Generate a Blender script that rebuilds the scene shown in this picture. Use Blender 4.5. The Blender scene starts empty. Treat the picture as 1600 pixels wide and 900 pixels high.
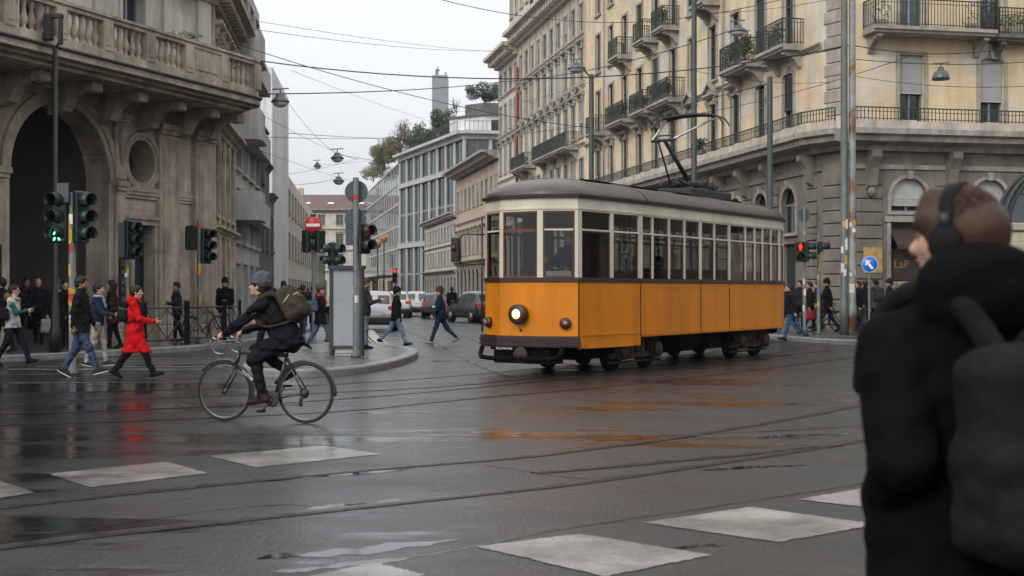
import bpy, bmesh, math, random
import numpy as np
from mathutils import Vector, Matrix

random.seed(7)
RNG = np.random.RandomState(11)
SC = bpy.context.scene
COL = SC.collection
R = math.radians
CAM_H = 1.5
HZ = 455.0            # image row of the horizon in the 1600x900 photograph
FPX = 2000.0          # focal length in photograph pixels


def gp(px, py):
    """ground point seen at a pixel of the photograph"""
    d = CAM_H * FPX / (py - HZ)
    return ((px - 800.0) / FPX * d, d)


def at(px, py, d):
    """point at depth d seen at a pixel"""
    return Vector(((px - 800.0) / FPX * d, d, CAM_H + (HZ - py) / FPX * d))


# ------------------------------------------------------------------ scene objects
def tag(o, label=None, cat=None, group=None, kind=None):
    if label: o['label'] = label
    if cat: o['category'] = cat
    if group: o['group'] = group
    if kind: o['kind'] = kind
    return o


def empty(name, loc=(0, 0, 0), rz=0.0):
    o = bpy.data.objects.new(name, None)
    o.empty_display_size = 0.2
    COL.objects.link(o)
    o.location = loc
    o.rotation_euler = (0, 0, rz)
    return o


def thing(name, label, cat, loc=(0, 0, 0), rz=0.0, group=None):
    return tag(empty(name, loc, rz), label, cat, group)


def link_mesh(name, me, parent=None, mtx=None):
    o = bpy.data.objects.new(name, me)
    COL.objects.link(o)
    if parent is not None: o.parent = parent
    if mtx is not None: o.matrix_local = mtx
    return o


def copy_tree(o, parent=None):
    c = o.copy()
    COL.objects.link(c)
    if parent is not None: c.parent = parent
    for ch in list(o.children):
        copy_tree(ch, c)
    return c


def frame(o, u):
    """facade frame: x to the right seen from outside, y into the wall, z up"""
    u = Vector((u[0], u[1], 0)).normalized()
    y = Vector((-u.y, u.x, 0))
    m = Matrix.Identity(4)
    m.col[0] = (u.x, u.y, 0, 0)
    m.col[1] = (y.x, y.y, 0, 0)
    m.col[3] = (o[0], o[1], o[2] if len(o) > 2 else 0, 1)
    return m


def T(x, y, z, rz=0.0):
    return Matrix.Translation((x, y, z)) @ Matrix.Rotation(rz, 4, 'Z')


class MB:
    """collects shapes for ONE mesh object"""
    def __init__(s):
        s.v = []; s.f = []; s.m = []; s.s = []; s.M = None

    def add(s, vs, fs, mi=0, smooth=False):
        b = len(s.v)
        if s.M is not None:
            vs = [s.M @ Vector(p) for p in vs]
        s.v.extend([tuple(p) for p in vs])
        for f in fs:
            s.f.append(tuple(i + b for i in f)); s.m.append(mi); s.s.append(smooth)

    def box(s, x0, x1, y0, y1, z0, z1, mi=0):
        s.add([(x0, y0, z0), (x1, y0, z0), (x1, y1, z0), (x0, y1, z0), (x0, y0, z1), (x1, y0, z1), (x1, y1, z1), (x0, y1, z1)],
              [(0, 3, 2, 1), (4, 5, 6, 7), (0, 1, 5, 4), (1, 2, 6, 5), (2, 3, 7, 6), (3, 0, 4, 7)], mi)

    def bbox(s, x0, x1, y0, y1, z0, z1, b=0.01, mi=0):
        """box with chamfered vertical and horizontal edges"""
        P = []
        for z, i in ((z0, b), (z0 + b, 0), (z1 - b, 0), (z1, b)):
            a, c, d, e = x0 + i, x1 - i, y0 + i, y1 - i
            P += [(a + b, d, z), (c - b, d, z), (c, d + b, z), (c, e - b, z), (c - b, e, z), (a + b, e, z), (a, e - b, z), (a, d + b, z)]
        F = [tuple(range(7, -1, -1)), tuple(range(24, 32))]
        for k in range(3):
            for i in range(8):
                j = (i + 1) % 8
                F.append((k * 8 + i, k * 8 + j, k * 8 + 8 + j, k * 8 + 8 + i))
        s.add(P, F, mi)

    def tube(s, pts, r, n=8, mi=0, caps=True, closed=False, smooth=True):
        pts = [Vector(p) for p in pts]
        m = len(pts)
        rs = r if isinstance(r, (list, tuple)) else [r] * m
        P = []; F = []
        up = None
        for i, p in enumerate(pts):
            if closed:
                t = pts[(i + 1) % m] - pts[i - 1]
            else:
                t = pts[min(i + 1, m - 1)] - pts[max(i - 1, 0)]
            t = t.normalized() if t.length > 1e-9 else Vector((0, 0, 1))
            if up is None:
                a = Vector((0, 0, 1)) if abs(t.z) < 0.9 else Vector((1, 0, 0))
                up = (a - t * a.dot(t)).normalized()
            else:
                up = up - t * up.dot(t)
                up = up.normalized() if up.length > 1e-6 else t.orthogonal().normalized()
            w = t.cross(up)
            for k in range(n):
                an = 2 * math.pi * k / n
                P.append(p + (up * math.cos(an) + w * math.sin(an)) * rs[i])
        e = m if closed else m - 1
        for i in range(e):
            a = i * n; b = ((i + 1) % m) * n
            for k in range(n):
                j = (k + 1) % n
                F.append((a + k, a + j, b + j, b + k))
        if caps and not closed:
            F.append(tuple(range(n - 1, -1, -1)))
            F.append(tuple((m - 1) * n + k for k in range(n)))
        s.add(P, F, mi, smooth)

    def lathe(s, prof, o=(0, 0, 0), ax=(0, 0, 1), n=16, mi=0, smooth=True, a0=0.0, a1=2 * math.pi, cap=True):
        """prof: list of (radius, distance along axis)"""
        ax = Vector(ax).normalized(); o = Vector(o)
        a = Vector((1, 0, 0)) if abs(ax.x) < 0.9 else Vector((0, 0, 1))
        e1 = (a - ax * a.dot(ax)).normalized(); e2 = ax.cross(e1)
        P = []; F = []
        full = abs(a1 - a0 - 2 * math.pi) < 1e-6
        nn = n if full else n + 1
        for r, d in prof:
            for k in range(nn):
                an = a0 + (a1 - a0) * k / n
                P.append(o + ax * d + (e1 * math.cos(an) + e2 * math.sin(an)) * r)
        for i in range(len(prof) - 1):
            for k in range(n):
                j = (k + 1) % nn if full else k + 1
                F.append((i * nn + k, i * nn + j, (i + 1) * nn + j, (i + 1) * nn + k))
        if full and cap:
            if prof[0][0] > 1e-6: F.append(tuple(range(n - 1, -1, -1)))
            if prof[-1][0] > 1e-6: F.append(tuple((len(prof) - 1) * n + k for k in range(n)))
        s.add(P, F, mi, smooth)

    def prism(s, poly, z0, z1, mi=0):
        """poly in xy, extruded in z"""
        n = len(poly)
        P = [(p[0], p[1], z0) for p in poly] + [(p[0], p[1], z1) for p in poly]
        F = [tuple(range(n - 1, -1, -1)), tuple(range(n, 2 * n))]
        F += [(i, (i + 1) % n, n + (i + 1) % n, n + i) for i in range(n)]
        s.add(P, F, mi)

    def vprism(s, poly, y0, y1, mi=0):
        """poly in xz, extruded in y"""
        n = len(poly)
        P = [(p[0], y0, p[1]) for p in poly] + [(p[0], y1, p[1]) for p in poly]
        F = [tuple(range(n)), tuple(range(2 * n - 1, n - 1, -1))]
        F += [((i + 1) % n, i, n + i, n + (i + 1) % n) for i in range(n)]
        s.add(P, F, mi)

    def sweep(s, prof, u0, u1, mi=0):
        """profile of (y, z) points extruded along x"""
        n = len(prof)
        P = [(u0, p[0], p[1]) for p in prof] + [(u1, p[0], p[1]) for p in prof]
        F = [tuple(range(n)), tuple(range(2 * n - 1, n - 1, -1))]
        F += [((i + 1) % n, i, n + i, n + (i + 1) % n) for i in range(n)]
        s.add(P, F, mi)

    def mesh(s, name, mats):
        me = bpy.data.meshes.new(name)
        me.from_pydata(s.v, [], s.f)
        for m in (mats if isinstance(mats, (list, tuple)) else [mats]):
            me.materials.append(m)
        me.polygons.foreach_set('material_index', s.m)
        me.polygons.foreach_set('use_smooth', s.s)
        me.update()
        return me

    def build(s, name, mats, parent=None, mtx=None):
        return link_mesh(name, s.mesh(name, mats), parent, mtx)


def recalc(o):
    bm = bmesh.new(); bm.from_mesh(o.data)
    bmesh.ops.recalc_face_normals(bm, faces=bm.faces)
    bm.to_mesh(o.data); bm.free()
    return o


# ------------------------------------------------------------------ materials
def nt(m): return m.node_tree.nodes, m.node_tree.links


def mat(name, col, rough=0.7, metal=0.0, var=0.12, vscale=2.0, bump=0.0, bscale=40.0, streak=0.0, spec=0.5,
        rand=0.0, patch=None, pscale=0.6, pcut=0.55, brick=None, emis=None, es=0.0, dirt=0.0, rvar=0.1, sheen=0.0, coat=0.0, local=False):
    m = bpy.data.materials.new(name); m.use_nodes = True
    N, L = nt(m)
    b = N['Principled BSDF']
    b.inputs['Roughness'].default_value = rough
    b.inputs['Metallic'].default_value = metal
    b.inputs['Specular IOR Level'].default_value = spec
    if sheen: b.inputs['Sheen Weight'].default_value = sheen
    if coat:
        b.inputs['Coat Weight'].default_value = coat; b.inputs['Coat Roughness'].default_value = 0.15
    if emis:
        b.inputs['Emission Color'].default_value = (*emis, 1); b.inputs['Emission Strength'].default_value = es
    if local:
        tc = N.new('ShaderNodeTexCoord'); P = tc.outputs['Object']
    else:
        P = N.new('ShaderNodeNewGeometry').outputs['Position']

    def noise(scale, detail=5, stretch=None, rough=0.55):
        n = N.new('ShaderNodeTexNoise'); n.inputs['Scale'].default_value = scale; n.inputs['Detail'].default_value = detail
        n.inputs['Roughness'].default_value = rough
        if stretch:
            mp = N.new('ShaderNodeMapping'); mp.inputs['Scale'].default_value = stretch
            L.new(P, mp.inputs['Vector']); L.new(mp.outputs[0], n.inputs['Vector'])
        else:
            L.new(P, n.inputs['Vector'])
        return n.outputs['Fac']

    def ramp(src, a, b_, lo, hi):
        r = N.new('ShaderNodeMapRange'); r.inputs[1].default_value = a; r.inputs[2].default_value = b_
        r.inputs[3].default_value = lo; r.inputs[4].default_value = hi
        L.new(src, r.inputs[0]); return r.outputs[0]

    def mul(c, f):
        x = N.new('ShaderNodeVectorMath'); x.operation = 'SCALE'
        L.new(c, x.inputs[0]); L.new(f, x.inputs['Scale']); return x.outputs[0]

    def mix(f, a, c):
        x = N.new('ShaderNodeMix'); x.data_type = 'RGBA'
        L.new(f, x.inputs[0]); L.new(a, x.inputs[6])
        if isinstance(c, tuple): x.inputs[7].default_value = (*c, 1)
        else: L.new(c, x.inputs[7])
        return x.outputs[2]
    rgb = N.new('ShaderNodeRGB'); rgb.outputs[0].default_value = (*col, 1)
    c = rgb.outputs[0]
    nA = None
    if patch is not None:
        c = mix(ramp(noise(pscale, 6), pcut, pcut + 0.08, 0, 1), c, patch)
    if var:
        nA = noise(vscale, 6)
        c = mul(c, ramp(nA, 0.3, 0.7, 1 - var, 1 + var))
    bheight = None
    if brick:
        tc = N.new('ShaderNodeTexCoord'); sp = N.new('ShaderNodeSeparateXYZ'); cb = N.new('ShaderNodeCombineXYZ')
        L.new(tc.outputs['Object'], sp.inputs[0]); L.new(sp.outputs[0], cb.inputs[0]); L.new(sp.outputs[2], cb.inputs[1])
        bt = N.new('ShaderNodeTexBrick'); bt.inputs['Scale'].default_value = 1.0
        bt.inputs['Brick Width'].default_value = brick[0]; bt.inputs['Row Height'].default_value = brick[1]
        bt.inputs['Mortar Size'].default_value = brick[2]; bt.inputs['Mortar Smooth'].default_value = 0.3
        bt.inputs['Color1'].default_value = (1, 1, 1, 1); q_ = brick[3] if len(brick) > 3 else 0.82; bt.inputs['Color2'].default_value = (q_, q_, q_, 1)
        q_ = brick[4] if len(brick) > 4 else 0.5; bt.inputs['Mortar'].default_value = (q_, q_, q_, 1)
        L.new(cb.outputs[0], bt.inputs['Vector'])
        x = N.new('ShaderNodeMix'); x.data_type = 'RGBA'; x.blend_type = 'MULTIPLY'; x.inputs[0].default_value = 1.0
        L.new(c, x.inputs[6]); L.new(bt.outputs['Color'], x.inputs[7]); c = x.outputs[2]
        bheight = bt.outputs['Fac']
    if streak:
        s1 = noise(1.0, 6, (2.2, 2.2, 0.22), 0.65)
        c = mul(c, ramp(s1, 0.42, 0.72, 1.0, 1 - streak))
    if dirt:
        c = mul(c, ramp(noise(0.35, 8, None, 0.7), 0.4, 0.65, 1.0, 1 - dirt))
    if rand:
        oi = N.new('ShaderNodeObjectInfo'); c = mul(c, ramp(oi.outputs['Random'], 0, 1, 1 - rand, 1 + rand))
    L.new(c, b.inputs['Base Color'])
    if rvar and nA is not None:
        L.new(ramp(nA, 0.3, 0.7, max(rough - rvar, 0.02), min(rough + rvar, 1)), b.inputs['Roughness'])
    if bump or bheight is not None:
        bp = N.new('ShaderNodeBump'); bp.inputs['Distance'].default_value = 0.02
        bp.inputs['Strength'].default_value = bump if bump else 0.3
        h = noise(bscale, 6)
        if bheight is not None:
            a = N.new('ShaderNodeMath'); a.operation = 'MULTIPLY_ADD'; a.inputs[1].default_value = -1.2
            L.new(bheight, a.inputs[0]); L.new(h, a.inputs[2]); h = a.outputs[0]
        L.new(h, bp.inputs['Height']); L.new(bp.outputs[0], b.inputs['Normal'])
    return m


def glass_mat(name, col=(0.9, 0.95, 0.95), alpha=0.25, rough=0.03):
    """thin window glass: part mirror, part see-through"""
    m = bpy.data.materials.new(name); m.use_nodes = True
    N, L = nt(m); N.remove(N['Principled BSDF'])
    out = [n for n in N if n.type == 'OUTPUT_MATERIAL'][0]
    g = N.new('ShaderNodeBsdfGlossy'); g.inputs['Roughness'].default_value = rough
    t = N.new('ShaderNodeBsdfTransparent'); t.inputs['Color'].default_value = (*col, 1)
    f = N.new('ShaderNodeFresnel'); f.inputs['IOR'].default_value = 1.5
    mx = N.new('ShaderNodeMixShader')
    a = N.new('ShaderNodeMath'); a.operation = 'MULTIPLY_ADD'; a.inputs[1].default_value = 1.3; a.inputs[2].default_value = alpha * 0.1
    a.use_clamp = True
    L.new(f.outputs[0], a.inputs[0]); L.new(a.outputs[0], mx.inputs[0]); L.new(t.outputs[0], mx.inputs[1]); L.new(g.outputs[0], mx.inputs[2])
    L.new(mx.outputs[0], out.inputs['Surface'])
    return m


MT = {}
def mk(name, *a, **k):
    MT[name] = mat(name, *a, **k); return MT[name]


mk('dark_metal', (0.03, 0.033, 0.035), 0.5, 0.3, bump=0.1)
mk('black_metal', (0.012, 0.012, 0.013), 0.45, 0.2)
mk('steel', (0.42, 0.42, 0.42), 0.3, 0.9, var=0.2, vscale=9)
mk('chrome', (0.6, 0.6, 0.6), 0.15, 1.0, var=0.05)
mk('rubber', (0.008, 0.008, 0.008), 0.75, spec=0.15, bump=0.2, bscale=90)
mk('grey_pole', (0.105, 0.115, 0.12), 0.5, 0.25, var=0.25, vscale=5, streak=0.3, bump=0.1)
mk('sign_back', (0.075, 0.085, 0.095), 0.5, 0.3, var=0.2, vscale=6, streak=0.2)
mk('signal_green', (0.004, 0.017, 0.015), 0.4, 0.0, var=0.2, vscale=8, streak=0.2, spec=0.4)
mk('lens_dark', (0.01, 0.014, 0.012), 0.2, 0.0, var=0)
mk('lens_red', (0.25, 0.01, 0.01), 0.2, var=0, emis=(1.0, 0.03, 0.02), es=2.0)
mk('lens_dim_red', (0.2, 0.008, 0.008), 0.3, var=0, emis=(1.0, 0.03, 0.02), es=0.12)
mk('lens_green', (0.05, 0.4, 0.25), 0.2, var=0, emis=(0.16, 1.0, 0.6), es=5.0)
mk('paint_white', (0.62, 0.61, 0.58), 0.45, var=0.2, vscale=3)
mk('sign_white', (0.8, 0.8, 0.8), 0.4, var=0.06)
mk('sign_red', (0.5, 0.02, 0.02), 0.4, var=0.1)
mk('sign_blue', (0.015, 0.15, 0.60), 0.4, var=0.1)
mk('sticker_yellow', (0.55, 0.32, 0.02), 0.6, var=0.3, vscale=20)
mk('rail_steel', (0.085, 0.062, 0.046), 0.3, 0.8, var=0.3, vscale=5)
mk('groove_dark', (0.006, 0.006, 0.006), 0.5)
mk('paper', (0.6, 0.6, 0.62), 0.6, var=0.25, vscale=15)
mk('leaf', (0.045, 0.085, 0.02), 0.6, var=0.5, vscale=3, rand=0.2)
mk('leaf_olive', (0.12, 0.12, 0.035), 0.6, var=0.5, vscale=3)
mk('leaf_dark', (0.03, 0.05, 0.03), 0.7, var=0.5, vscale=2)
mk('twig', (0.09, 0.065, 0.05), 0.8)
mk('bark', (0.07, 0.055, 0.045), 0.9, bump=0.4, bscale=12)
mk('skin', (0.46, 0.27, 0.19), 0.5, var=0.1, vscale=25, rvar=0.05)
mk('skin_brown', (0.25, 0.13, 0.08), 0.5, var=0.1, vscale=25, rvar=0.05)
mk('eye', (0.01, 0.008, 0.006), 0.2, var=0)
mk('lip', (0.28, 0.09, 0.07), 0.5, var=0)
mk('pane', (0.016, 0.02, 0.022), 0.06, var=0.0, rand=0.7, spec=0.6)
mk('pane_bluish', (0.05, 0.075, 0.08), 0.06, var=0.0, rand=0.6, spec=0.9)
mk('pane_lit', (0.1, 0.06, 0.02), 0.2, var=0.6, vscale=1.5, emis=(1.0, 0.6, 0.2), es=0.35)
mk('shutter_grey', (0.42, 0.42, 0.41), 0.6, var=0.1, rand=0.15)
mk('shutter_dark', (0.06, 0.07, 0.065), 0.6, rand=0.4)
mk('sash_grey', (0.2, 0.22, 0.21), 0.6, rand=0.3)
mk('iron', (0.045, 0.052, 0.048), 0.55, 0.3)
mk('curtain', (0.4, 0.38, 0.34), 0.9, rand=0.4)
GLASS = glass_mat('clear_glass', (0.62, 0.64, 0.62), 0.1)
# ------------------------------------------------------------------ smooth solids (people, bags)
class Solid:
    def __init__(s): s.ops = []
    def cap(s, a, b, ra, rb, k=0.03, sq=None):
        """tapered capsule; sq = (unit dir, factor) flattens it along that direction"""
        s.ops.append(('cap', np.array(a, float), np.array(b, float), ra, rb, k, sq)); return s
    def ell(s, c, r, k=0.03, rot=None):
        s.ops.append(('ell', np.array(c, float), np.array(r, float), k, None if rot is None else np.array(rot, float))); return s
    def box(s, c, half, rr, k=0.02, rot=None):
        s.ops.append(('box', np.array(c, float), np.array(half, float), rr, k, None if rot is None else np.array(rot, float))); return s
    def cut_ell(s, c, r, k=0.01, rot=None):
        s.ops.append(('cut', np.array(c, float), np.array(r, float), k, None if rot is None else np.array(rot, float))); return s
    def cut_plane(s, p, n, k=0.005):
        s.ops.append(('pl', np.array(p, float), np.array(n, float), k)); return s

    def mesh(s, h, wr=0.0, seed=0, wl=(0.07, 0.2)):
        lo = np.full(3, 1e9); hi = -lo
        for o in s.ops:
            if o[0] == 'cap':
                r = max(o[3], o[4]) + 0.02
                for p in (o[1], o[2]): lo = np.minimum(lo, p - r); hi = np.maximum(hi, p + r)
            elif o[0] == 'ell':
                r = o[2].max() if o[4] is not None else o[2]
                lo = np.minimum(lo, o[1] - r - 0.02); hi = np.maximum(hi, o[1] + r + 0.02)
            elif o[0] == 'box':
                r = np.linalg.norm(o[2]) + o[3] if o[5] is not None else o[2] + o[3]
                lo = np.minimum(lo, o[1] - r - 0.01); hi = np.maximum(hi, o[1] + r + 0.01)
        lo -= 2 * h + wr; hi += 2 * h + wr
        n = np.ceil((hi - lo) / h).astype(int) + 1
        F = np.full(n, 1.0)
        ax = [lo[i] + h * np.arange(n[i]) for i in range(3)]

        def block(bl, bh):
            i0 = np.maximum(((bl - lo) / h).astype(int), 0); i1 = np.minimum(((bh - lo) / h).astype(int) + 2, n)
            sl = tuple(slice(i0[i], i1[i]) for i in range(3))
            g = np.stack(np.meshgrid(ax[0][sl[0]], ax[1][sl[1]], ax[2][sl[2]], indexing='ij'), -1)
            return sl, g
        for o in s.ops:
            t = o[0]
            if t == 'cap':
                a, b, ra, rb, k, sq = o[1:]
                m = max(ra, rb) + k + 3 * h
                sl, g = block(np.minimum(a, b) - m, np.maximum(a, b) + m)
                q = g - a; ba = b - a
                if sq is not None:
                    d = np.array(sq[0], float)
                    q = q + (q @ d)[..., None] * d * (sq[1] - 1)
                    ba = ba + (ba @ d) * d * (sq[1] - 1)
                tt = np.clip((q @ ba) / max(ba @ ba, 1e-9), 0, 1)
                dd = np.linalg.norm(q - tt[..., None] * ba, axis=-1) - (ra + (rb - ra) * tt)
            elif t in ('ell', 'cut'):
                c, r, k, rot = o[1:]
                m = r.max() + k + 3 * h
                sl, g = block(c - m, c + m)
                q = g - c
                if rot is not None: q = q @ rot
                k0 = np.linalg.norm(q / r, axis=-1); k1 = np.linalg.norm(q / (r * r), axis=-1)
                dd = k0 * (k0 - 1) / np.maximum(k1, 1e-6)
                dd = np.where(k0 < 1e-3, -r.min(), dd)
            elif t == 'box':
                c, hf, rr, k, rot = o[1:]
                m = np.linalg.norm(hf) + rr + k + 3 * h
                sl, g = block(c - m, c + m)
                q = g - c
                if rot is not None: q = q @ rot
                q = np.abs(q) - hf
                dd = np.linalg.norm(np.maximum(q, 0), axis=-1) + np.minimum(q.max(-1), 0) - rr
            else:
                p, nn, k = o[1:]
                sl = tuple(slice(0, n[i]) for i in range(3))
                dd = (ax[0] - p[0])[:, None, None] * nn[0] + (ax[1] - p[1])[None, :, None] * nn[1] + (ax[2] - p[2])[None, None, :] * nn[2]
                F = np.maximum(F, -dd); continue
            A = F[sl]
            if t == 'cut':
                F[sl] = np.maximum(A, -dd)
            else:
                hh = np.maximum(k - np.abs(A - dd), 0) / k
                F[sl] = np.minimum(A, dd) - hh * hh * k * 0.25
        if wr:
            rs = np.random.RandomState(seed)
            W = np.zeros(n)
            for i in range(7):
                d = rs.randn(3); d[2] *= 1.6; d /= np.linalg.norm(d)
                w = 2 * math.pi / rs.uniform(*wl)
                d2 = rs.randn(3) * 9
                ph = (ax[0] * d[0])[:, None, None] + (ax[1] * d[1])[None, :, None] + (ax[2] * d[2])[None, None, :]
                p2 = (ax[0] * d2[0])[:, None, None] + (ax[1] * d2[1])[None, :, None] + (ax[2] * d2[2])[None, None, :]
                W += np.sin(ph * w + 1.6 * np.sin(p2 + rs.uniform(0, 6)) + rs.uniform(0, 6)) * rs.uniform(0.5, 1)
            F = F + W * wr * 0.33
        return surfnet(F, lo, h)


def surfnet(F, lo, h):
    S = F < 0
    C = [(i, j, k) for i in (0, 1) for j in (0, 1) for k in (0, 1)]
    n = np.array(F.shape) - 1
    cnt = np.zeros(n, int)
    for i, j, k in C: cnt += S[i:i + n[0], j:j + n[1], k:k + n[2]]
    idx = np.argwhere((cnt > 0) & (cnt < 8))
    if len(idx) == 0: return np.zeros((0, 3)), []
    V = np.stack([F[idx[:, 0] + i, idx[:, 1] + j, idx[:, 2] + k] for i, j, k in C], 1)
    acc = np.zeros((len(idx), 3)); num = np.zeros(len(idx))
    Ca = np.array(C, float)
    for a in range(8):
        for b in range(a + 1, 8):
            if np.abs(Ca[a] - Ca[b]).sum() != 1: continue
            m = (V[:, a] < 0) != (V[:, b] < 0)
            t = V[:, a] / np.where(m, V[:, a] - V[:, b], 1)
            acc += np.where(m[:, None], Ca[a] + t[:, None] * (Ca[b] - Ca[a]), 0); num += m
    P = lo + h * (idx + acc / num[:, None])
    ID = np.full(n, -1); ID[tuple(idx.T)] = np.arange(len(idx))
    faces = []
    for axn in range(3):
        o1, o2 = [(1, 2), (2, 0), (0, 1)][axn]
        e = [0, 0, 0]; e[axn] = 1
        sh = np.array(F.shape)
        A = S[tuple(slice(0, sh[i] - e[i]) for i in range(3))]; B = S[tuple(slice(e[i], sh[i]) for i in range(3))]
        ed = np.argwhere(A != B)
        ed = ed[(ed[:, o1] > 0) & (ed[:, o2] > 0) & (ed[:, o1] < n[o1]) & (ed[:, o2] < n[o2])]
        if len(ed) == 0: continue
        fl = A[tuple(ed.T)]
        d1 = np.zeros(3, int); d1[o1] = 1; d2 = np.zeros(3, int); d2[o2] = 1
        q = np.stack([ID[tuple((ed - d1 - d2).T)], ID[tuple((ed - d2).T)], ID[tuple(ed.T)], ID[tuple((ed - d1).T)]], 1)
        q = np.where(fl[:, None], q, q[:, ::-1])
        faces.append(q[(q >= 0).all(1)])
    return P, np.concatenate(faces)


def solid_obj(name, sol, h, mats, parent=None, wr=0.0, seed=0, extra=None, wl=(0.07, 0.2)):
    P, Fc = sol.mesh(h, wr, seed, wl)
    me = bpy.data.meshes.new(name)
    vs = P.tolist(); fs = Fc.tolist() if len(P) else []
    if extra is not None:
        b = len(vs); vs += [tuple(v) for v in extra.v]; fs += [tuple(i + b for i in f) for f in extra.f]
    me.from_pydata(vs, [], fs)
    for m in (mats if isinstance(mats, (list, tuple)) else [mats]): me.materials.append(m)
    me.polygons.foreach_set('use_smooth', [True] * len(me.polygons))
    me.update()
    return link_mesh(name, me, parent)


# ------------------------------------------------------------------ people
def rotm(ax, deg):
    return np.array(Matrix.Rotation(R(deg), 3, ax))


def ik(a, tgt, l1, l2, hint):
    a = np.array(a, float); tgt = np.array(tgt, float); d = tgt - a; L = np.linalg.norm(d)
    L2 = min(L, (l1 + l2) * 0.999); d = d / L
    x = (l1 * l1 - l2 * l2 + L2 * L2) / (2 * L2); y = math.sqrt(max(l1 * l1 - x * x, 0))
    hv = np.array(hint, float); hv = hv - d * (hv @ d); hv /= max(np.linalg.norm(hv), 1e-6)
    return a + d * x + hv * y, a + d * L2


def hand_fingers(eb, wrist, fdir, side, curl, s, flip=1, n=5):
    """five separate bent fingers as short tubes rooted in the palm"""
    f = Vector(fdir).normalized(); sd = Vector(side).normalized()
    sd = (sd - f * sd.dot(f)).normalized()
    nrm = f.cross(sd).normalized() * flip
    w = Vector(wrist)
    for i, (off, ln) in enumerate(((-0.030, 0.066), (-0.010, 0.078), (0.010, 0.073), (0.029, 0.056))):
        p = w + f * 0.075 * s + sd * off * s
        pts = [p]; a = 0.0; d = f
        for j, q in enumerate((0.45, 0.32, 0.23)):
            a += curl * (0.8 if j == 0 else 1.0)
            d = f * math.cos(a) + nrm * math.sin(a)
            pts.append(pts[-1] + d * ln * q * s)
        eb.tube(pts, [0.0095 * s, 0.009 * s, 0.0082 * s, 0.006 * s], n)
    p = w + f * 0.025 * s - sd * 0.028 * s
    d1 = (f * 0.6 - sd * 0.75 + nrm * 0.3).normalized(); d2 = (f * 0.9 - sd * 0.3 + nrm * 0.45 * (1 + curl)).normalized()
    eb.tube([p, p + d1 * 0.035 * s, p + d1 * 0.035 * s + d2 * 0.04 * s], [0.012 * s, 0.011 * s, 0.008 * s], n)


CLOTH = {}
def cloth(col, rough=0.85, wet=False, nm='fabric'):
    key = (tuple(round(c, 3) for c in col), rough)
    if key not in CLOTH:
        CLOTH[key] = mat('%s_%d' % (nm, len(CLOTH)), col, rough, var=0.28, vscale=9, bump=0.75, bscale=17, spec=0.04)
    return CLOTH[key]


HAIRM = {}
def hairm(col):
    k = tuple(col)
    if k not in HAIRM: HAIRM[k] = mat('hair_%d' % len(HAIRM), col, 0.5, var=0.35, vscale=45, bump=0.3, bscale=160, spec=0.25)
    return HAIRM[k]


WALK = dict(Lth=24, Lkn=4, Rth=-22, Rkn=16, Lfp=14, Rfp=-28, Lsh=-20, Lel=14, Rsh=22, Rel=22)
WALK2 = dict(Rth=24, Rkn=4, Lth=-22, Lkn=16, Rfp=14, Lfp=-28, Rsh=-20, Rel=14, Lsh=22, Lel=22)
STEP = dict(Lth=13, Lkn=4, Rth=-10, Rkn=12, Lfp=5, Rfp=-12, Lsh=-8, Lel=12, Rsh=10, Rel=15)
STAND = dict(Lth=2, Lkn=2, Rth=-2, Rkn=2, Lfp=0, Rfp=0, Lsh=2, Lel=12, Rsh=4, Rel=10)


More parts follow.
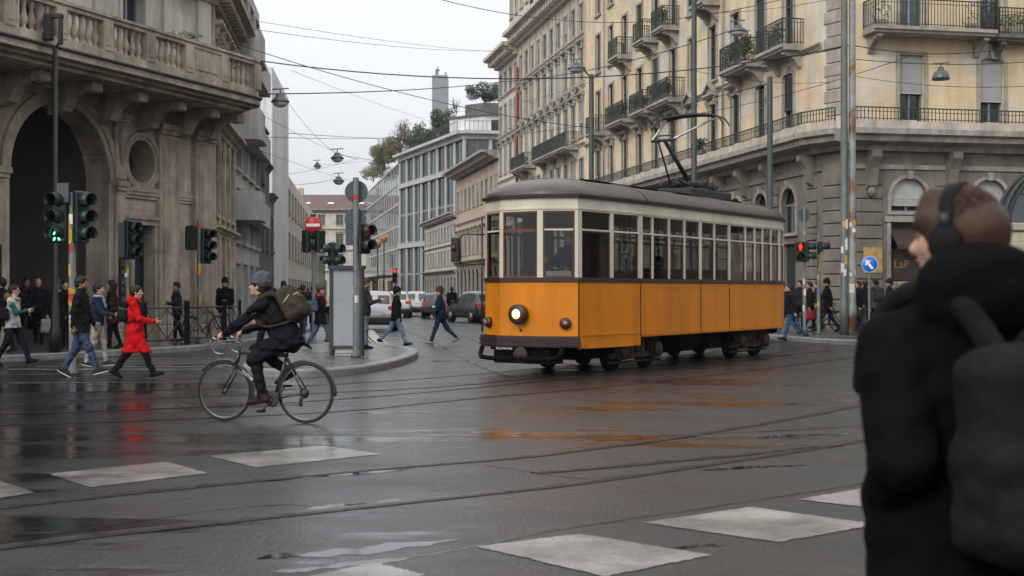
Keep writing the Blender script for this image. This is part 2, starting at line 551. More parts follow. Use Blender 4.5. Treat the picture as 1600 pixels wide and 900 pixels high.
def person(label, x, y, face, H=1.72, pose=STAND, top=(0.02, 0.02, 0.025), hem=0.80, legs=(0.03, 0.035, 0.06), shoe=(0.015, 0.015, 0.015),
           hair=(0.02, 0.013, 0.01), hat=None, h=0.018, z0=0.0, skin='skin', long_hair=False, hood=None, fringe=0.0, wrk=1.0, group=None,
           scarf=None, collar=True, slim=1.0, sole=None, seed=None, bulk=1.0, glasses=False, bald=False, flare=0.0, vest=None, beard=None, joints_out=None, fur=None):
    seed = seed if seed is not None else int(abs(x * 131 + y * 17)) % 9999
    s = H / 1.75
    root = thing('person', label, 'person', (x, y, z0), R(face), group)
    P = dict(STAND); P.update(pose)
    J = {}
    gv = random.Random(seed)
    for k_ in ('Lth', 'Rth', 'Lsh', 'Rsh', 'Lel', 'Rel'):
        if k_ in P and not P.get('exact'): P[k_] = P[k_] * gv.uniform(0.72, 1.12) + gv.uniform(-4, 4)
    P.setdefault('hyaw', gv.uniform(-14, 14)); P.setdefault('hpitch', gv.uniform(-3, 9))
    lean = R(P.get('lean', 2)); side = P.get('side', 0.0)
    up = np.array([math.sin(lean), side, math.cos(lean)]); up /= np.linalg.norm(up)
    pel = np.array([0.0, 0.0, 0.93])
    low = 9
    feet = {}
    for S_, sg in (('L', 1), ('R', -1)):
        hip = pel + np.array([0, sg * 0.092, -0.03])
        if P.get(S_ + 'foot') is not None:
            kn, an = ik(hip, P[S_ + 'foot'], 0.44, 0.43, P.get('khint', (1, 0, 0.1)))
            fp = R(P[S_ + 'fp'])
        else:
            th = R(P[S_ + 'th']); k2 = R(P[S_ + 'th'] - P[S_ + 'kn'])
            ab = R(P.get(S_ + 'lab', 0))
            kn = hip + 0.43 * np.array([math.sin(th), sg * math.sin(ab), -math.cos(th)])
            an = kn + 0.42 * np.array([math.sin(k2), 0, -math.cos(k2)])
            fp = R(P[S_ + 'fp'])
        c, sn = math.cos(fp), math.sin(fp)
        fr = lambda a, b: an + np.array([a * c - b * sn, 0, a * sn + b * c])
        heel, ball, toe = fr(-0.045, -0.045), fr(0.10, -0.05), fr(0.17, -0.052)
        feet[S_] = (hip, kn, an, heel, ball, toe)
        low = min(low, heel[2] - 0.036, toe[2] - 0.028)
    dz = P['hz'] - 0.93 if 'hz' in P else -low
    off = np.array([0, 0, dz])
    pel = pel + off
    for S_ in feet: feet[S_] = tuple(q + off for q in feet[S_])
    chest = pel + up * 0.30; neck = pel + up * 0.50
    hy = P.get('hyaw', 0.0); hp = P.get('hpitch', 0.0)
    hl = R(P.get('hlean', math.degrees(lean) * 0.4 + 4))
    hc = neck + np.array([math.sin(hl), side * 0.3, math.cos(hl)]) * 0.18
    HR = rotm('Z', hy) @ rotm('Y', hp)
    hs = P.get('hs', 1.0)
    hd = lambda a, b, c: hc + HR @ np.array([a, b, c]) * hs
    fwd = np.array([math.cos(lean), 0, -math.sin(lean)])
    shw = 0.185 * slim
    arms = {}
    for S_, sg in (('L', 1), ('R', -1)):
        sh = pel + up * P.get('shz', 0.445) + np.array([0, sg * shw, 0])
        if P.get(S_ + 'hand') is not None:
            el, wr = ik(sh, np.array(P[S_ + 'hand']) , 0.29, 0.26, P.get(S_ + 'hint', P.get('ehint', (-0.5, sg * 0.5, -0.8))))
        else:
            a1 = R(P[S_ + 'sh']); a2 = R(P[S_ + 'sh'] + P[S_ + 'el']); ab = R(P.get(S_ + 'ab', 8)); inn = R(P.get(S_ + 'in', 4))
            el = sh + 0.29 * np.array([math.sin(a1) * math.cos(ab), sg * math.sin(ab), -math.cos(a1) * math.cos(ab)])
            wr = el + 0.25 * np.array([math.sin(a2) * math.cos(inn), -sg * math.sin(inn), -math.cos(a2) * math.cos(inn)])
        arms[S_] = (sh, el, wr)
    if joints_out is not None:
        joints_out.update(dict(pel=pel * s, chest=chest * s, neck=neck * s, hc=hc * s, arms={k: [q * s for q in v] for k, v in arms.items()}, up=up, fwd=fwd, HR=HR, s=s, root=root))
    sc = lambda v: np.array(v) * s
    # ---- body: one continuous skin
    b = Solid(); k = 0.025 * s
    b.ell(sc(hd(-0.012, 0, 0.022)), sc((0.098, 0.077, 0.096)) * hs, k, HR)
    b.ell(sc(hd(0.022, 0, -0.045)), sc((0.072, 0.06, 0.078)) * hs, k, HR)
    b.ell(sc(hd(0.066, 0, -0.098)), sc((0.026, 0.028, 0.022)) * hs, 0.03 * s, HR)
    b.cap(sc(hd(0.088, 0, 0.008)), sc(hd(0.112, 0, -0.03)), 0.010 * s, 0.017 * s, 0.016 * s)
    b.cap(sc(hd(0.080, 0.026, 0.024)), sc(hd(0.080, -0.026, 0.024)), 0.014 * s, 0.014 * s, 0.02 * s)
    b.ell(sc(hd(0.088, 0, -0.062)), sc((0.014, 0.024, 0.013)) * hs, 0.012 * s, HR)
    for sg in (1, -1):
        b.ell(sc(hd(-0.006, sg * 0.079, -0.012)), sc((0.020, 0.009, 0.031)) * hs, 0.008 * s, HR)
        b.ell(sc(hd(0.055, sg * 0.040, -0.025)), sc((0.03, 0.024, 0.03)) * hs, 0.02 * s, HR)
    b.cap(sc(neck - up * 0.04), sc(hd(-0.015, 0, -0.06)), 0.062 * s, 0.054 * s, k)
    sq = (fwd, 1.5)
    b.cap(sc(pel), sc(chest), 0.13 * s, 0.145 * s, k, sq); b.cap(sc(chest), sc(neck), 0.145 * s, 0.06 * s, 0.04 * s, sq)
    eb = MB()
    for S_, sg in (('L', 1), ('R', -1)):
        sh, el, wr = arms[S_]; hip, kn, an, heel, ball, toe = feet[S_]
        b.cap(sc(neck - up * 0.06), sc(sh), 0.05 * s, 0.05 * s, k)
        b.cap(sc(sh), sc(el), 0.046 * s, 0.036 * s, k); b.cap(sc(el), sc(wr), 0.036 * s, 0.026 * s, k)
        b.cap(sc(hip), sc(kn), 0.075 * s, 0.05 * s, k); b.cap(sc(kn), sc(an), 0.048 * s, 0.034 * s, k)
        b.cap(sc(an), sc(ball), 0.034 * s, 0.026 * s, k)
        fd = P.get(S_ + 'fdir'); 
        fd = np.array(fd, float) if fd is not None else wr - el
        fd /= np.linalg.norm(fd)
        b.cap(sc(wr), sc(wr + fd * 0.07), 0.027 * s, 0.034 * s, 0.02 * s, (np.cross(fd, fwd) / max(np.linalg.norm(np.cross(fd, fwd)), 1e-6), 1.5))
        sd = P.get(S_ + 'fside'); sd = np.array(sd, float) if sd is not None else -fwd * 1.0 + np.array([0.01, 0.02, 0])
        hand_fingers(eb, sc(wr), fd, sd, P.get(S_ + 'curl', 0.4), s, -sg)
    hb = min(h, 0.0135)
    if h > 0.022: hb = h
    solid_obj('body', b, hb, MT[skin], root, extra=eb)
    # ---- face
    for sg in (1, -1):
        e = MB(); c = sc(hd(0.081, sg * 0.031, 0.003))
        e.M = Matrix.Translation(c) @ Matrix(HR.tolist()).to_4x4()
        e.lathe([(0.0, -0.008 * s), (0.012 * s, -0.004 * s), (0.014 * s, 0), (0.010 * s, 0.005 * s), (0, 0.007 * s)], (0, 0, 0), (1, 0, 0), 8)
        e.build('eye', MT['eye'], root)
    e = MB(); e.M = Matrix.Translation(sc(hd(0.099, 0, -0.064))) @ Matrix(HR.tolist()).to_4x4()
    e.tube([(-0.008 * s, 0.022 * s, 0), (0.002 * s, 0.01 * s, 0.002 * s), (0.003 * s, 0, 0), (0.002 * s, -0.01 * s, 0.002 * s), (-0.008 * s, -0.022 * s, 0)], [0.003 * s, 0.005 * s, 0.005 * s, 0.005 * s, 0.003 * s], 6)
    e.build('mouth', MT['lip'], root)
    if glasses:
        e = MB(); e.M = Matrix.Translation(sc(hd(0.10, 0, 0.0))) @ Matrix(HR.tolist()).to_4x4()
        for sg in (1, -1):
            e.tube([(0, sg * 0.033 * s + 0.022 * s * math.cos(a), 0.017 * s * math.sin(a)) for a in np.linspace(0, 2 * math.pi, 12, endpoint=False)], 0.003 * s, 5, closed=True)
            e.tube([(0, sg * 0.055 * s, 0), (-0.1 * s, sg * 0.08 * s, 0.004 * s)], 0.003 * s, 5)
        e.tube([(0, -0.011 * s, 0), (0, 0.011 * s, 0)], 0.003 * s, 5)
        e.build('glasses', MT['black_metal'], root)
    # ---- hair / hat
    if beard:
        q = Solid(); q.ell(sc(hd(0.035, 0, -0.085)), sc((0.062, 0.064, 0.045)) * hs, 0.02, HR); q.ell(sc(hd(0.06, 0, -0.108)), sc((0.033, 0.04, 0.026)) * hs, 0.02, HR)
        solid_obj('beard', q, min(h, 0.014), hairm(beard), root)
    if not bald:
        q = Solid()
        q.ell(sc(hd(-0.018, 0, 0.034)), sc((0.112, 0.090, 0.102)) * hs, 0.02, HR)
        q.ell(sc(hd(-0.055, 0, -0.015)), sc((0.07, 0.083, 0.085)) * hs, 0.03, HR)
        if long_hair:
            q.cap(sc(hd(-0.06, 0, 0.0)), sc(hd(-0.075, 0, -0.17)), 0.085 * s, 0.06 * s, 0.05)
            for sg in (1, -1): q.cap(sc(hd(-0.01, sg * 0.07, 0.0)), sc(hd(-0.01, sg * 0.078, -0.15)), 0.03 * s, 0.025 * s, 0.03)
        q.cut_ell(sc(hd(0.095, 0, -0.035 - fringe)), sc((0.085, 0.075 if not long_hair else 0.062, 0.10)) * hs, 0.01, HR)
        if not long_hair and not fringe: q.cut_plane(sc(hd(0, 0, -0.085)), HR @ np.array([-0.55, 0, 1.0]))
        if fringe:
            for yy in (-0.045, -0.015, 0.02, 0.05): q.cap(sc(hd(0.035, yy, 0.105)), sc(hd(0.098 - abs(yy) * 0.4, yy * 1.15, 0.032)), 0.028 * s, 0.012 * s, 0.02)
            q.cap(sc(hd(-0.07, 0, 0.0)), sc(hd(-0.085, 0, -0.12)), 0.075 * s, 0.05 * s * hs, 0.04)
            for sg in (1, -1): q.cap(sc(hd(0.02, sg * 0.078, 0.04)), sc(hd(0.015, sg * 0.086, -0.05)), 0.03 * s, 0.014 * s, 0.03)
        ex = None
        if P.get('strands'):
            ex = MB(); sr = random.Random(5)
            for _ in range(1500):
                ph = sr.uniform(0, 2 * math.pi); th0 = sr.uniform(0.05, 1.9); dl = sr.uniform(0.25, 0.6); dr = sr.uniform(-0.25, 0.25); kk = sr.uniform(1.0, 1.05)
                lim = 1.12 if abs(math.atan2(math.sin(ph), math.cos(ph))) < 0.9 else 2.1
                pts = []
                for q_ in range(5):
                    th = min(th0 + dl * q_ / 4, lim + 0.1 * sr.random()); p_ = ph + dr * q_ / 4; kr = kk + 0.03 * q_ / 4 * sr.uniform(-0.3, 1)
                    pts.append(sc(hd(-0.018 + 0.112 * kr * math.sin(th) * math.cos(p_), 0.092 * kr * math.sin(th) * math.sin(p_), 0.034 + 0.102 * kr * math.cos(th))))
                ex.tube(pts, [0.0012, 0.0026, 0.0028, 0.0022, 0.0006], 3)
        solid_obj('hair', q, min(h, 0.014), hairm(hair), root, extra=ex, wr=0.006 if fringe == 0 else 0.004, seed=seed + 3, wl=(0.03, 0.08) if fringe == 0 else (0.08, 0.2))
    if hat:
        q = Solid()
        q.ell(sc(hd(-0.016, 0, 0.052)), sc((0.120, 0.099, 0.112)) * hs, 0.02, HR)
        q.cap(sc(hd(-0.02, 0.0, 0.12)), sc(hd(-0.075, 0, 0.135)), 0.055 * s, 0.04 * s, 0.05)
        q.cut_plane(sc(hd(0.1, 0, 0.034)), HR @ np.array([-0.25, 0, 1.0]))
        o = solid_obj('beanie', q, min(h, 0.014), cloth(hat), root, wr=0.007, seed=seed, wl=(0.04, 0.1))
        q = MB(); q.M = Matrix.Translation(sc(hd(-0.012, 0, 0.036))) @ Matrix(HR.tolist()).to_4x4() @ Matrix.Rotation(R(13), 4, 'Y') @ Matrix.Scale(s, 4)
        q.tube([(0.111 * math.cos(a), 0.091 * math.sin(a), 0.01) for a in np.linspace(0, 2 * math.pi, 20, endpoint=False)], 0.0165, 6, closed=True)
        q.build('brim', cloth(hat), o)
    # ---- trousers
    q = Solid(); k = 0.04 * s
    q.cap(sc(pel + up * 0.05), sc(pel - np.array([0, 0, 0.05])), 0.145 * s * slim, 0.15 * s * slim, k, (fwd, 1.3))
    for S_ in 'LR':
        hip, kn, an, heel, ball, toe = feet[S_]
        q.cap(sc(hip), sc(kn), 0.096 * s * slim, 0.070 * s, k)
        d = (an - kn) / np.linalg.norm(an - kn)
        q.cap(sc(kn), sc(an - d * 0.0), 0.068 * s, 0.052 * s, k)
    solid_obj('trousers', q, h, cloth(legs), root, wr=0.013 * s, seed=seed + 1, wl=(0.05, 0.16))
    # ---- shoes
    for S_ in 'LR':
        hip, kn, an, heel, ball, toe = feet[S_]
        q = Solid(); fw = (toe - heel) / np.linalg.norm(toe - heel)
        nn = np.array([-fw[2], 0, fw[0]])
        q.cap(sc(heel), sc(ball), 0.042 * s, 0.046 * s, 0.02 * s, (nn, 1.15)); q.cap(sc(ball), sc(toe), 0.045 * s, 0.034 * s, 0.02 * s, (nn, 1.3))
        q.cap(sc(an), sc(ball + nn * 0.01), 0.047 * s, 0.036 * s, 0.03 * s); q.cap(sc(an), sc(heel), 0.045 * s, 0.04 * s, 0.03 * s)
        q.cut_plane(sc(heel - nn * 0.034), nn)
        o = solid_obj('shoe', q, min(h, 0.014), cloth(shoe, 0.5), root)
        if sole:
            q = Solid(); q.cap(sc(heel - nn * 0.03), sc(ball - nn * 0.03), 0.047 * s, 0.05 * s, 0.02, (nn, 3.2)); q.cap(sc(ball - nn * 0.03), sc(toe - nn * 0.024), 0.05 * s, 0.038 * s, 0.02, (nn, 3.2))
            solid_obj('sole', q, min(h, 0.012), cloth(sole, 0.6), o)
    # ---- jacket / coat
    q = Solid(); k = 0.05 * s
    B = bulk
    sq = (fwd, 1.38)
    hemv = pel[2] + (hem - 0.93)
    hup = up if lean > 0.2 else np.array([0, 0, 1.0])
    low_p = pel + hup * min(hem - 0.93, -0.02)
    q.cap(sc(pel + up * 0.03), sc(chest), 0.175 * s * slim * B, 0.195 * s * slim * B, k, sq)
    q.cap(sc(chest), sc(neck - up * 0.02), 0.190 * s * slim * B, 0.085 * s, 0.06 * s, sq)
    q.cap(sc(pel + up * 0.03), sc(low_p - hup * 0.02), (0.175 if lean < 0.2 else 0.15) * s * slim * B, ((0.17 if lean < 0.2 else 0.128) + flare) * s * slim * B, k, (fwd, 1.25))
    if hem < 0.85:
        for S_ in 'LR':
            hip, kn = feet[S_][:2]
            q.cap(sc(hip), sc(hip + (kn - hip) * 1.05), 0.105 * s * slim * B, (0.09 + flare * 0.5) * s, 0.10 * s)
    for S_ in 'LR':
        sh, el, wr = arms[S_]
        q.cap(sc(neck - up * 0.05), sc(sh), 0.062 * s, 0.070 * s * B, k)
        if vest is None:
            ak = P.get('ak', 0.04)
            q.cap(sc(sh), sc(el), 0.070 * s * B, 0.057 * s * B, ak * s); q.cap(sc(el), sc(el + (wr - el) * 0.97), 0.056 * s * B, 0.042 * s * B, 0.03 * s)
            if P.get('puffy'):
                for t_ in np.linspace(0.15, 1.0, 7): q.ell(sc(sh + (el - sh) * t_), np.array([1, 1, 0.62]) * (0.076 - 0.010 * t_) * s * B, 0.018 * s)
                for t_ in np.linspace(0.2, 1.0, 5): q.ell(sc(el + (wr - el) * t_), np.array([0.75, 1, 1]) * (0.066 - 0.012 * t_) * s * B, 0.018 * s)
        else:
            q.cap(sc(sh), sc(sh + (el - sh) * 0.12), 0.082 * s * B, 0.08 * s * B, 0.04 * s)
    if collar:
        q.cap(sc(neck - up * 0.05), sc(neck + up * 0.045 + fwd * 0.0), 0.085 * s, 0.074 * s, 0.03 * s)
    if hood:
        q.ell(sc(neck - fwd * 0.095 + up * (0.01 + P.get('hoodup', 0))), sc((0.075, 0.12, 0.085)) * hood, 0.04 * s)
        for sg in (1, -1): q.cap(sc(neck - fwd * 0.07 + np.array([0, sg * 0.08, 0.02])), sc(neck + fwd * 0.055 + np.array([0, sg * 0.045, -0.02])), 0.045 * s * hood, 0.03 * s * hood, 0.04 * s)
    q.cut_plane(sc(low_p if lean > 0.2 else (0, 0, hemv)), hup)
    jk = solid_obj('coat' if hem < 0.7 else 'jacket', q, h, cloth(top), root, wr=0.015 * s * wrk, seed=seed + 2, wl=(0.05, 0.17))
    if vest is not None:
        for S_ in 'LR':
            sh, el, wr = arms[S_]; q = Solid()
            q.cap(sc(sh), sc(el), 0.064 * s, 0.05 * s, 0.04 * s); q.cap(sc(el), sc(el + (wr - el) * 0.97), 0.05 * s, 0.04 * s, 0.03 * s)
            solid_obj('sleeve', q, h, cloth(vest), root, wr=0.006)
    if fur:
        q = Solid(); q.ell(sc(neck - fwd * 0.11 + up * 0.03), sc((0.085, 0.14, 0.11)), 0.04)
        for sg in (1, -1): q.cap(sc(neck - fwd * 0.06 + np.array([0, sg * 0.1, 0.03])), sc(neck + fwd * 0.07 + np.array([0, sg * 0.05, -0.04])), 0.05 * s, 0.04 * s, 0.04)
        solid_obj('fur_hood', q, h, hairm(fur), root, wr=0.02, seed=3, wl=(0.03, 0.06))
    if scarf:
        q = Solid()
        for a in np.linspace(0, 2 * math.pi, 9)[:-1]:
            d = np.array([math.cos(a) * 0.07, math.sin(a) * 0.08, 0.02]); a2 = a + math.pi / 4
            d2 = np.array([math.cos(a2) * 0.07, math.sin(a2) * 0.08, 0.02])
            q.cap(sc(neck + d), sc(neck + d2), 0.035 * s, 0.035 * s, 0.02)
        q.cap(sc(neck + fwd * 0.09), sc(chest + fwd * 0.155), 0.035 * s, 0.03 * s, 0.02)
        solid_obj('scarf', q, min(h, 0.014), cloth(scarf), root, wr=0.006)
    return root
# ------------------------------------------------------------------ camera, light, sky
cam = bpy.data.cameras.new('camera'); cam_o = bpy.data.objects.new('camera', cam); COL.objects.link(cam_o)
cam_o.location = (0, 0, CAM_H); cam_o.rotation_euler = (R(90), 0, 0)
cam.sensor_width = 36; cam.lens = 45; cam.shift_y = 5.0 / 1600; cam.clip_end = 6000; cam.clip_start = 0.05
cam.dof.use_dof = True; cam.dof.focus_distance = 24.0; cam.dof.aperture_fstop = 3.6
SC.camera = cam_o
SUN_EL, SUN_AZ = 33.0, 215.0      # behind the camera, to the left; azimuth clockwise from +Y
W = bpy.data.worlds.new('World'); SC.world = W; W.use_nodes = True
N, L = W.node_tree.nodes, W.node_tree.links
bg = N['Background']; bg.inputs['Strength'].default_value = 0.15
sky = N.new('ShaderNodeTexSky'); sky.sky_type = 'NISHITA'; sky.sun_disc = False
sky.sun_elevation = R(SUN_EL); sky.sun_rotation = R(SUN_AZ); sky.air_density = 1.0; sky.dust_density = 6.0; sky.ozone_density = 1.0
hs = N.new('ShaderNodeHueSaturation'); hs.inputs['Saturation'].default_value = 0.13; hs.inputs['Value'].default_value = 1.0
L.new(sky.outputs[0], hs.inputs['Color'])
tc = N.new('ShaderNodeTexCoord'); nz = N.new('ShaderNodeTexNoise'); nz.inputs['Scale'].default_value = 1.6; nz.inputs['Detail'].default_value = 7
mp = N.new('ShaderNodeMapping'); mp.inputs['Scale'].default_value = (1, 1, 3.0)
L.new(tc.outputs['Generated'], mp.inputs['Vector']); L.new(mp.outputs[0], nz.inputs['Vector'])
mr = N.new('ShaderNodeMapRange'); mr.inputs[1].default_value = 0.3; mr.inputs[2].default_value = 0.7; mr.inputs[3].default_value = 0.84; mr.inputs[4].default_value = 1.12
L.new(nz.outputs['Fac'], mr.inputs[0])
# the cloud deck: even grey-white, brighter towards the zenith as an overcast sky is, thin enough to let some of the clear sky through
sp = N.new('ShaderNodeSeparateXYZ'); L.new(tc.outputs['Generated'], sp.inputs[0])
el = N.new('ShaderNodeMapRange'); el.inputs[1].default_value = 0.0; el.inputs[2].default_value = 1.0; el.inputs[3].default_value = 1.0; el.inputs[4].default_value = 2.2
L.new(sp.outputs[2], el.inputs[0])
m1 = N.new('ShaderNodeMath'); m1.operation = 'MULTIPLY'; L.new(el.outputs[0], m1.inputs[0]); L.new(mr.outputs[0], m1.inputs[1])
cl = N.new('ShaderNodeVectorMath'); cl.operation = 'SCALE'; cl.inputs[0].default_value = (5.6, 5.75, 5.95); L.new(m1.outputs[0], cl.inputs['Scale'])
mx = N.new('ShaderNodeMix'); mx.data_type = 'RGBA'; mx.inputs[0].default_value = 0.85
L.new(hs.outputs[0], mx.inputs[6]); L.new(cl.outputs[0], mx.inputs[7]); L.new(mx.outputs[2], bg.inputs['Color'])
sl = bpy.data.lights.new('sun', 'SUN'); sl.energy = 1.5; sl.angle = R(25); sl.color = (1.0, 0.96, 0.9)
so = bpy.data.objects.new('sun', sl); COL.objects.link(so); so.location = (-20, -20, 40)
sd = Vector((math.sin(R(SUN_AZ)) * math.cos(R(SUN_EL)), math.cos(R(SUN_AZ)) * math.cos(R(SUN_EL)), math.sin(R(SUN_EL))))
so.rotation_euler = (-sd).to_track_quat('-Z', 'Y').to_euler()
SC.view_settings.view_transform = 'Standard'; SC.view_settings.look = 'None'; SC.view_settings.exposure = -0.05; SC.view_settings.gamma = 1.0
SC.render.engine = 'CYCLES'; SC.cycles.use_denoising = True
SC.cycles.max_bounces = 8; SC.cycles.transparent_max_bounces = 12; SC.cycles.caustics_reflective = False; SC.cycles.caustics_refractive = False


# ------------------------------------------------------------------ wet road
def road_mat(name, col, wet, slab=None, cv=1.0, bs=0.75):
    m = bpy.data.materials.new(name); m.use_nodes = True
    N, L = nt(m); b = N['Principled BSDF']
    P = N.new('ShaderNodeNewGeometry').outputs['Position']

    def noise(sc, det=4, st=None, rg=0.55):
        n = N.new('ShaderNodeTexNoise'); n.inputs['Scale'].default_value = sc; n.inputs['Detail'].default_value = det; n.inputs['Roughness'].default_value = rg
        if st:
            mp = N.new('ShaderNodeMapping'); mp.inputs['Scale'].default_value = st; mp.inputs['Rotation'].default_value = (0, 0, R(-35))
            L.new(P, mp.inputs[0]); L.new(mp.outputs[0], n.inputs['Vector'])
        else: L.new(P, n.inputs['Vector'])
        return n.outputs['Fac']

    def rng(s_, a, c, lo, hi, smooth=False):
        r = N.new('ShaderNodeMapRange'); r.inputs[1].default_value = a; r.inputs[2].default_value = c; r.inputs[3].default_value = lo; r.inputs[4].default_value = hi
        if smooth: r.interpolation_type = 'SMOOTHSTEP'
        L.new(s_, r.inputs[0]); return r.outputs[0]

    def math_(op, a, c):
        x = N.new('ShaderNodeMath'); x.operation = op
        for i, q in enumerate((a, c)):
            if isinstance(q, (int, float)): x.inputs[i].default_value = q
            else: L.new(q, x.inputs[i])
        return x.outputs[0]
    big = noise(0.28, 5, (0.7, 1.5, 1)); mid = noise(1.3, 6, (0.6, 1.6, 1)); grain = noise(80, 3); pebble = noise(26, 4)
    # the junction's low middle collects water
    mp = N.new('ShaderNodeMapping'); mp.inputs['Location'].default_value = (7.0 / 6.6, -14.0 / 12.0, 0); mp.inputs['Scale'].default_value = (1 / 6.6, 1 / 12.0, 0); L.new(P, mp.inputs[0])
    ln = N.new('ShaderNodeVectorMath'); ln.operation = 'LENGTH'; L.new(mp.outputs[0], ln.inputs[0])
    basin = rng(ln.outputs['Value'], 0.25, 1.15, 1.0, 0.0, True)
    pud = rng(math_('ADD', math_('ADD', math_('MULTIPLY', big, 0.7), math_('MULTIPLY', mid, 0.3)), math_('MULTIPLY', basin, 0.075)), 0.52 - wet, 0.60 - wet, 0, 1, True)
    # colour: bitumen with worn aggregate and stains
    rgb = N.new('ShaderNodeRGB'); rgb.outputs[0].default_value = (*col, 1)
    v = N.new('ShaderNodeVectorMath'); v.operation = 'SCALE'
    L.new(rgb.outputs[0], v.inputs[0])
    L.new(math_('MULTIPLY', math_('MULTIPLY', rng(mid, 0.3, 0.7, 0.65, 1.35), rng(pebble, 0.35, 0.65, 1 - 0.4 * cv, 1 + 0.5 * cv)), rng(grain, 0.35, 0.65, 1 - 0.4 * cv, 1 + 0.5 * cv)), v.inputs['Scale'])
    c = v.outputs[0]
    L.new(c, b.inputs['Base Color'])
    film = noise(0.9, 5, (0.5, 1.4, 1))
    L.new(math_('MAXIMUM', math_('SUBTRACT', math_('SUBTRACT', rng(film, 0.32, 0.68, 0.42, 0.24), math_('MULTIPLY', basin, 0.19)), math_('MULTIPLY', pud, 0.17)), 0.05), b.inputs['Roughness'])
    b.inputs['Specular IOR Level'].default_value = 0.5
    h = math_('MULTIPLY', math_('MULTIPLY', math_('ADD', math_('MULTIPLY', grain, 0.7), math_('MULTIPLY', pebble, 2.2)), math_('SUBTRACT', 1.0, math_('MULTIPLY', basin, 0.6))), math_('SUBTRACT', 1.0, math_('MULTIPLY', pud, 0.94)))
    h = math_('ADD', h, math_('MULTIPLY', noise(6, 3), 0.3))
    h = math_('ADD', h, math_('MULTIPLY', noise(1.2, 3), 0.8))
    if slab:
        bt = N.new('ShaderNodeTexBrick'); bt.inputs['Scale'].default_value = 1.0; bt.inputs['Brick Width'].default_value = slab[0]; bt.inputs['Row Height'].default_value = slab[1]
        bt.inputs['Mortar Size'].default_value = slab[2]
        mp = N.new('ShaderNodeMapping'); mp.inputs['Rotation'].default_value = (0, 0, R(-38)); L.new(P, mp.inputs[0]); L.new(mp.outputs[0], bt.inputs['Vector'])
        h = math_('SUBTRACT', h, math_('MULTIPLY', bt.outputs['Fac'], 1.5))
    bp = N.new('ShaderNodeBump'); bp.inputs['Strength'].default_value = bs; bp.inputs['Distance'].default_value = 0.012
    L.new(h, bp.inputs['Height']); L.new(bp.outputs[0], b.inputs['Normal'])
    # the film of rain water lying on top
    b.inputs['Coat IOR'].default_value = 1.33; b.inputs['Coat Roughness'].default_value = 0.13
    L.new(math_('ADD', rng(film, 0.35, 0.65, 0.06, 0.5), math_('MULTIPLY', pud, 0.45)), b.inputs['Coat Weight'])
    b2 = N.new('ShaderNodeBump'); b2.inputs['Strength'].default_value = bs * 0.45; b2.inputs['Distance'].default_value = 0.012
    L.new(math_('ADD', math_('MULTIPLY', noise(9, 3), 0.9), math_('MULTIPLY', pebble, math_('SUBTRACT', 1.2, pud))), b2.inputs['Height']); L.new(b2.outputs[0], b.inputs['Coat Normal'])
    return m


MT['road'] = road_mat('wet_asphalt', (0.012, 0.012, 0.0132), -0.02)
MT['pavement'] = road_mat('wet_paving', (0.085, 0.083, 0.08), 0.01, (0.9, 0.45, 0.012))
MT['track_bed'] = road_mat('wet_track_setts', (0.036, 0.035, 0.035), 0.02, (0.55, 0.28, 0.02))
MT['marking'] = road_mat('worn_marking', (0.25, 0.238, 0.218), -0.03, None, 0.3, 0.3)
MT['marking_thin'] = road_mat('thin_marking', (0.16, 0.16, 0.155), -0.02, None, 0.3, 0.3)
# worn paint: bitumen shows through
for nm, lo_, hi_ in (('marking', 0.43, 0.70), ('marking_thin', 0.46, 0.60)):
    N, L = nt(MT[nm]); b = N['Principled BSDF']
    old = b.inputs['Base Color'].links[0].from_socket
    nz = N.new('ShaderNodeTexNoise'); nz.inputs['Scale'].default_value = 1.5; nz.inputs['Detail'].default_value = 8; nz.inputs['Roughness'].default_value = 0.66
    L.new(N.new('ShaderNodeNewGeometry').outputs['Position'], nz.inputs['Vector'])
    mr = N.new('ShaderNodeMapRange'); mr.inputs[1].default_value = lo_; mr.inputs[2].default_value = hi_
    L.new(nz.outputs['Fac'], mr.inputs[0])
    x = N.new('ShaderNodeMix'); x.data_type = 'RGBA'; x.inputs[7].default_value = (0.085, 0.072, 0.06, 1)
    L.new(mr.outputs[0], x.inputs[0]); L.new(old, x.inputs[6]); L.new(x.outputs[2], b.inputs['Base Color'])

mb = MB(); mb.add([(-900, -60, -0.02), (900, -60, -0.02), (900, 1800, -0.02), (-900, 1800, -0.02)], [(0, 1, 2, 3)])
tag(mb.build('ground', MT['road']), kind='structure')
mb = MB(); mb.add([(-60, -30, 0), (60, -30, 0), (60, 260, 0), (-60, 260, 0)], [(0, 1, 2, 3)])
tag(mb.build('road', MT['road']), kind='structure')
mk('kerb', (0.19, 0.185, 0.18), 0.45, var=0.3, vscale=4, bump=0.3, bscale=30)


def catmull(pts, n=8):
    pts = [Vector((p[0], p[1], p[2] if len(p) > 2 else 0)) for p in pts]
    q = [pts[0] * 2 - pts[1]] + pts + [pts[-1] * 2 - pts[-2]]
    out = []
    for i in range(1, len(q) - 2):
        for k in range(n):
            t = k / n; a, b, c, d = q[i - 1:i + 3]
            out.append(0.5 * ((2 * b) + (c - a) * t + (2 * a - 5 * b + 4 * c - d) * t * t + (3 * b - a - 3 * c + d) * t ** 3))
    out.append(pts[-1])
    return out


def ribbon(pts, w, z, mb, mi=0):
    n = len(pts); V = []
    for i, p in enumerate(pts):
        t = (pts[min(i + 1, n - 1)] - pts[max(i - 1, 0)]); t = Vector((t.x, t.y, 0)).normalized()
        s_ = Vector((-t.y, t.x, 0)) * w / 2
        V += [(p.x + s_.x, p.y + s_.y, z), (p.x - s_.x, p.y - s_.y, z)]
    mb.add(V, [(2 * i + 1, 2 * i + 3, 2 * i + 2, 2 * i) for i in range(n - 1)], mi)


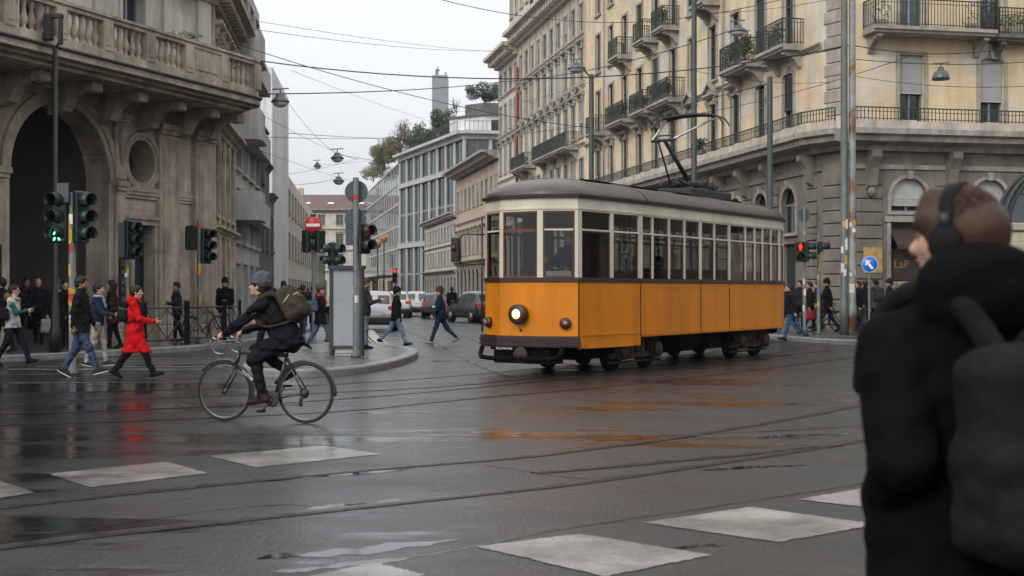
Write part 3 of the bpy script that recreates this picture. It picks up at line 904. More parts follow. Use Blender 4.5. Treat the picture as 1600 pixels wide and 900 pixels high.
def pavement(name, poly, kerb_edge, hgt=0.13):
    """raised slab with a kerb stone along part of its edge"""
    mb = MB(); mb.prism(poly, 0.002, hgt)
    o = tag(mb.build(name, MT['pavement']), kind='structure')
    pts = [Vector((p[0], p[1], 0)) for p in kerb_edge]
    n = len(pts); V = []; F = []
    for i, p in enumerate(pts):
        t = (pts[min(i + 1, n - 1)] - pts[max(i - 1, 0)]).normalized(); s_ = Vector((t.y, -t.x, 0))
        for off, z in ((0.05, 0.001), (0.045, hgt - 0.02), (0.025, hgt + 0.006), (-0.22, hgt + 0.006), (-0.22, 0.03)):
            q = p + s_ * off; V.append((q.x, q.y, z))
    for i in range(n - 1):
        for k in range(4): F.append((i * 5 + k, i * 5 + k + 1, i * 5 + 6 + k, i * 5 + 5 + k))
    mb = MB(); mb.add(V, F)
    k = recalc(mb.build('kerb', MT['kerb'])); tag(k, kind='structure')
    return o


# left pavement, under the arcaded palazzo and up the side street
ke = catmull([(-15.5, 18.5), (-13.0, 23.2), (-10.9, 27.0), (-9.0, 30.2), (-7.75, 33.0), (-7.3, 37), (-7.3, 44), (-8.2, 55), (-11.5, 90), (-16, 130), (-21, 200)], 5)
pavement('pavement_left', [(p.x, p.y) for p in ke] + [(-60, 200), (-60, 18.5)], ke)
# rounded traffic island in the middle
isl = catmull([(-5.2, 25.2), (-4.75, 22.9), (-3.9, 22.2), (-3.26, 22.55), (-2.72, 23.5), (-2.35, 25.3), (-2.15, 28.0), (-2.32, 30.4), (-2.9, 32.4), (-3.7, 33.6), (-4.7, 33.4), (-5.5, 32.4), (-5.7, 29)], 5)
isl2 = [(p.x, p.y) for p in isl]
pavement('pavement_island', isl2, isl + [isl[0]])
# right pavement round the corner building
ke = catmull([(-25, 205), (-14.2, 150), (1.0, 77), (6.9, 48), (7.9, 42), (8.35, 39.2), (8.9, 36.8), (10.0, 35.1), (13, 33.2), (20, 31.0), (40, 28.5)], 5)
pavement('pavement_right', [(p.x, p.y) for p in ke] + [(60, 28), (60, 200)], ke)
# narrow white divider up the street
mb = MB(); ribbon(catmull([(-3.45, 34.2), (-4.2, 39), (-5.15, 46)], 6), 0.3, 0.11, mb)
ribbon(catmull([(-3.45, 34.2), (-4.2, 39), (-5.15, 46)], 6), 0.42, 0.05, mb)
o = mb.build('kerb_divider', mk('divider', (0.42, 0.41, 0.39), 0.5, var=0.3)); tag(o, kind='structure')
md = o.modifiers.new('thick', 'SOLIDIFY'); md.thickness = 0.1; md.offset = -1

# ---- tram rails: grooved steel in the road surface
RAILS = {
    'near_a': [(-9.5, 3.6), (-6.5, 6.2), (-3.55, 8.87), (-2.45, 9.80), (-1.08, 10.83), (0, 11.5), (0.67, 12.1), (2.19, 13.7), (4.65, 17.0), (7.6, 22.2), (11, 29.5), (14.6, 33.8)],
    'near_b': [(-7.9, 2.9), (-5.4, 5.2), (-2.99, 7.48), (-1.69, 8.45), (0, 9.62), (0.55, 10.03), (1.78, 11.15), (2.96, 12.3), (3.6, 13.0), (6.0, 16.0), (9.0, 21.4), (12.4, 28.7), (16, 33)],
    'branch': [(0.18, 10.56), (0.7, 10.85), (1.41, 11.3), (2.2, 11.8), (2.9, 12.31)],
    'tram_right': [(-14, 14.6), (-9.5, 16.2), (-6.7, 17.25), (-4.63, 18.1), (-2.64, 18.95), (-1.0, 20.2), (0.3, 21.95), (2.06, 24.6), (6.5, 31.3), (9.2, 38)],
    'tram_left': [(-14, 16.1), (-9.5, 17.7), (-7.2, 18.65), (-5.2, 19.5), (-3.5, 20.2), (-2.2, 21.2), (-0.87, 22.8), (0.86, 25.4), (5.3, 32.1), (8.0, 38.6)],
    'second_right': [(-14, 11.9), (-8, 13.6), (-4.6, 14.7), (-2.24, 15.9), (-1.2, 17.1), (-0.35, 18.1), (1.75, 20.4), (5.0, 24.9), (9.0, 31)],
    'second_left': [(-14, 13.3), (-8, 14.95), (-5.2, 16.0), (-3.3, 17.0), (-2.1, 18.1), (-1.2, 19.1), (0.65, 21.5), (3.8, 25.9), (8, 32.5)],
    'street_a': [(-14.5, 110), (-9.5, 80), (-4.3, 50), (-2.35, 38), (-1.5, 32), (-0.7, 26), (0.0, 22.2)],
    'street_b': [(-12.8, 110), (-8.0, 80), (-2.8, 50), (-1.0, 38), (-0.2, 32.5), (0.9, 27), (2.2, 24.8)],
}
for k_, pts in RAILS.items():
    P_ = catmull(pts, 12)
    mb = MB()
    wk = 1.45 if k_ in ('near_a', 'near_b', 'branch') else 1.0
    ribbon(P_, 0.105 * wk, 0.0046, mb, 1)
    n = len(P_)
    for off, w in ((0.016 * wk, 0.042 * wk), (-0.034 * wk, 0.014 * wk)):
        Q = []
        for i, p in enumerate(P_):
            t = (P_[min(i + 1, n - 1)] - P_[max(i - 1, 0)]); t = Vector((t.x, t.y, 0)).normalized()
            Q.append(p + Vector((-t.y, t.x, 0)) * off)
        ribbon(Q, w, 0.0064, mb, 0)
    tag(mb.build('tram_rail', [MT['rail_steel'], MT['groove_dark']]), kind='structure')

# ---- painted blocks of the crossings
BLK = [[(-115, 765), (-10, 749), (54, 770), (-62, 789)], [(75, 741), (260, 722), (325, 740), (140, 762)], [(325, 713), (505, 697), (597, 710), (400, 731)],
       [(420, 915), (585, 880), (665, 899), (540, 950)], [(745, 855), (905, 835), (1112, 868), (945, 902)], [(1005, 817), (1172, 793), (1372, 820), (1215, 848)],
       [(1245, 781), (1400, 755), (1560, 772), (1425, 801)], [(1440, 750), (1570, 728), (1730, 742), (1600, 768)]]
for B_ in BLK:
    q = [Vector((*gp(*p), 0)) for p in B_]
    nseg = 26; pts = []
    for i in range(4):
        a, c = q[i], q[(i + 1) % 4]
        for k in range(nseg):
            p = a.lerp(c, k / nseg)
            j = 0.0 if k == 0 else random.gauss(0, 0.0065)
            d = (c - a).normalized(); pts.append((p.x - d.y * j, p.y + d.x * j))
    mb = MB(); mb.add([(p[0], p[1], 0.0042) for p in pts], [tuple(range(len(pts)))])
    tag(recalc(mb.build('crossing_marking', MT['marking'])), kind='structure')
for i in range(5):
    y = 24.3 + i * 0.95
    mb = MB(); mb.add([(-9.6 + i * 0.15, y, 0.0042), (-5.7, y, 0.0042), (-5.75, y + 0.42, 0.0042), (-9.7 + i * 0.15, y + 0.42, 0.0042)], [(0, 1, 2, 3)])
    tag(mb.build('crossing_marking', MT['marking_thin']), kind='structure')
mb = MB(); ribbon(catmull([(-11, 20.5), (-8, 20.9), (-5.6, 21.0), (-4.9, 21.2)], 5), 0.14, 0.0042, mb); ribbon(catmull([(-11, 22.9), (-8, 23.1), (-5.4, 23.2)], 5), 0.14, 0.0042, mb)
tag(mb.build('lane_marking', MT['marking_thin']), kind='structure')
# standing water along the rails and in the worn wheel tracks
wm = bpy.data.materials.new('standing_water'); wm.use_nodes = True
N, L = nt(wm); b = N['Principled BSDF']; b.inputs['Base Color'].default_value = (0.012, 0.012, 0.013, 1); b.inputs['Roughness'].default_value = 0.06; b.inputs['IOR'].default_value = 1.45
nz = N.new('ShaderNodeTexNoise'); nz.inputs['Scale'].default_value = 5; nz.inputs['Detail'].default_value = 3; L.new(N.new('ShaderNodeNewGeometry').outputs['Position'], nz.inputs['Vector'])
bp = N.new('ShaderNodeBump'); bp.inputs['Strength'].default_value = 0.06; bp.inputs['Distance'].default_value = 0.01; L.new(nz.outputs['Fac'], bp.inputs['Height']); L.new(bp.outputs[0], b.inputs['Normal'])
MT['water'] = wm


def puddle(pts, w, seed):
    rr = random.Random(seed); P_ = catmull(pts, 14); n = len(P_); Lf = []; Rt = []
    ph = [rr.uniform(0, 6.28) for _ in range(8)]
    for i, p in enumerate(P_):
        t = (P_[min(i + 1, n - 1)] - P_[max(i - 1, 0)]); t = Vector((t.x, t.y, 0)).normalized(); s_ = Vector((-t.y, t.x, 0)); f = i / (n - 1)
        e = max(1 - (2 * f - 1) ** 4, 0.0) ** 0.7
        wl = w * e * (0.5 + 0.25 * math.sin(9 * f + ph[0]) + 0.15 * math.sin(23 * f + ph[1]) + 0.08 * math.sin(51 * f + ph[2])); wr_ = w * e * (0.5 + 0.25 * math.sin(8 * f + ph[3]) + 0.15 * math.sin(27 * f + ph[4]) + 0.08 * math.sin(47 * f + ph[5]))
        Lf.append(p + s_ * max(wl, 0.004)); Rt.append(p - s_ * max(wr_, 0.004))
    mb = MB(); V = [(q.x, q.y, 0.002) for pr in zip(Lf, Rt) for q in pr]
    mb.add(V, [(2 * i + 1, 2 * i + 3, 2 * i + 2, 2 * i) for i in range(n - 1)])
    tag(mb.build('puddle', MT['water']), kind='structure')


for k, (px, w) in enumerate((([(395, 753), (470, 747), (560, 740), (640, 733)], 0.10), ([(480, 796), (560, 788), (640, 782)], 0.12), ([(400, 874), (480, 866), (600, 857), (720, 843)], 0.16), ([(430, 894), (520, 886), (640, 872)], 0.10),
        ([(1090, 735), (1180, 730), (1260, 727)], 0.10), ([(1180, 684), (1260, 680), (1340, 678)], 0.14), ([(1040, 858), (1090, 853), (1130, 851)], 0.07), ([(930, 690), (1000, 684), (1050, 679)], 0.12))):
    puddle([gp(*q) for q in px], w, k + 1)
# tar seams and a cross joint between the rails
mb = MB()
for pts, w in (([(-0.95, 6.9), (-0.37, 7.37), (0.24, 8.0), (1.2, 8.75), (2.4, 9.7), (4.2, 11.2)], 0.035), ([(-0.35, 11.15), (0.05, 10.75), (0.4, 10.35), (0.75, 10.15)], 0.05),
               ([(-5, 5.2), (-2.2, 8.6), (-1.2, 9.0)], 0.03), ([(2.6, 13.6), (5.2, 15.0), (8, 16)], 0.04), ([(-7, 12.6), (-3, 13.4), (1, 13.2), (5, 14.6)], 0.04)):
    P_ = catmull(pts, 10)
    P_ = [p + Vector((random.uniform(-.012, .012), random.uniform(-.012, .012), 0)) for p in P_]
    ribbon(P_, w, 0.0015, mb)
tag(mb.build('road_seam', mat('tar', (0.012, 0.012, 0.012), 0.25, var=0.2)), kind='structure')


# ------------------------------------------------------------------ building kit
def inv(root): return Matrix.Translation(root.location).inverted()


def arch_pts(u0, u1, zs, rise, n=14):
    c = (u0 + u1) / 2; r = (u1 - u0) / 2
    return [(c - r * math.cos(math.pi * i / n), zs + rise * math.sin(math.pi * i / n)) for i in range(n + 1)]


def wall_mesh(mb, u0, u1, z0, z1, holes, depth, y=0.0, mi=0):
    """wall sheet with real openings and reveals. hole = (u0,u1,z0,z1,kind) kind: None, 'arch', 'round', 'seg'"""
    us = sorted({round(v, 4) for v in [u0, u1] + [h[0] for h in holes] + [h[1] for h in holes] if u0 - 1e-6 <= v <= u1 + 1e-6})
    zs = sorted({round(v, 4) for v in [z0, z1] + [h[2] for h in holes] + [h[3] for h in holes] if z0 - 1e-6 <= v <= z1 + 1e-6})
    for i in range(len(us) - 1):
        j = 0
        while j < len(zs) - 1:
            cu = (us[i] + us[i + 1]) / 2
            ins = lambda jj: any(h[0] < cu < h[1] and h[2] < (zs[jj] + zs[jj + 1]) / 2 < h[3] for h in holes)
            if ins(j): j += 1; continue
            k = j
            while k + 1 < len(zs) - 1 and not ins(k + 1): k += 1
            mb.add([(us[i], y, zs[j]), (us[i + 1], y, zs[j]), (us[i + 1], y, zs[k + 1]), (us[i], y, zs[k + 1])], [(0, 1, 2, 3)], mi)
            j = k + 1
    for h in holes:
        a, b, c, d = h[:4]; kind = h[4] if len(h) > 4 else None
        if kind is None: loop = [(a, c), (b, c), (b, d), (a, d)]
        elif kind == 'round':
            m = ((a + b) / 2, (c + d) / 2); ru = (b - a) / 2; rz = (d - c) / 2
            loop = [(m[0] + ru * math.cos(t), m[1] + rz * math.sin(t)) for t in np.linspace(0, 2 * math.pi, 32, endpoint=False)]
            for q in range(32):
                p, n_ = loop[q], loop[(q + 1) % 32]
                pr = lambda s_: (a if s_[0] < m[0] else b, s_[1]) if abs((s_[0] - m[0]) / ru) > abs((s_[1] - m[1]) / rz) else (s_[0], c if s_[1] < m[1] else d)
                P1, P2 = pr(p), pr(n_)
                corner = None
                if (P1[0] in (a, b)) != (P2[0] in (a, b)):
                    corner = (b if p[0] > m[0] else a, d if p[1] > m[1] else c)
                vs = [p, P1] + ([corner] if corner else []) + [P2, n_]
                mb.add([(v[0], y, v[1]) for v in vs], [tuple(range(len(vs)))], mi)
        else:
            rise = (b - a) / 2 if kind == 'arch' else (b - a) * 0.16
            zs_ = d - rise
            ap = arch_pts(a, b, zs_, rise)
            for q in range(len(ap) - 1):
                p, n_ = ap[q], ap[q + 1]
                mb.add([(p[0], y, p[1]), (n_[0], y, n_[1]), (n_[0], y, d), (p[0], y, d)], [(0, 1, 2, 3)], mi)
            loop = [(a, c), (b, c)] + [(p[0], p[1]) for p in reversed(ap)]
        n = len(loop)
        for q in range(n):
            p, n_ = loop[q], loop[(q + 1) % n]
            mb.add([(p[0], y, p[1]), (n_[0], y, n_[1]), (n_[0], y + depth, n_[1]), (p[0], y + depth, p[1])], [(0, 3, 2, 1)], mi)


WIN = {}
def win_parts(w, h, kind, style, depth, blind, mats, curtain):
    key = (round(w, 2), round(h, 2), kind, style, depth, blind, mats, curtain)
    if key in WIN: return WIN[key]
    trim, sash, pane, blm = [MT[q] for q in mats]
    rise = 0 if kind is None else (w / 2 if kind == 'arch' else w * 0.16)
    a = w / 2
    top = h - rise
    mb = MB(); t = 0.13 if style != 'thin' else 0.07; pr = 0.06
    mb.box(-a - t - 0.05, a + t + 0.05, -pr - 0.07, 0.02, -0.11, -0.003)          # sill
    if style in ('plain', 'thin', 'hood', 'pediment', 'key'):
        for sg in (-1, 1):
            x0, x1 = sorted((sg * (a + 0.003), sg * (a + t)))
            mb.box(x0, x1, -pr, 0.02, 0, top)
        if kind is None: mb.box(-a - t, a + t, -pr, 0.02, h + 0.003, h + t)
        else:
            o_ = arch_pts(-a - t, a + t, top, rise + t); i_ = arch_pts(-a - 0.003, a + 0.003, top, rise + 0.003)
            for q in range(len(o_) - 1):
                V = [(i_[q][0], -pr, i_[q][1]), (i_[q + 1][0], -pr, i_[q + 1][1]), (o_[q + 1][0], -pr, o_[q + 1][1]), (o_[q][0], -pr, o_[q][1])]
                mb.add(V + [(v[0], 0.02, v[2]) for v in V], [(0, 1, 2, 3), (3, 2, 6, 7), (1, 0, 4, 5)])
        if style in ('key',): mb.vprism([(-0.09, h - 0.04), (0.09, h - 0.04), (0.13, h + t + 0.12), (-0.13, h + t + 0.12)], -pr - 0.08, 0.02)
        if style in ('hood', 'pediment'):
            mb.sweep([(-0.30, h + 0.36), (-0.30, h + 0.44), (0.02, h + 0.44), (0.02, h + 0.28), (-0.20, h + 0.28)], -a - t - 0.12, a + t + 0.12)
            for sg in (-1, 1):
                x0, x1 = sorted((sg * (a + 0.0), sg * (a + t + 0.02)))
                mb.box(x0 , x1, -0.2, 0.02, h + t * 0.3, h + 0.28)
                mb.box(x0 + 0.02, x1 - 0.02, -0.13, 0.02, h - 0.1, h + t * 0.3)
        if style == 'pediment':
            e = a + t + 0.14
            mb.vprism([(-e, h + 0.443), (e, h + 0.443), (0, h + 0.86)], -0.14, 0.02)
            for sg in (-1, 1):
                mb.vprism([(sg * e, h + 0.443), (sg * e, h + 0.55), (0, h + 0.98), (0, h + 0.86)][::sg], -0.30, 0.02)
    me_s = mb.mesh('window_surround', trim)
    # sash
    mb = MB(); f = 0.055; y0, y1 = depth - min(0.07, depth * 0.6), depth + 0.01
    mb.box(-a, -a + f, y0, y1, 0, top); mb.box(a - f, a, y0, y1, 0, top); mb.box(-a + f, a - f, y0, y1, 0, f)
    if w > 0.6: mb.box(-0.035, 0.035, y0 - 0.01, y1, f, top - (f if kind is None else 0))
    if kind is None: mb.box(-a + f, a - f, y0, y1, h - f, h)
    else:
        mb.box(-a + f, a - f, y0, y1, top - f, top)
        o_ = arch_pts(-a, a, top, rise); i_ = arch_pts(-a + f, a - f, top, max(rise - f, 0.02))
        for q in range(len(o_) - 1):
            mb.add([(i_[q][0], y0, i_[q][1]), (i_[q + 1][0], y0, i_[q + 1][1]), (o_[q + 1][0], y0, o_[q + 1][1]), (o_[q][0], y0, o_[q][1])], [(0, 1, 2, 3)])
    if h > 1.5: mb.box(-a + f, a - f, y0 + 0.005, y1, h * 0.62, h * 0.62 + 0.05)
    me_f = mb.mesh('window_frame', sash)
    mb = MB()
    if kind is None: mb.add([(-a, depth, 0), (a, depth, 0), (a, depth, h), (-a, depth, h)], [(0, 1, 2, 3)])
    else:
        ap = arch_pts(-a, a, top, rise)
        mb.add([(-a, depth, 0), (a, depth, 0)] + [(p[0], depth, p[1]) for p in reversed(ap)], [tuple(range(len(ap) + 2))])
    me_p = mb.mesh('window_pane', pane)
    me_b = None
    if blind > 0:
        mb = MB(); zb = h * (1 - blind); z = zb; zt = h - 0.01 if kind is None else top
        yb = max(depth - 0.15, 0.02)
        while z < zt:
            z2 = min(z + 0.055, zt)
            mb.add([(-a + 0.02, yb, z), (a - 0.02, yb, z), (a - 0.02, yb - 0.018, z2 - 0.012), (-a + 0.02, yb - 0.018, z2 - 0.012), (-a + 0.02, yb, z2), (a - 0.02, yb, z2)], [(0, 1, 2, 3), (3, 2, 5, 4)])
            z = z2
        if kind is not None:
            ap = arch_pts(-a + 0.02, a - 0.02, top, rise)
            mb.add([(p[0], yb, p[1]) for p in reversed(ap)], [tuple(range(len(ap)))])
        mb.box(-a + 0.02, a - 0.02, yb - 0.02, yb + 0.02, zb - 0.05, zb)
        me_b = mb.mesh('window_shutter', blm)
    if curtain:
        pass
    WIN[key] = (me_s, me_f, me_p, me_b)
    return WIN[key]


def add_window(root, F, u, z, w, h, kind=None, style='plain', depth=0.28, blind=0.0, mats=('stone_trim', 'sash_grey', 'pane', 'shutter_grey'), name='window', curtain=False):
    s_, f_, p_, b_ = win_parts(w, h, kind, style, depth, blind, mats, curtain)
    o = link_mesh(name, s_, root, inv(root) @ F @ T(u, 0, z))
    link_mesh('frame', f_, o); link_mesh('pane', p_, o)
    if b_ is not None: link_mesh('shutter', b_, o)
    return o


def storey(root, F, u0, u1, z0, z1, wins, wm, depth=0.28, name='wall', y=0.0, extra_holes=()):
    holes = [(q['u'] - q['w'] / 2, q['u'] + q['w'] / 2, q['z'], q['z'] + q['h'], q.get('kind')) for q in wins] + list(extra_holes)
    mb = MB(); wall_mesh(mb, u0, u1, z0, z1, holes, depth, y)
    o = mb.build(name, wm, root, inv(root) @ F)
    for q in wins:
        q = dict(q); q.pop('skip', None)
        add_window(root, F, depth=depth, **q)
    return o


def railing(mb, pts, z0, z1, step=0.115, r=0.011, post=0.02):
    """iron bars between top and bottom rails along a polyline of (u, y)"""
    for i in range(len(pts) - 1):
        a = Vector((*pts[i], 0)); c = Vector((*pts[i + 1], 0)); Ln = (c - a).length
        n = max(int(Ln / step), 1)
        for k in range(n + 1):
            p = a.lerp(c, k / n); rr = post if k in (0, n) else r
            mb.add([(p.x - rr, p.y - rr, z0), (p.x + rr, p.y - rr, z0), (p.x + rr, p.y + rr, z0), (p.x - rr, p.y + rr, z0),
                    (p.x - rr, p.y - rr, z1), (p.x + rr, p.y - rr, z1), (p.x + rr, p.y + rr, z1), (p.x - rr, p.y + rr, z1)],
                   [(0, 1, 5, 4), (1, 2, 6, 5), (2, 3, 7, 6), (3, 0, 4, 7), (4, 5, 6, 7)])
        for zz, rr in ((z1, 0.025), (z0 + 0.08, 0.015), (z1 - 0.14, 0.012)):
            mb.tube([(a.x, a.y, zz), (c.x, c.y, zz)], rr, 5)


def balcony(root, F, u, z, w, proj=0.85, hgt=0.95, mats=('stone_trim', 'iron'), nbr=2):
    mb = MB(); a = w / 2
    mb.sweep([(-proj, 0.10), (-proj, 0.22), (0.02, 0.22), (0.02, 0.0), (-proj + 0.10, 0.0), (-proj + 0.08, 0.08)], -a, a)
    for k in range(nbr):
        x = -a + 0.3 + (w - 0.6) * (k / max(nbr - 1, 1))
        poly = [(0.02, -0.003), (-proj * 0.78, -0.003), (-proj * 0.8, -0.12), (-proj * 0.5, -0.22), (-proj * 0.3, -0.36), (-0.1, -0.6), (0.02, -0.62)]
        n = len(poly)
        P = [(x - 0.11, p[0], p[1]) for p in poly] + [(x + 0.11, p[0], p[1]) for p in poly]
        mb.add(P, [tuple(range(n)), tuple(range(2 * n - 1, n - 1, -1))] + [((i + 1) % n, i, n + i, n + (i + 1) % n) for i in range(n)])
    o = mb.build('balcony', MT[mats[0]], root, inv(root) @ F @ T(u, 0, z))
    recalc(o)
    mb = MB(); railing(mb, [(-a + 0.05, -0.0), (-a + 0.05, -proj + 0.06), (a - 0.05, -proj + 0.06), (a - 0.05, 0.0)], 0.224, 0.22 + hgt)
    mb.build('railing', MT[mats[1]], o)
    return o


def cornice(root, F, u0, u1, z, proj, hgt, m, dent=0.0, name='cornice', y=0.0):
    mb = MB()
    mb.sweep([(y + 0.03, z), (y - proj * 0.25, z), (y - proj * 0.3, z + hgt * 0.25), (y - proj * 0.55, z + hgt * 0.42), (y - proj * 0.6, z + hgt * 0.6), (y - proj, z + hgt * 0.72), (y - proj, z + hgt), (y + 0.03, z + hgt)], u0, u1)
    if dent:
        n = int((u1 - u0) / dent)
        for k in range(n):
            x = u0 + (k + 0.25) * dent
            mb.box(x, x + dent * 0.5, y - proj * 0.72, y - 0.01, z + hgt * 0.2, z + hgt * 0.62)
    return recalc(mb.build(name, m, root, inv(root) @ F))


def back_volume(root, poly, z0, z1, m, name='block'):
    """the body behind a facade: closes roofs and far sides"""
    mb = MB(); mb.prism(poly, z0, z1); o = mb.build(name, m, root, inv(root)); recalc(o); return o
# ------------------------------------------------------------------ building materials
mk('stone_trim', (0.36, 0.33, 0.285), 0.8, var=0.25, vscale=2.5, bump=0.25, bscale=25, streak=0.4)
mk('stone_pale', (0.55, 0.49, 0.41), 0.8, var=0.2, vscale=2, bump=0.2, bscale=25, streak=0.35)
mk('stucco_yellow', (0.76, 0.60, 0.385), 0.85, var=0.12, vscale=1.2, bump=0.12, bscale=30, streak=0.22, patch=(0.66, 0.585, 0.48), pscale=0.6, pcut=0.5, brick=(1.9, 0.58, 0.006, 0.95, 0.72), dirt=0.14)
mk('stucco_cream', (0.68, 0.59, 0.46), 0.85, var=0.15, vscale=1.1, bump=0.12, bscale=30, streak=0.3, patch=(0.5, 0.42, 0.33), pscale=0.3, pcut=0.55)
mk('stucco_pale', (0.60, 0.56, 0.48), 0.85, var=0.15, vscale=1.1, bump=0.12, streak=0.3)
mk('stucco_pink', (0.48, 0.37, 0.28), 0.85, var=0.18, vscale=0.8, streak=0.3)
mk('stucco_white', (0.56, 0.54, 0.50), 0.85, var=0.15, vscale=0.8, streak=0.3)
mk('stone_grey', (0.23, 0.203, 0.168), 0.8, var=0.22, vscale=1.6, bump=0.3, bscale=22, streak=0.35, dirt=0.25)
mk('palazzo_stone', (0.55, 0.465, 0.375), 0.8, var=0.26, vscale=1.3, bump=0.35, bscale=18, streak=0.42, dirt=0.3, brick=(1.35, 0.62, 0.006), patch=(0.36, 0.32, 0.27), pscale=0.5, pcut=0.55)
mk('palazzo_trim', (0.47, 0.39, 0.305), 0.8, var=0.3, vscale=2.2, bump=0.35, bscale=18, streak=0.55, dirt=0.35)
mk('palazzo_upper', (0.60, 0.56, 0.50), 0.85, var=0.18, vscale=1.0, bump=0.15, streak=0.4, dirt=0.15)
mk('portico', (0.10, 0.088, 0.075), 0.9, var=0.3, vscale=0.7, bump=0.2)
mk('concrete', (0.46, 0.455, 0.44), 0.8, var=0.2, vscale=0.8, streak=0.4, bump=0.2)
mk('concrete_dark', (0.13, 0.125, 0.12), 0.8, var=0.25, vscale=0.8, streak=0.4, bump=0.2)
mk('slab_white', (0.74, 0.75, 0.76), 0.7, var=0.08, vscale=0.4, streak=0.35)
mk('roof_tile', (0.12, 0.078, 0.064), 0.85, var=0.3, vscale=0.8, bump=0.3, bscale=6)
mk('roof_dark', (0.08, 0.08, 0.08), 0.8)
mk('grid_white', (0.46, 0.47, 0.47), 0.6, var=0.1, streak=0.25)
mk('tower_grey', (0.15, 0.155, 0.17), 0.6, var=0.05, vscale=0.1)
mk('shop_brown', (0.045, 0.028, 0.022), 0.6, var=0.25)
mk('gold', (0.36, 0.22, 0.08), 0.4, 0.4, var=0.2)
mk('ochre_plate', (0.42, 0.27, 0.10), 0.7, var=0.35, vscale=5)
mk('poster_dark', (0.02, 0.022, 0.025), 0.25)
mk('display', (0.42, 0.34, 0.25), 0.5, var=0.7, vscale=7)
mk('red_pipe', (0.30, 0.07, 0.045), 0.6)
mk('cream_base', (0.50, 0.43, 0.33), 0.75, var=0.25, vscale=2, streak=0.3)


def text_mesh(name, s, size, m, parent, mtx, ext=0.004):
    c = bpy.data.curves.new(name, 'FONT'); c.body = s; c.size = size; c.extrude = ext; c.align_x = 'CENTER'; c.align_y = 'CENTER'; c.resolution_u = 3
    o = bpy.data.objects.new(name, c)
    COL.objects.link(o)
    bpy.context.view_layer.update()
    me = bpy.data.meshes.new_from_object(o.evaluated_get(bpy.context.evaluated_depsgraph_get()))
    bpy.data.objects.remove(o)
    me.materials.clear(); me.materials.append(m)
    return link_mesh(name, me, parent, mtx)


def rustic(root, F, u0, u1, z0, z1, m, ch=0.46, proud=0.075, y=0.0, name='pier'):
    mb = MB(); n = max(int(round((z1 - z0) / ch)), 1); c = (z1 - z0) / n
    for k in range(n):
        mb.bbox(u0, u1, y - proud, y + 0.02, z0 + k * c + 0.02, z0 + (k + 1) * c - 0.02, 0.02)
    mb.box(u0 + 0.015, u1 - 0.015, y - 0.012, y + 0.02, z0, z1)
    return mb.build(name, m, root, inv(root) @ F)


def console(mb, u, y, z, w, d, h):
    """scrolled bracket under a ledge"""
    poly = [(y, z), (y - d, z), (y - d, z - h * 0.18), (y - d * 0.8, z - h * 0.3), (y - d * 0.62, z - h * 0.45), (y - d * 0.5, z - h * 0.7), (y - d * 0.42, z - h * 0.9), (y - d * 0.2, z - h), (y, z - h)]
    n = len(poly)
    P = [(u - w / 2, p[0], p[1]) for p in poly] + [(u + w / 2, p[0], p[1]) for p in poly]
    mb.add(P, [tuple(range(n)), tuple(range(2 * n - 1, n - 1, -1))] + [((i + 1) % n, i, n + i, n + (i + 1) % n) for i in range(n)])


# ================================================================== right: yellow corner building
LD = Vector((-0.2008, 0.9796))          # along the street, away from the camera
CA = Vector((11.15, 46.0)); CB = Vector((11.8, 45.0))
def side_frame(t): p = CA + LD * t; return frame((p.x, p.y, 0), (-LD.x, -LD.y))


YB = thing('corner_building', 'yellow stucco corner building with balconies over a grey rusticated stone ground floor', 'building', (12, 46, 0))
FF = frame((CB.x, CB.y, 0), (0.9796, 0.2008))
FS = side_frame(33.0)                    # u = 33 - t
FC = frame((CA.x, CA.y, 0), (CB - CA)); LC = (CB - CA).length
MY, MG = MT['stucco_yellow'], MT['stone_grey']
GT = ('stone_trim', 'sash_grey', 'pane', 'shutter_grey')
fu = [2.35, 5.5, 8.65, 11.8]
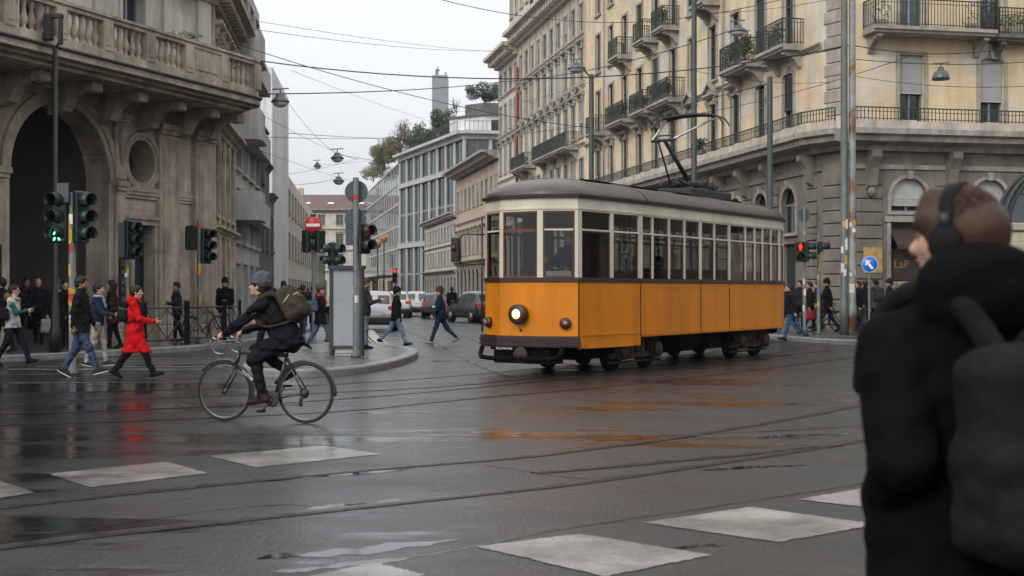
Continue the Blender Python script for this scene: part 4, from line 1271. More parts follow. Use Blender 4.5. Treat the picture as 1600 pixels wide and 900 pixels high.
# front, ground floor: arched lights above shop openings
wins = [dict(u=u, z=4.32, w=1.42, h=1.2, kind='arch', style='key', blind=(0.78, 0.9, 0.7, 0.8)[i]) for i, u in enumerate(fu)]
shops = [(u - 0.72, u + 0.72, 0.13, 3.95) for u in fu]
storey(YB, FF, 0, 14, 0, 6.6, wins, MG, 0.3, extra_holes=shops)
for i, u in enumerate(fu):
    mb = MB()
    for sg in (-1, 1):
        x0, x1 = sorted((u + sg * 0.72, u + sg * 0.86)); mb.box(x0, x1, -0.05, 0.02, 0.13, 3.95)
    mb.box(u - 0.95, u + 0.95, -0.10, 0.02, 3.953, 4.17)
    sf = mb.build('shopfront', MT['stone_trim'], YB, inv(YB) @ FF)
    mb = MB(); mb.box(u - 0.72, u + 0.72, 0.2, 0.3, 1.9, 3.0); mb.box(u - 0.72, u - 0.66, 0.22, 0.3, 0.13, 1.9); mb.box(u + 0.66, u + 0.72, 0.22, 0.3, 0.13, 1.9); mb.box(u - 0.66, u + 0.66, 0.22, 0.3, 0.13, 0.75)
    mb.build('fascia', MT['shop_brown'], sf)
    mb = MB(); mb.add([(u - 0.72, 0.32, 0.1), (u + 0.72, 0.32, 0.1), (u + 0.72, 0.32, 3.95), (u - 0.72, 0.32, 3.95)], [(0, 1, 2, 3)])
    mb.build('pane', MT['pane'], sf)
    mb = MB(); mb.add([(u - 0.70, 0.16, 3.75), (u + 0.70, 0.16, 3.75), (u + 0.68, -0.42, 3.12), (u - 0.68, -0.42, 3.12), (u + 0.68, -0.42, 2.98), (u - 0.68, -0.42, 2.98)], [(0, 1, 2, 3), (3, 2, 4, 5)])
    mb.build('awning', MT['shop_brown'], sf)
    if i == 0:
        mb = MB(); rr = random.Random(3)
        mb.box(u - 0.62, u + 0.62, 0.268, 0.3, 0.8, 1.86)
        mb.build('window_display', MT['display'], sf)
        text_mesh('lettering', 'LaP', 0.42, MT['gold'], sf, T(u - 0.18, 0.195, 2.45) @ Matrix.Rotation(R(90), 4, 'X'))
        mb = MB(); mb.box(0.55, 1.28, -0.093, -0.078, 2.15, 3.05); mb.build('wall_plate', MT['ochre_plate'], YB, inv(YB) @ FF)
for a, c in ((0.06, 0.2), (0.32, 1.3), (3.35, 4.5), (6.5, 7.65), (9.65, 10.8), (12.85, 14)):
    if c - a > 0.3: rustic(YB, FF, a, c, 0.5, 5.7, MG)
mb = MB(); mb.box(0.02, 14, -0.12, 0.02, 0, 0.49); mb.build('plinth', MG, YB, inv(YB) @ FF)
mb = MB(); mb.box(0, 14, -0.07, 0.02, 5.82, 5.98); mb.build('band', MT['stone_trim'], YB, inv(YB) @ FF)
# side, ground floor
tb = [2.9 + 2.72 * i for i in range(11)]
sw = [dict(u=33 - t, z=3.7, w=1.3, h=1.75, kind='arch', style='key', mats=('stone_trim', 'sash_grey', 'pane', 'shutter_dark')) for t in tb]
shops = [(33 - t - 0.6, 33 - t + 0.6, 0.13, 3.3) for t in tb]
storey(YB, FS, 0, 33, 0, 6.6, sw, MG, 0.2, extra_holes=shops)
mb = MB()
for t in tb: mb.add([(33 - t - 0.6, 0.19, 0.1), (33 - t + 0.6, 0.19, 0.1), (33 - t + 0.6, 0.19, 3.3), (33 - t - 0.6, 0.19, 3.3)], [(0, 1, 2, 3)])
mb.build('shop_glazing', MT['pane'], YB, inv(YB) @ FS)
for t in [tb[0] - 2.1] + [t + 1.36 for t in tb]:
    rustic(YB, FS, 33 - t - 0.42, min(33 - t + 0.42, 32.98), 0.5, 5.7, MG)
mb = MB(); mb.box(0, 33, -0.07, 0.02, 5.82, 5.98); mb.box(0, 33, -0.10, 0.02, 0, 0.49); mb.build('plinth', MG, YB, inv(YB) @ FS)
# chamfered corner
storey(YB, FC, 0, LC, 0, 6.6, [], MG); storey(YB, FC, 0, LC, 6.6, 20.6, [], MY)
rustic(YB, FC, 0.07, LC - 0.07, 0.3, 5.7, MG)
for k in range(27):
    z = 7.75 + k * 0.47
    mb = MB() if k == 0 else mb
    mb.bbox(0.1 if k % 2 else 0.22, LC - (0.1 if k % 2 else 0.22), -0.05, 0.02, z, z + 0.43, 0.015)
mb.build('quoins', MT['stone_trim'], YB, inv(YB) @ FC)
# ledge between ground floor and upper floors, with its parapet and long rail
led = [(0.03, 6.45), (-0.25, 6.45), (-0.3, 6.62), (-0.85, 6.72), (-0.9, 6.88), (-1.05, 6.95), (-1.05, 7.14), (0.03, 7.14)]
for F_, a, c in ((FF, -0.25, 14), (FS, 0, 33.3), (FC, -0.27, LC + 0.27)):
    mb = MB(); d = 0.003 if F_ is FC else 0
    mb.sweep([(p[0], p[1] + d) for p in led], a, c)
    recalc(mb.build('ledge', MT['stone_trim'], YB, inv(YB) @ F_))
    mb = MB(); mb.box(a, c, -1.0, -0.86, 7.143 + d, 7.40 + d); x = a + 0.2
    while x < c - 0.7:
        mb.box(x, x + 0.55, -1.03, -0.83, 7.143 + d, 7.43 + d); x += 1.58
    pr = mb.build('parapet', MT['stone_pale'], YB, inv(YB) @ F_)
    mb = MB(); railing(mb, [(a, -0.93), (c, -0.93)], 7.40, 7.86, 0.14)
    mb.build('railing', MT['iron'], pr)
for u in (0.82, 3.92, 7.07, 10.2, 13.4):
    mb = MB(); console(mb, u, 0.0, 6.44, 0.36, 0.62, 1.35); mb.lathe([(0, -0.2), (0.12, -0.14), (0.17, 0), (0.12, 0.12), (0, 0.16)], (u, -0.2, 5.0), (0, 0, 1), 10)
    recalc(mb.build('console', MT['stone_grey'], YB, inv(YB) @ FF))
for t in [0.7] + [t + 1.36 for t in tb]:
    mb = MB(); console(mb, 33 - t, 0.0, 6.44, 0.34, 0.62, 1.1)
    recalc(mb.build('console', MT['stone_grey'], YB, inv(YB) @ FS))
# upper floors, front
bl2 = (0.52, 0.6, 0.4, 0.7)
for zf, zt, zw, hw, kinds in ((6.6, 10.7, 7.35, 2.55, True), (10.7, 14.2, 10.86, 2.45, None), (14.2, 20.6, 14.6, 2.3, None)):
    ws = []
    for i, u in enumerate(fu):
        d = dict(u=u + 0.1, z=zw, w=0.95, h=hw, style='plain')
        if kinds: d.update(blind=bl2[i], kind=None if i % 2 == 0 else 'seg', style='plain' if i % 2 == 0 else 'key')
        else: d.update(blind=0.0 if i != 2 else 0.4, mats=('stone_trim', 'sash_grey', 'pane_bluish', 'shutter_grey'))
        ws.append(d)
    storey(YB, FF, 0, 14, zf, zt, ws, MY, 0.26)
balcony(YB, FF, 2.9, 10.5, 4.7, 0.95, 0.95, nbr=2)
balcony(YB, FF, 7.5, 10.42, 4.1, 0.7, 0.95, mats=('concrete_dark', 'iron'), nbr=2)
# upper floors, side
for fi, (zf, zt, zw, hw) in enumerate(((6.6, 10.7, 7.35, 2.45), (10.7, 14.2, 10.86, 2.4), (14.2, 17.6, 14.4, 2.2), (17.6, 20.6, 17.8, 1.9))):
    ws = []
    for i, t in enumerate(tb):
        st = ('hood', 'plain', 'plain', 'plain')[fi]
        if fi == 0 and i in (3, 4): st = 'pediment'
        if fi == 0 and i in (0, 1): st = 'key'
        d = dict(u=33 - t, z=zw, w=0.92, h=hw, style=st, mats=('stone_trim', 'shutter_dark', 'pane', 'shutter_dark'))
        if fi == 0 and i in (0, 1): d['kind'] = 'seg'
        if (i * 7 + fi * 3) % 5 == 0: d['blind'] = 0.55
        ws.append(d)
    storey(YB, FS, 0, 33, zf, zt, ws, MY, 0.15)
for t, w, z in ((2.8, 2.5, 10.45), (6.6, 2.9, 10.45), (16.5, 3.3, 10.45), (19.9, 2.4, 10.45), (24.0, 3.4, 10.45), (29, 1.7, 10.45), (11.0, 1.7, 14.0), (16.5, 1.8, 14.0), (19.6, 1.7, 14.0), (24.2, 1.8, 14.0), (13.9, 1.7, 17.4)):
    balcony(YB, FS, 33 - t, z, w, 0.9, 0.95)
cornice(YB, FS, 0, 33, 10.25, 0.16, 0.2, MT['stone_trim'], name='band'); cornice(YB, FF, 0, 14, 13.9, 0.16, 0.2, MT['stone_trim'], name='band')
cornice(YB, FS, -0.4, 33.3, 20.2, 1.1, 0.9, MT['stone_trim'], 0.7); cornice(YB, FF, 0, 14, 20.2, 1.1, 0.9, MT['stone_trim'], 0.7)
mb = MB(); mb.M = inv(YB) @ FS; mb.prism([(0, 0.36), (33.55, 0.36), (33.55, 14), (0, 14)], 0.01, 20.55)
mb.build('block', MT['roof_dark'], YB)
mb = MB(); mb.M = inv(YB) @ FS
for t in (8.3 + 1.3, 28.6): mb.tube([(33 - t, -0.12, 7.2), (33 - t, -0.12, 20.1)], 0.05, 8)
mb.build('downpipe', MT['stone_trim'], YB)


# ================================================================== cream palazzo and its neighbours further up the street
def side_block(name, label, t0, t1, floors, H, wm, bays, ground, corn, depth=9, styles=None, wid=0.9, mats=GT, pal='stone_trim', blind_every=4, gkind='arch'):
    p = CA + LD * ((t0 + t1) / 2)
    root = thing(name, label, 'building', (p.x, p.y, 0))
    F_ = side_frame(t1); Ln = t1 - t0
    us = [(k + 0.5) * Ln / bays for k in range(bays)]
    gw = [dict(u=u, z=0.3, w=min(1.5, Ln / bays * 0.62), h=ground - 1.0, kind=gkind, style='key', mats=(pal, 'shutter_dark', 'pane', 'shutter_dark')) for u in us]
    storey(root, F_, 0, Ln, 0, ground, gw, MT['stone_grey'] if name != 'low_white_building' else wm, 0.09)
    for fi, (zf, zt, zw, hw) in enumerate(floors):
        st = styles[fi] if styles else 'plain'
        ws = []
        for i, u in enumerate(us):
            d = dict(u=u, z=zw, w=wid, h=hw, style=st, mats=mats)
            if (i * 5 + fi * 3) % blind_every == 0: d['blind'] = (0.35, 0.6, 1.0)[(i + fi) % 3]
            ws.append(d)
        storey(root, F_, 0, Ln, zf, zt, ws, wm, 0.08)
        if fi: cornice(root, F_, 0.01, Ln - 0.01, zf - 0.12, 0.2, 0.22, MT[pal], name='band')
    cornice(root, F_, -0.15 if corn[0] > 0.9 else 0, Ln, H - corn[1], corn[0], corn[1], MT[pal], corn[2] if len(corn) > 2 else 0.0)
    cornice(root, F_, 0.01, Ln - 0.01, ground - 0.3, 0.5, 0.4, MT[pal], name='ledge')
    mb = MB(); mb.M = inv(root) @ F_; mb.prism([(0.02, 0.36), (Ln - 0.02, 0.36), (Ln - 0.02, depth), (0.02, depth)], 0.01, H - 0.03)
    mb.build('block', MT['roof_dark'], root)
    mb = MB(); mb.M = inv(root) @ F_; mb.add([(0, 0, 0), (0, depth, 0), (0, depth, H - 0.05), (0, 0, H - 0.05)], [(0, 1, 2, 3)])
    mb.add([(Ln, 0, 0), (Ln, depth, 0), (Ln, depth, H - 0.05), (Ln, 0, H - 0.05)], [(3, 2, 1, 0)])
    mb.build('end_wall', wm, root)
    return root, F_, us


PB, FP_, pus = side_block('cream_palazzo', 'tall cream palazzo with a deep roof cornice and pedimented windows beside the yellow building', 33.0, 53.0,
    ((6.6, 10.6, 7.3, 2.4), (10.6, 14.2, 11.1, 2.2), (14.2, 17.3, 14.5, 2.1), (17.3, 20.3, 17.6, 1.7)), 21.2, MT['stucco_cream'], 10, 6.6, (1.25, 1.0, 0.75), styles=('plain', 'pediment', 'hood', 'plain'), pal='stone_pale')
for u, w in ((13.5, 9.5), (4.6, 3.2), (2.0, 1.6)): balcony(PB, FP_, u, 10.35, w, 0.95, 0.9, nbr=max(2, int(w / 2)))
for k in range(11):
    u = 20 * k / 10; mb = MB(); mb.M = inv(PB) @ FP_
    mb.box(u - 0.18 if k else 0.0, u + 0.18 if k < 10 else 20, -0.10, 0.01, 14.4, 20.1)
    mb.build('pilaster', MT['stone_pale'], PB)
mb = MB(); mb.M = inv(PB) @ FP_; mb.tube([(0.3, -0.2, 9.8), (0.3, -0.2, 18.6)], 0.11, 8); mb.build('downpipe', MT['red_pipe'], PB)
mb = MB(); mb.M = inv(PB) @ FP_; mb.box(6, 14, 3, 8, 21.1, 24.2); mb.box(10, 10.9, 1.2, 1.9, 21.1, 23.0); mb.box(2, 2.8, 1.2, 1.9, 21.1, 23.4); mb.build('chimney', MT['stucco_pink'], PB)
QB, FQ_, qus = side_block('pale_building', 'narrow pale building with an overhanging cornice and attic storey beyond the cream palazzo', 53.0, 61.0,
    ((6.6, 10.4, 7.3, 2.3), (10.4, 14.0, 11.0, 2.2), (14.0, 17.2, 14.4, 2.1), (17.2, 19.9, 17.4, 1.7)), 20.6, MT['stucco_pale'], 4, 6.6, (1.3, 0.9, 0.7), styles=('plain', 'hood', 'plain', 'plain'), pal='stone_pale')
FQ2 = FQ_ @ T(0, 0.9, 0)
storey(QB, FQ2, 0.0, 7.9, 20.6, 26.5, [dict(u=u, z=z, w=0.9, h=1.9, style='plain') for u in qus for z in (21.2, 23.9)], MT['stucco_pale'], 0.26)
mb = MB(); mb.M = inv(QB) @ FQ_; mb.prism([(0.01, 1.25), (7.9, 1.25), (7.9, 8.5), (0.01, 8.5)], 20.62, 26.4); mb.build('attic_block', MT['stucco_pale'], QB)
cornice(QB, FQ2, 0, 7.9, 26.2, 0.5, 0.5, MT['stone_pale'])
H2, FH2, _ = side_block('ochre_building', 'low ochre building with deep bracketed eaves standing behind the front of the tram', 61.0, 83.0,
    ((4.3, 8.0, 5.0, 2.0), (8.0, 12.3, 9.3, 1.9)), 13.2, MT['stucco_pink'], 10, 4.3, (1.5, 0.7, 0.9), styles=('hood', 'plain'), wid=1.0)
H1, FH1, _ = side_block('low_white_building', 'low greyish white three storey building with small shuttered windows up the street', 83.0, 107.0,
    ((3.6, 6.2, 4.2, 1.5), (6.2, 8.7, 6.8, 1.4)), 9.4, MT['stucco_white'], 11, 3.6, (0.8, 0.5, 0.8), styles=('plain', 'plain'), wid=1.0, gkind=None)

# ================================================================== modern grid building with roof terrace, tower, street end
GB = thing('office_building', 'modern pale concrete grid office block with tall columns and a planted roof terrace', 'building', (-12, 162, 0))
ga, gb_, gc = Vector((-15.2, 174)), Vector((-5.5, 147.5)), Vector((6.5, 149.5))


def grid_facade(root, a, c, n, levels, m_fr, m_pane, col=0.42, colname='column', wall_back=0.14):
    F_ = frame((a.x, a.y, 0), (c - a)); Ln = (c - a).length
    for z0, z1, sub in levels:
        mb = MB(); mb.box(-0.2, Ln + 0.2, -0.3, 0.3, z1 - 0.55, z1); mb.build('floor_slab', m_fr, root, inv(root) @ F_)
        for k in range(n + 1):
            u = Ln * k / n
            mb = MB(); mb.bbox(u - col / 2, u + col / 2, -0.14, 0.12, z0, z1 - 0.55, 0.03); mb.build(colname, m_fr, root, inv(root) @ F_)
        for k in range(n):
            mb = MB(); a0, a1 = Ln * k / n + col / 2, Ln * (k + 1) / n - col / 2
            for s_ in range(sub):
                b0 = z0 + (z1 - 0.55 - z0) * s_ / sub; b1 = z0 + (z1 - 0.55 - z0) * (s_ + 1) / sub
                mb.box(a0, a1, wall_back - 0.06, wall_back, b0, b0 + 0.28); mb.box((a0 + a1) / 2 - 0.05, (a0 + a1) / 2 + 0.05, wall_back - 0.06, wall_back, b0 + 0.28, b1)
            w = mb.build('window', MT['sash_grey'], root, inv(root) @ F_)
            mb = MB(); mb.add([(a0, wall_back + 0.01, z0), (a1, wall_back + 0.01, z0), (a1, wall_back + 0.01, z1 - 0.5), (a0, wall_back + 0.01, z1 - 0.5)], [(0, 1, 2, 3)])
            mb.build('pane', m_pane[k % len(m_pane)], w)
    return F_, Ln


LV = ((0, 7.8, 2), (7.8, 15.9, 2), (15.9, 19.6, 1))
pb_ = [MT['pane_bluish'], MT['pane']]
GF1, gl1 = grid_facade(GB, ga, gb_, 8, LV, MT['grid_white'], pb_)
GF2, gl2 = grid_facade(GB, gb_, gc, 4, LV, MT['grid_white'], pb_)
for F_, Ln in ((GF1, gl1), (GF2, gl2)):
    mb = MB(); mb.box(-0.4, Ln + 0.4, -1.0, 0.6, 19.6, 19.95); mb.build('roof_edge', MT['grid_white'], GB, inv(GB) @ F_)
    mb = MB(); railing(mb, [(0, -0.8), (Ln, -0.8)], 19.95, 21.1, 0.5, 0.02, 0.03); mb.build('railing', MT['dark_metal'], GB, inv(GB) @ F_)
back_volume(GB, [(-14.6, 174), (-5.2, 148.3), (6.5, 150.3), (8, 180), (-5, 185)], 0.01, 19.58, MT['concrete_dark'])
mb = MB(); mb.M = inv(GB); mb.prism([(-7.5, 153.5), (-3.2, 149.8), (6, 151.5), (6, 162), (-6, 166)], 19.6, 22.1); mb.build('penthouse', MT['slab_white'], GB)
mb = MB(); mb.M = inv(GB); mb.prism([(-7.7, 153.3), (-3.2, 149.4), (6.2, 151.2), (6.2, 162), (-6, 166.4)], 22.1, 22.3); mb.prism([(-5.6, 152.6), (-3.2, 150.6), (3, 151.9), (3, 158), (-5, 160)], 22.3, 23.7); mb.build('penthouse_upper', MT['concrete_dark'], GB)
mb = MB(); mb.M = inv(GB); mb.box(-3.0, 0.4, 149.95, 150.05, 20.0, 21.6); mb.box(2.3, 5, 150.9, 151.0, 20.0, 21.6); mb.build('penthouse_window', MT['pane'], GB)
# glass block further along
GL = thing('glass_building', 'glass curtain wall office block with thin mullions at the far end of the street', 'building', (-20, 200, 0))
la, lb = Vector((-26.5, 232)), Vector((-15.4, 174.6))
FL = frame((la.x, la.y, 0), (lb - la)); ll = (lb - la).length
mb = MB(); mb.box(0, ll, 0.02, 12, 0, 19.0); mb.build('curtain_wall', mat('curtain_glass', (0.05, 0.065, 0.07), 0.05, var=0.8, vscale=0.16, spec=0.7), GL, inv(GL) @ FL)
mb = MB()
for k in range(17): mb.box(ll * k / 16 - 0.07, ll * k / 16 + 0.07, -0.05, 0.02, 4.2, 19.2)
for z in (4.2, 7.4, 10.4, 13.4, 16.2, 19.0): mb.box(0, ll, -0.08, 0.02, z - 0.12, z + 0.12)
mb.build('mullions', MT['grid_white'], GL, inv(GL) @ FL)
mb = MB(); mb.box(0, ll, -2.2, 0.02, 3.7, 4.1); mb.build('canopy', MT['grid_white'], GL, inv(GL) @ FL)
for k, u in enumerate((12, 18, 26, 33, 40, 47, 52)):
    mb = MB(); mb.box(u - 1.3, u + 1.3, -0.03, 0.02, 0.4, 3.2); mb.build('shop_window', MT['pane_lit'] if k % 2 == 0 else MT['pane'], GL, inv(GL) @ FL)
# pale block with red tiled roof closing the street
EB = thing('end_building', 'pale four storey apartment block with red tiled roof closing the street', 'building', (-30, 230, 0))
FE = frame((-46, 231, 0), (1, 0))
eus = [1.7 + 3.3 * k for k in range(8)]
for fi, (zf, zt, zw, hw, st) in enumerate(((0, 5.2, 0.4, 3.0, 'plain'), (5.2, 9.0, 5.9, 2.3, 'hood'), (9.0, 12.8, 9.7, 2.2, 'hood'), (12.8, 16.2, 13.4, 1.9, 'plain'))):
    storey(EB, FE, 0, 27, zf, zt, [dict(u=u, z=zw, w=1.25 if fi else 1.9, h=hw, style=st, blind=(0.5 if (int(u) + fi) % 3 == 0 else 0), mats=('stone_pale', 'sash_grey', 'pane_bluish' if fi else 'pane', 'shutter_dark')) for u in eus], MT['stucco_pale'], 0.3)
    if fi: cornice(EB, FE, 0, 27, zf - 0.3, 0.35, 0.35, MT['stone_pale'], name='band')
cornice(EB, FE, -0.3, 27.3, 15.7, 0.9, 0.6, MT['stone_trim'])
mb = MB(); mb.M = inv(EB) @ FE
mb.add([(-0.6, -0.9, 16.3), (27.6, -0.9, 16.3), (27.0, 6.5, 19.4), (0, 6.5, 19.4), (27.6, 14, 16.3), (-0.6, 14, 16.3)], [(0, 1, 2, 3), (3, 2, 4, 5), (1, 4, 2), (0, 3, 5)])
rf = mb.build('roof', MT['roof_tile'], EB)
for k, x in enumerate((3.5, 8.2, 12.5, 18)):
    mb = MB(); mb.M = inv(EB) @ FE; z = 17.5; y = 2.0
    mb.add([(x, y - 0.5, z - 0.12), (x + 1.1, y - 0.5, z - 0.12), (x + 1.1, y + 0.3, z + 0.21), (x, y + 0.3, z + 0.21)], [(0, 1, 2, 3)])
    mb.build('skylight', MT['slab_white'], rf)
mb = MB(); mb.M = inv(EB) @ FE
for x in (1.5, 6.4, 15, 22): mb.box(x, x + 0.9, 6.2, 7.1, 18.6, 20.6)
mb.build('chimney', MT['stucco_pink'], EB)
mb = MB(); mb.M = inv(EB) @ FE; mb.prism([(0.02, 0.36), (26.98, 0.36), (26.98, 13.5), (0.02, 13.5)], 0.01, 16.2); mb.build('block', MT['roof_dark'], EB)
# distant office tower in the haze
TW = thing('distant_tower', 'tall slim grey tower with aerials far off above the roofs', 'tower', (-79, 1400, 0))
mb = MB(); mb.M = inv(TW) @ Matrix.Translation((0, -0.0, 0)); mb.box(-87.4, -70.6, 1400, 1424, 0, 238)
for k in range(58): mb.box(-87.5, -70.5, 1399.9, 1424.1, 3 + k * 4.05, 5 + k * 4.05)
mb.build('shaft', MT['tower_grey'], TW)
mb = MB(); mb.M = inv(TW)
mb.tube([(-81.6, 1410, 238), (-81.6, 1410, 249)], 0.6, 6); mb.tube([(-83.4, 1410, 238), (-83.4, 1410, 246)], 0.9, 6); mb.tube([(-73.2, 1410, 238), (-73.2, 1410, 243)], 0.7, 6); mb.box(-83.2, -80, 1408, 1412, 244, 246)
mb.build('aerial', MT['dark_metal'], TW)

# ================================================================== left: arcaded stone palazzo
AB = thing('arcaded_palazzo', 'brown stone palazzo with an arched portico, round window and a deep balustraded balcony', 'building', (-10, 35, 0))
PR = Vector((-8.93, 38.0)); AU = Vector((0.371, 0.928))
FA = frame((PR.x, PR.y, 0), AU); IA = inv(AB) @ FA
MS, MTR = MT['palazzo_stone'], MT['palazzo_trim']
SPR = 4.42
holes = [(-8.14, -4.58, 0.02, SPR + 1.78, 'arch'), (-13.6, -10.04, 0.02, SPR + 1.78, 'arch'), (-3.83, -2.72, 4.45, 5.62, 'round'), (-3.62, -2.75, 0.15, 3.3), (-1.55, -1.0, 3.6, 5.4)]
holes = holes[:4]
mb = MB(); wall_mesh(mb, -20, 0, 0, 7.0, holes, 0.75)
mb.build('wall', MS, AB, IA)
# archivolts, imposts, pilasters, plinth
for a, c in ((-8.14, -4.58), (-13.6, -10.04)):
    mb = MB()
    for t_, pr in ((0.16, 0.05), (0.34, 0.09)):
        i_ = arch_pts(a - (0.003 if t_ < 0.2 else 0.16), c + (0.003 if t_ < 0.2 else 0.16), SPR, 1.78 + (0.003 if t_ < 0.2 else 0.16), 26); o_ = arch_pts(a - t_, c + t_, SPR, 1.78 + t_, 26)
        for q in range(26):
            V = [(i_[q][0], -pr, i_[q][1]), (i_[q + 1][0], -pr, i_[q + 1][1]), (o_[q + 1][0], -pr, o_[q + 1][1]), (o_[q][0], -pr, o_[q][1])]
            mb.add(V + [(v[0], 0.02, v[2]) for v in V], [(0, 1, 2, 3), (3, 2, 6, 7), (1, 0, 4, 5)])
    m = (a + c) / 2
    mb.vprism([(m - 0.17, SPR + 1.72), (m + 0.17, SPR + 1.72), (m + 0.26, SPR + 2.36), (m - 0.26, SPR + 2.36)], -0.2, 0.02)
    recalc(mb.build('archivolt', MTR, AB, IA))


def moulding(mb, u0, u1, z, h, p, y=0.0, ret=True):
    mb.box(u0, u1, y - p * 0.5, y + 0.02, z, z + h * 0.3); mb.box(u0 - 0.02, u1 + 0.02, y - p * 0.8, y + 0.02, z + h * 0.3 + 0.001, z + h * 0.6); mb.box(u0 - 0.05, u1 + 0.05, y - p, y + 0.02, z + h * 0.6 + 0.001, z + h)


for a, c in ((-9.85, -8.32), (-4.40, -4.02), (-15.3, -13.78)):
    mb = MB(); mb.bbox(a, c, -0.10, 0.02, 0.5, SPR - 0.35, 0.02); moulding(mb, a, c, SPR - 0.35, 0.36, 0.22)
    mb.bbox(a - 0.05, c + 0.05, -0.17, 0.02, 0.0, 0.5, 0.03)
    recalc(mb.build('arch_pier', MTR, AB, IA))
for a, c in ((-2.62, -1.72), (-0.98, -0.02)):
    mb = MB(); mb.bbox(a, c, -0.16, 0.02, 0.55, 5.75, 0.02); mb.bbox(a - 0.06, c + (0.06 if c < -0.5 else 0), -0.22, 0.02, 0.0, 0.55, 0.03); moulding(mb, a, c, 5.75, 0.4, 0.3)
    mb.bbox(a + 0.14, c - 0.14, -0.185, -0.15, 0.9, 5.5, 0.01)
    recalc(mb.build('pilaster', MTR, AB, IA))
for a, c in ((-4.45, -3.98), (-9.3, -8.9)):
    mb = MB(); mb.bbox(a, c, -0.13, 0.02, SPR + 0.05, 5.9, 0.02); moulding(mb, a, c, 5.9, 0.3, 0.26)
    mb.lathe([(0, -0.75), (0.07, -0.6), (0.11, -0.2), (0.17, 0.05), (0.12, 0.25), (0, 0.3)], ((a + c) / 2, -0.15, 5.55), (0, 0, 1), 8)
    recalc(mb.build('pilaster', MTR, AB, IA))
mb = MB(); moulding(mb, -4.0, -2.63, 4.02, 0.3, 0.16); moulding(mb, -1.71, -0.99, 4.02, 0.26, 0.12); moulding(mb, -20, 0.0, 6.32, 0.28, 0.2)
mb.box(-3.95, -2.66, -0.06, 0.02, 0.0, 0.14)
recalc(mb.build('band', MTR, AB, IA))
mb = MB(); c = (-3.275, 5.035)
for r0, r1, p in ((0.56, 0.66, 0.05), (0.66, 0.78, 0.09)):
    P = []
    for k in range(32):
        t = 2 * math.pi * k / 32
        for r, y in ((r0, -p), (r1, -p), (r1, 0.02), (r0, 0.02)): P.append((c[0] + r * math.cos(t), y, c[1] + (r + 0.03) * math.sin(t)))
    mb.add(P, [(4 * k + q, 4 * ((k + 1) % 32) + q, 4 * ((k + 1) % 32) + (q + 1) % 4, 4 * k + (q + 1) % 4) for k in range(32) for q in range(4)])
recalc(mb.build('oculus', MTR, AB, IA))
mb = MB()
mb.add([(-3.83, 0.7, 4.45), (-2.72, 0.7, 4.45), (-2.72, 0.7, 5.62), (-3.83, 0.7, 5.62)], [(0, 1, 2, 3)])
mb.build('pane', MT['pane'], AB, IA)
# door
mb = MB(); mb.box(-3.77, -3.623, -0.08, 0.02, 0.14, 3.303); mb.box(-2.747, -2.63, -0.08, 0.02, 0.14, 3.303); mb.box(-3.85, -2.55 - 0.08, -0.10, 0.02, 3.306, 3.45); mb.box(-3.92, -2.63, -0.16, 0.02, 3.453, 3.55)
dr = recalc(mb.build('door', MTR, AB, IA))
mb = MB(); mb.box(-3.62, -3.55, 0.3, 0.36, 0.15, 3.3); mb.box(-2.82, -2.75, 0.3, 0.36, 0.15, 3.3); mb.box(-3.55, -2.82, 0.3, 0.36, 2.45, 2.55); mb.box(-3.55, -2.82, 0.3, 0.36, 0.15, 0.5); mb.build('door_frame', MT['dark_metal'], dr)
mb = MB(); mb.add([(-3.6, 0.34, 0.15), (-2.75, 0.34, 0.15), (-2.75, 0.34, 3.3), (-3.6, 0.34, 3.3)], [(0, 1, 2, 3)])
mb.build('door_pane', mat('green_glass', (0.02, 0.05, 0.045), 0.08, var=0.9, vscale=1.6), dr)
# poster cases on the piers
for a, c, z0, z1 in ((-4.32, -4.08, 1.1, 2.45), (-9.1, -8.55, 1.0, 2.6)):
    mb = MB(); mb.bbox(a, c, -0.17, -0.10, z0, z1, 0.012); pc = mb.build('poster_case', MT['black_metal'], AB, IA)
    mb = MB(); rr = random.Random(5)
    for k in range(5):
        h_ = (z1 - z0) / 6; mb.box(a + 0.05, c - 0.05 - rr.uniform(0, (c - a) * 0.3), -0.176, -0.172, z0 + 0.1 + k * h_ * 1.1, z0 + 0.1 + k * h_ * 1.1 + h_ * rr.uniform(0.3, 0.8))
    mb.build('poster', mat('poster', (0.10, 0.11, 0.12), 0.3, var=0.8, vscale=9), pc)
# portico behind the arches
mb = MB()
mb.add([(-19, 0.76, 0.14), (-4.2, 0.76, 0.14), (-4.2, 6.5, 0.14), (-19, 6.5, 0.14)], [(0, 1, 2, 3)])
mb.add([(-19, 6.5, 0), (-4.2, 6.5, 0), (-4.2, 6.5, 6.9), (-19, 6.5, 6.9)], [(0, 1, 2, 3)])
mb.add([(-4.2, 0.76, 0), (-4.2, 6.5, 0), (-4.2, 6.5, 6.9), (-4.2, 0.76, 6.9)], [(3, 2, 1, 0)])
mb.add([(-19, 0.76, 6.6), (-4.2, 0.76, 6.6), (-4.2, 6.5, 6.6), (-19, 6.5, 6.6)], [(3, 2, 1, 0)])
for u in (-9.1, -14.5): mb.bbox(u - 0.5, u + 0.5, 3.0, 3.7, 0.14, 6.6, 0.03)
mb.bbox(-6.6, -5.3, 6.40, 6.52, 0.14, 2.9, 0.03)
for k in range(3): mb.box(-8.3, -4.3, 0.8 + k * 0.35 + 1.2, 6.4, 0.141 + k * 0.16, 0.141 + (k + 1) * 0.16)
mb.build('portico', MT['portico'], AB, IA)
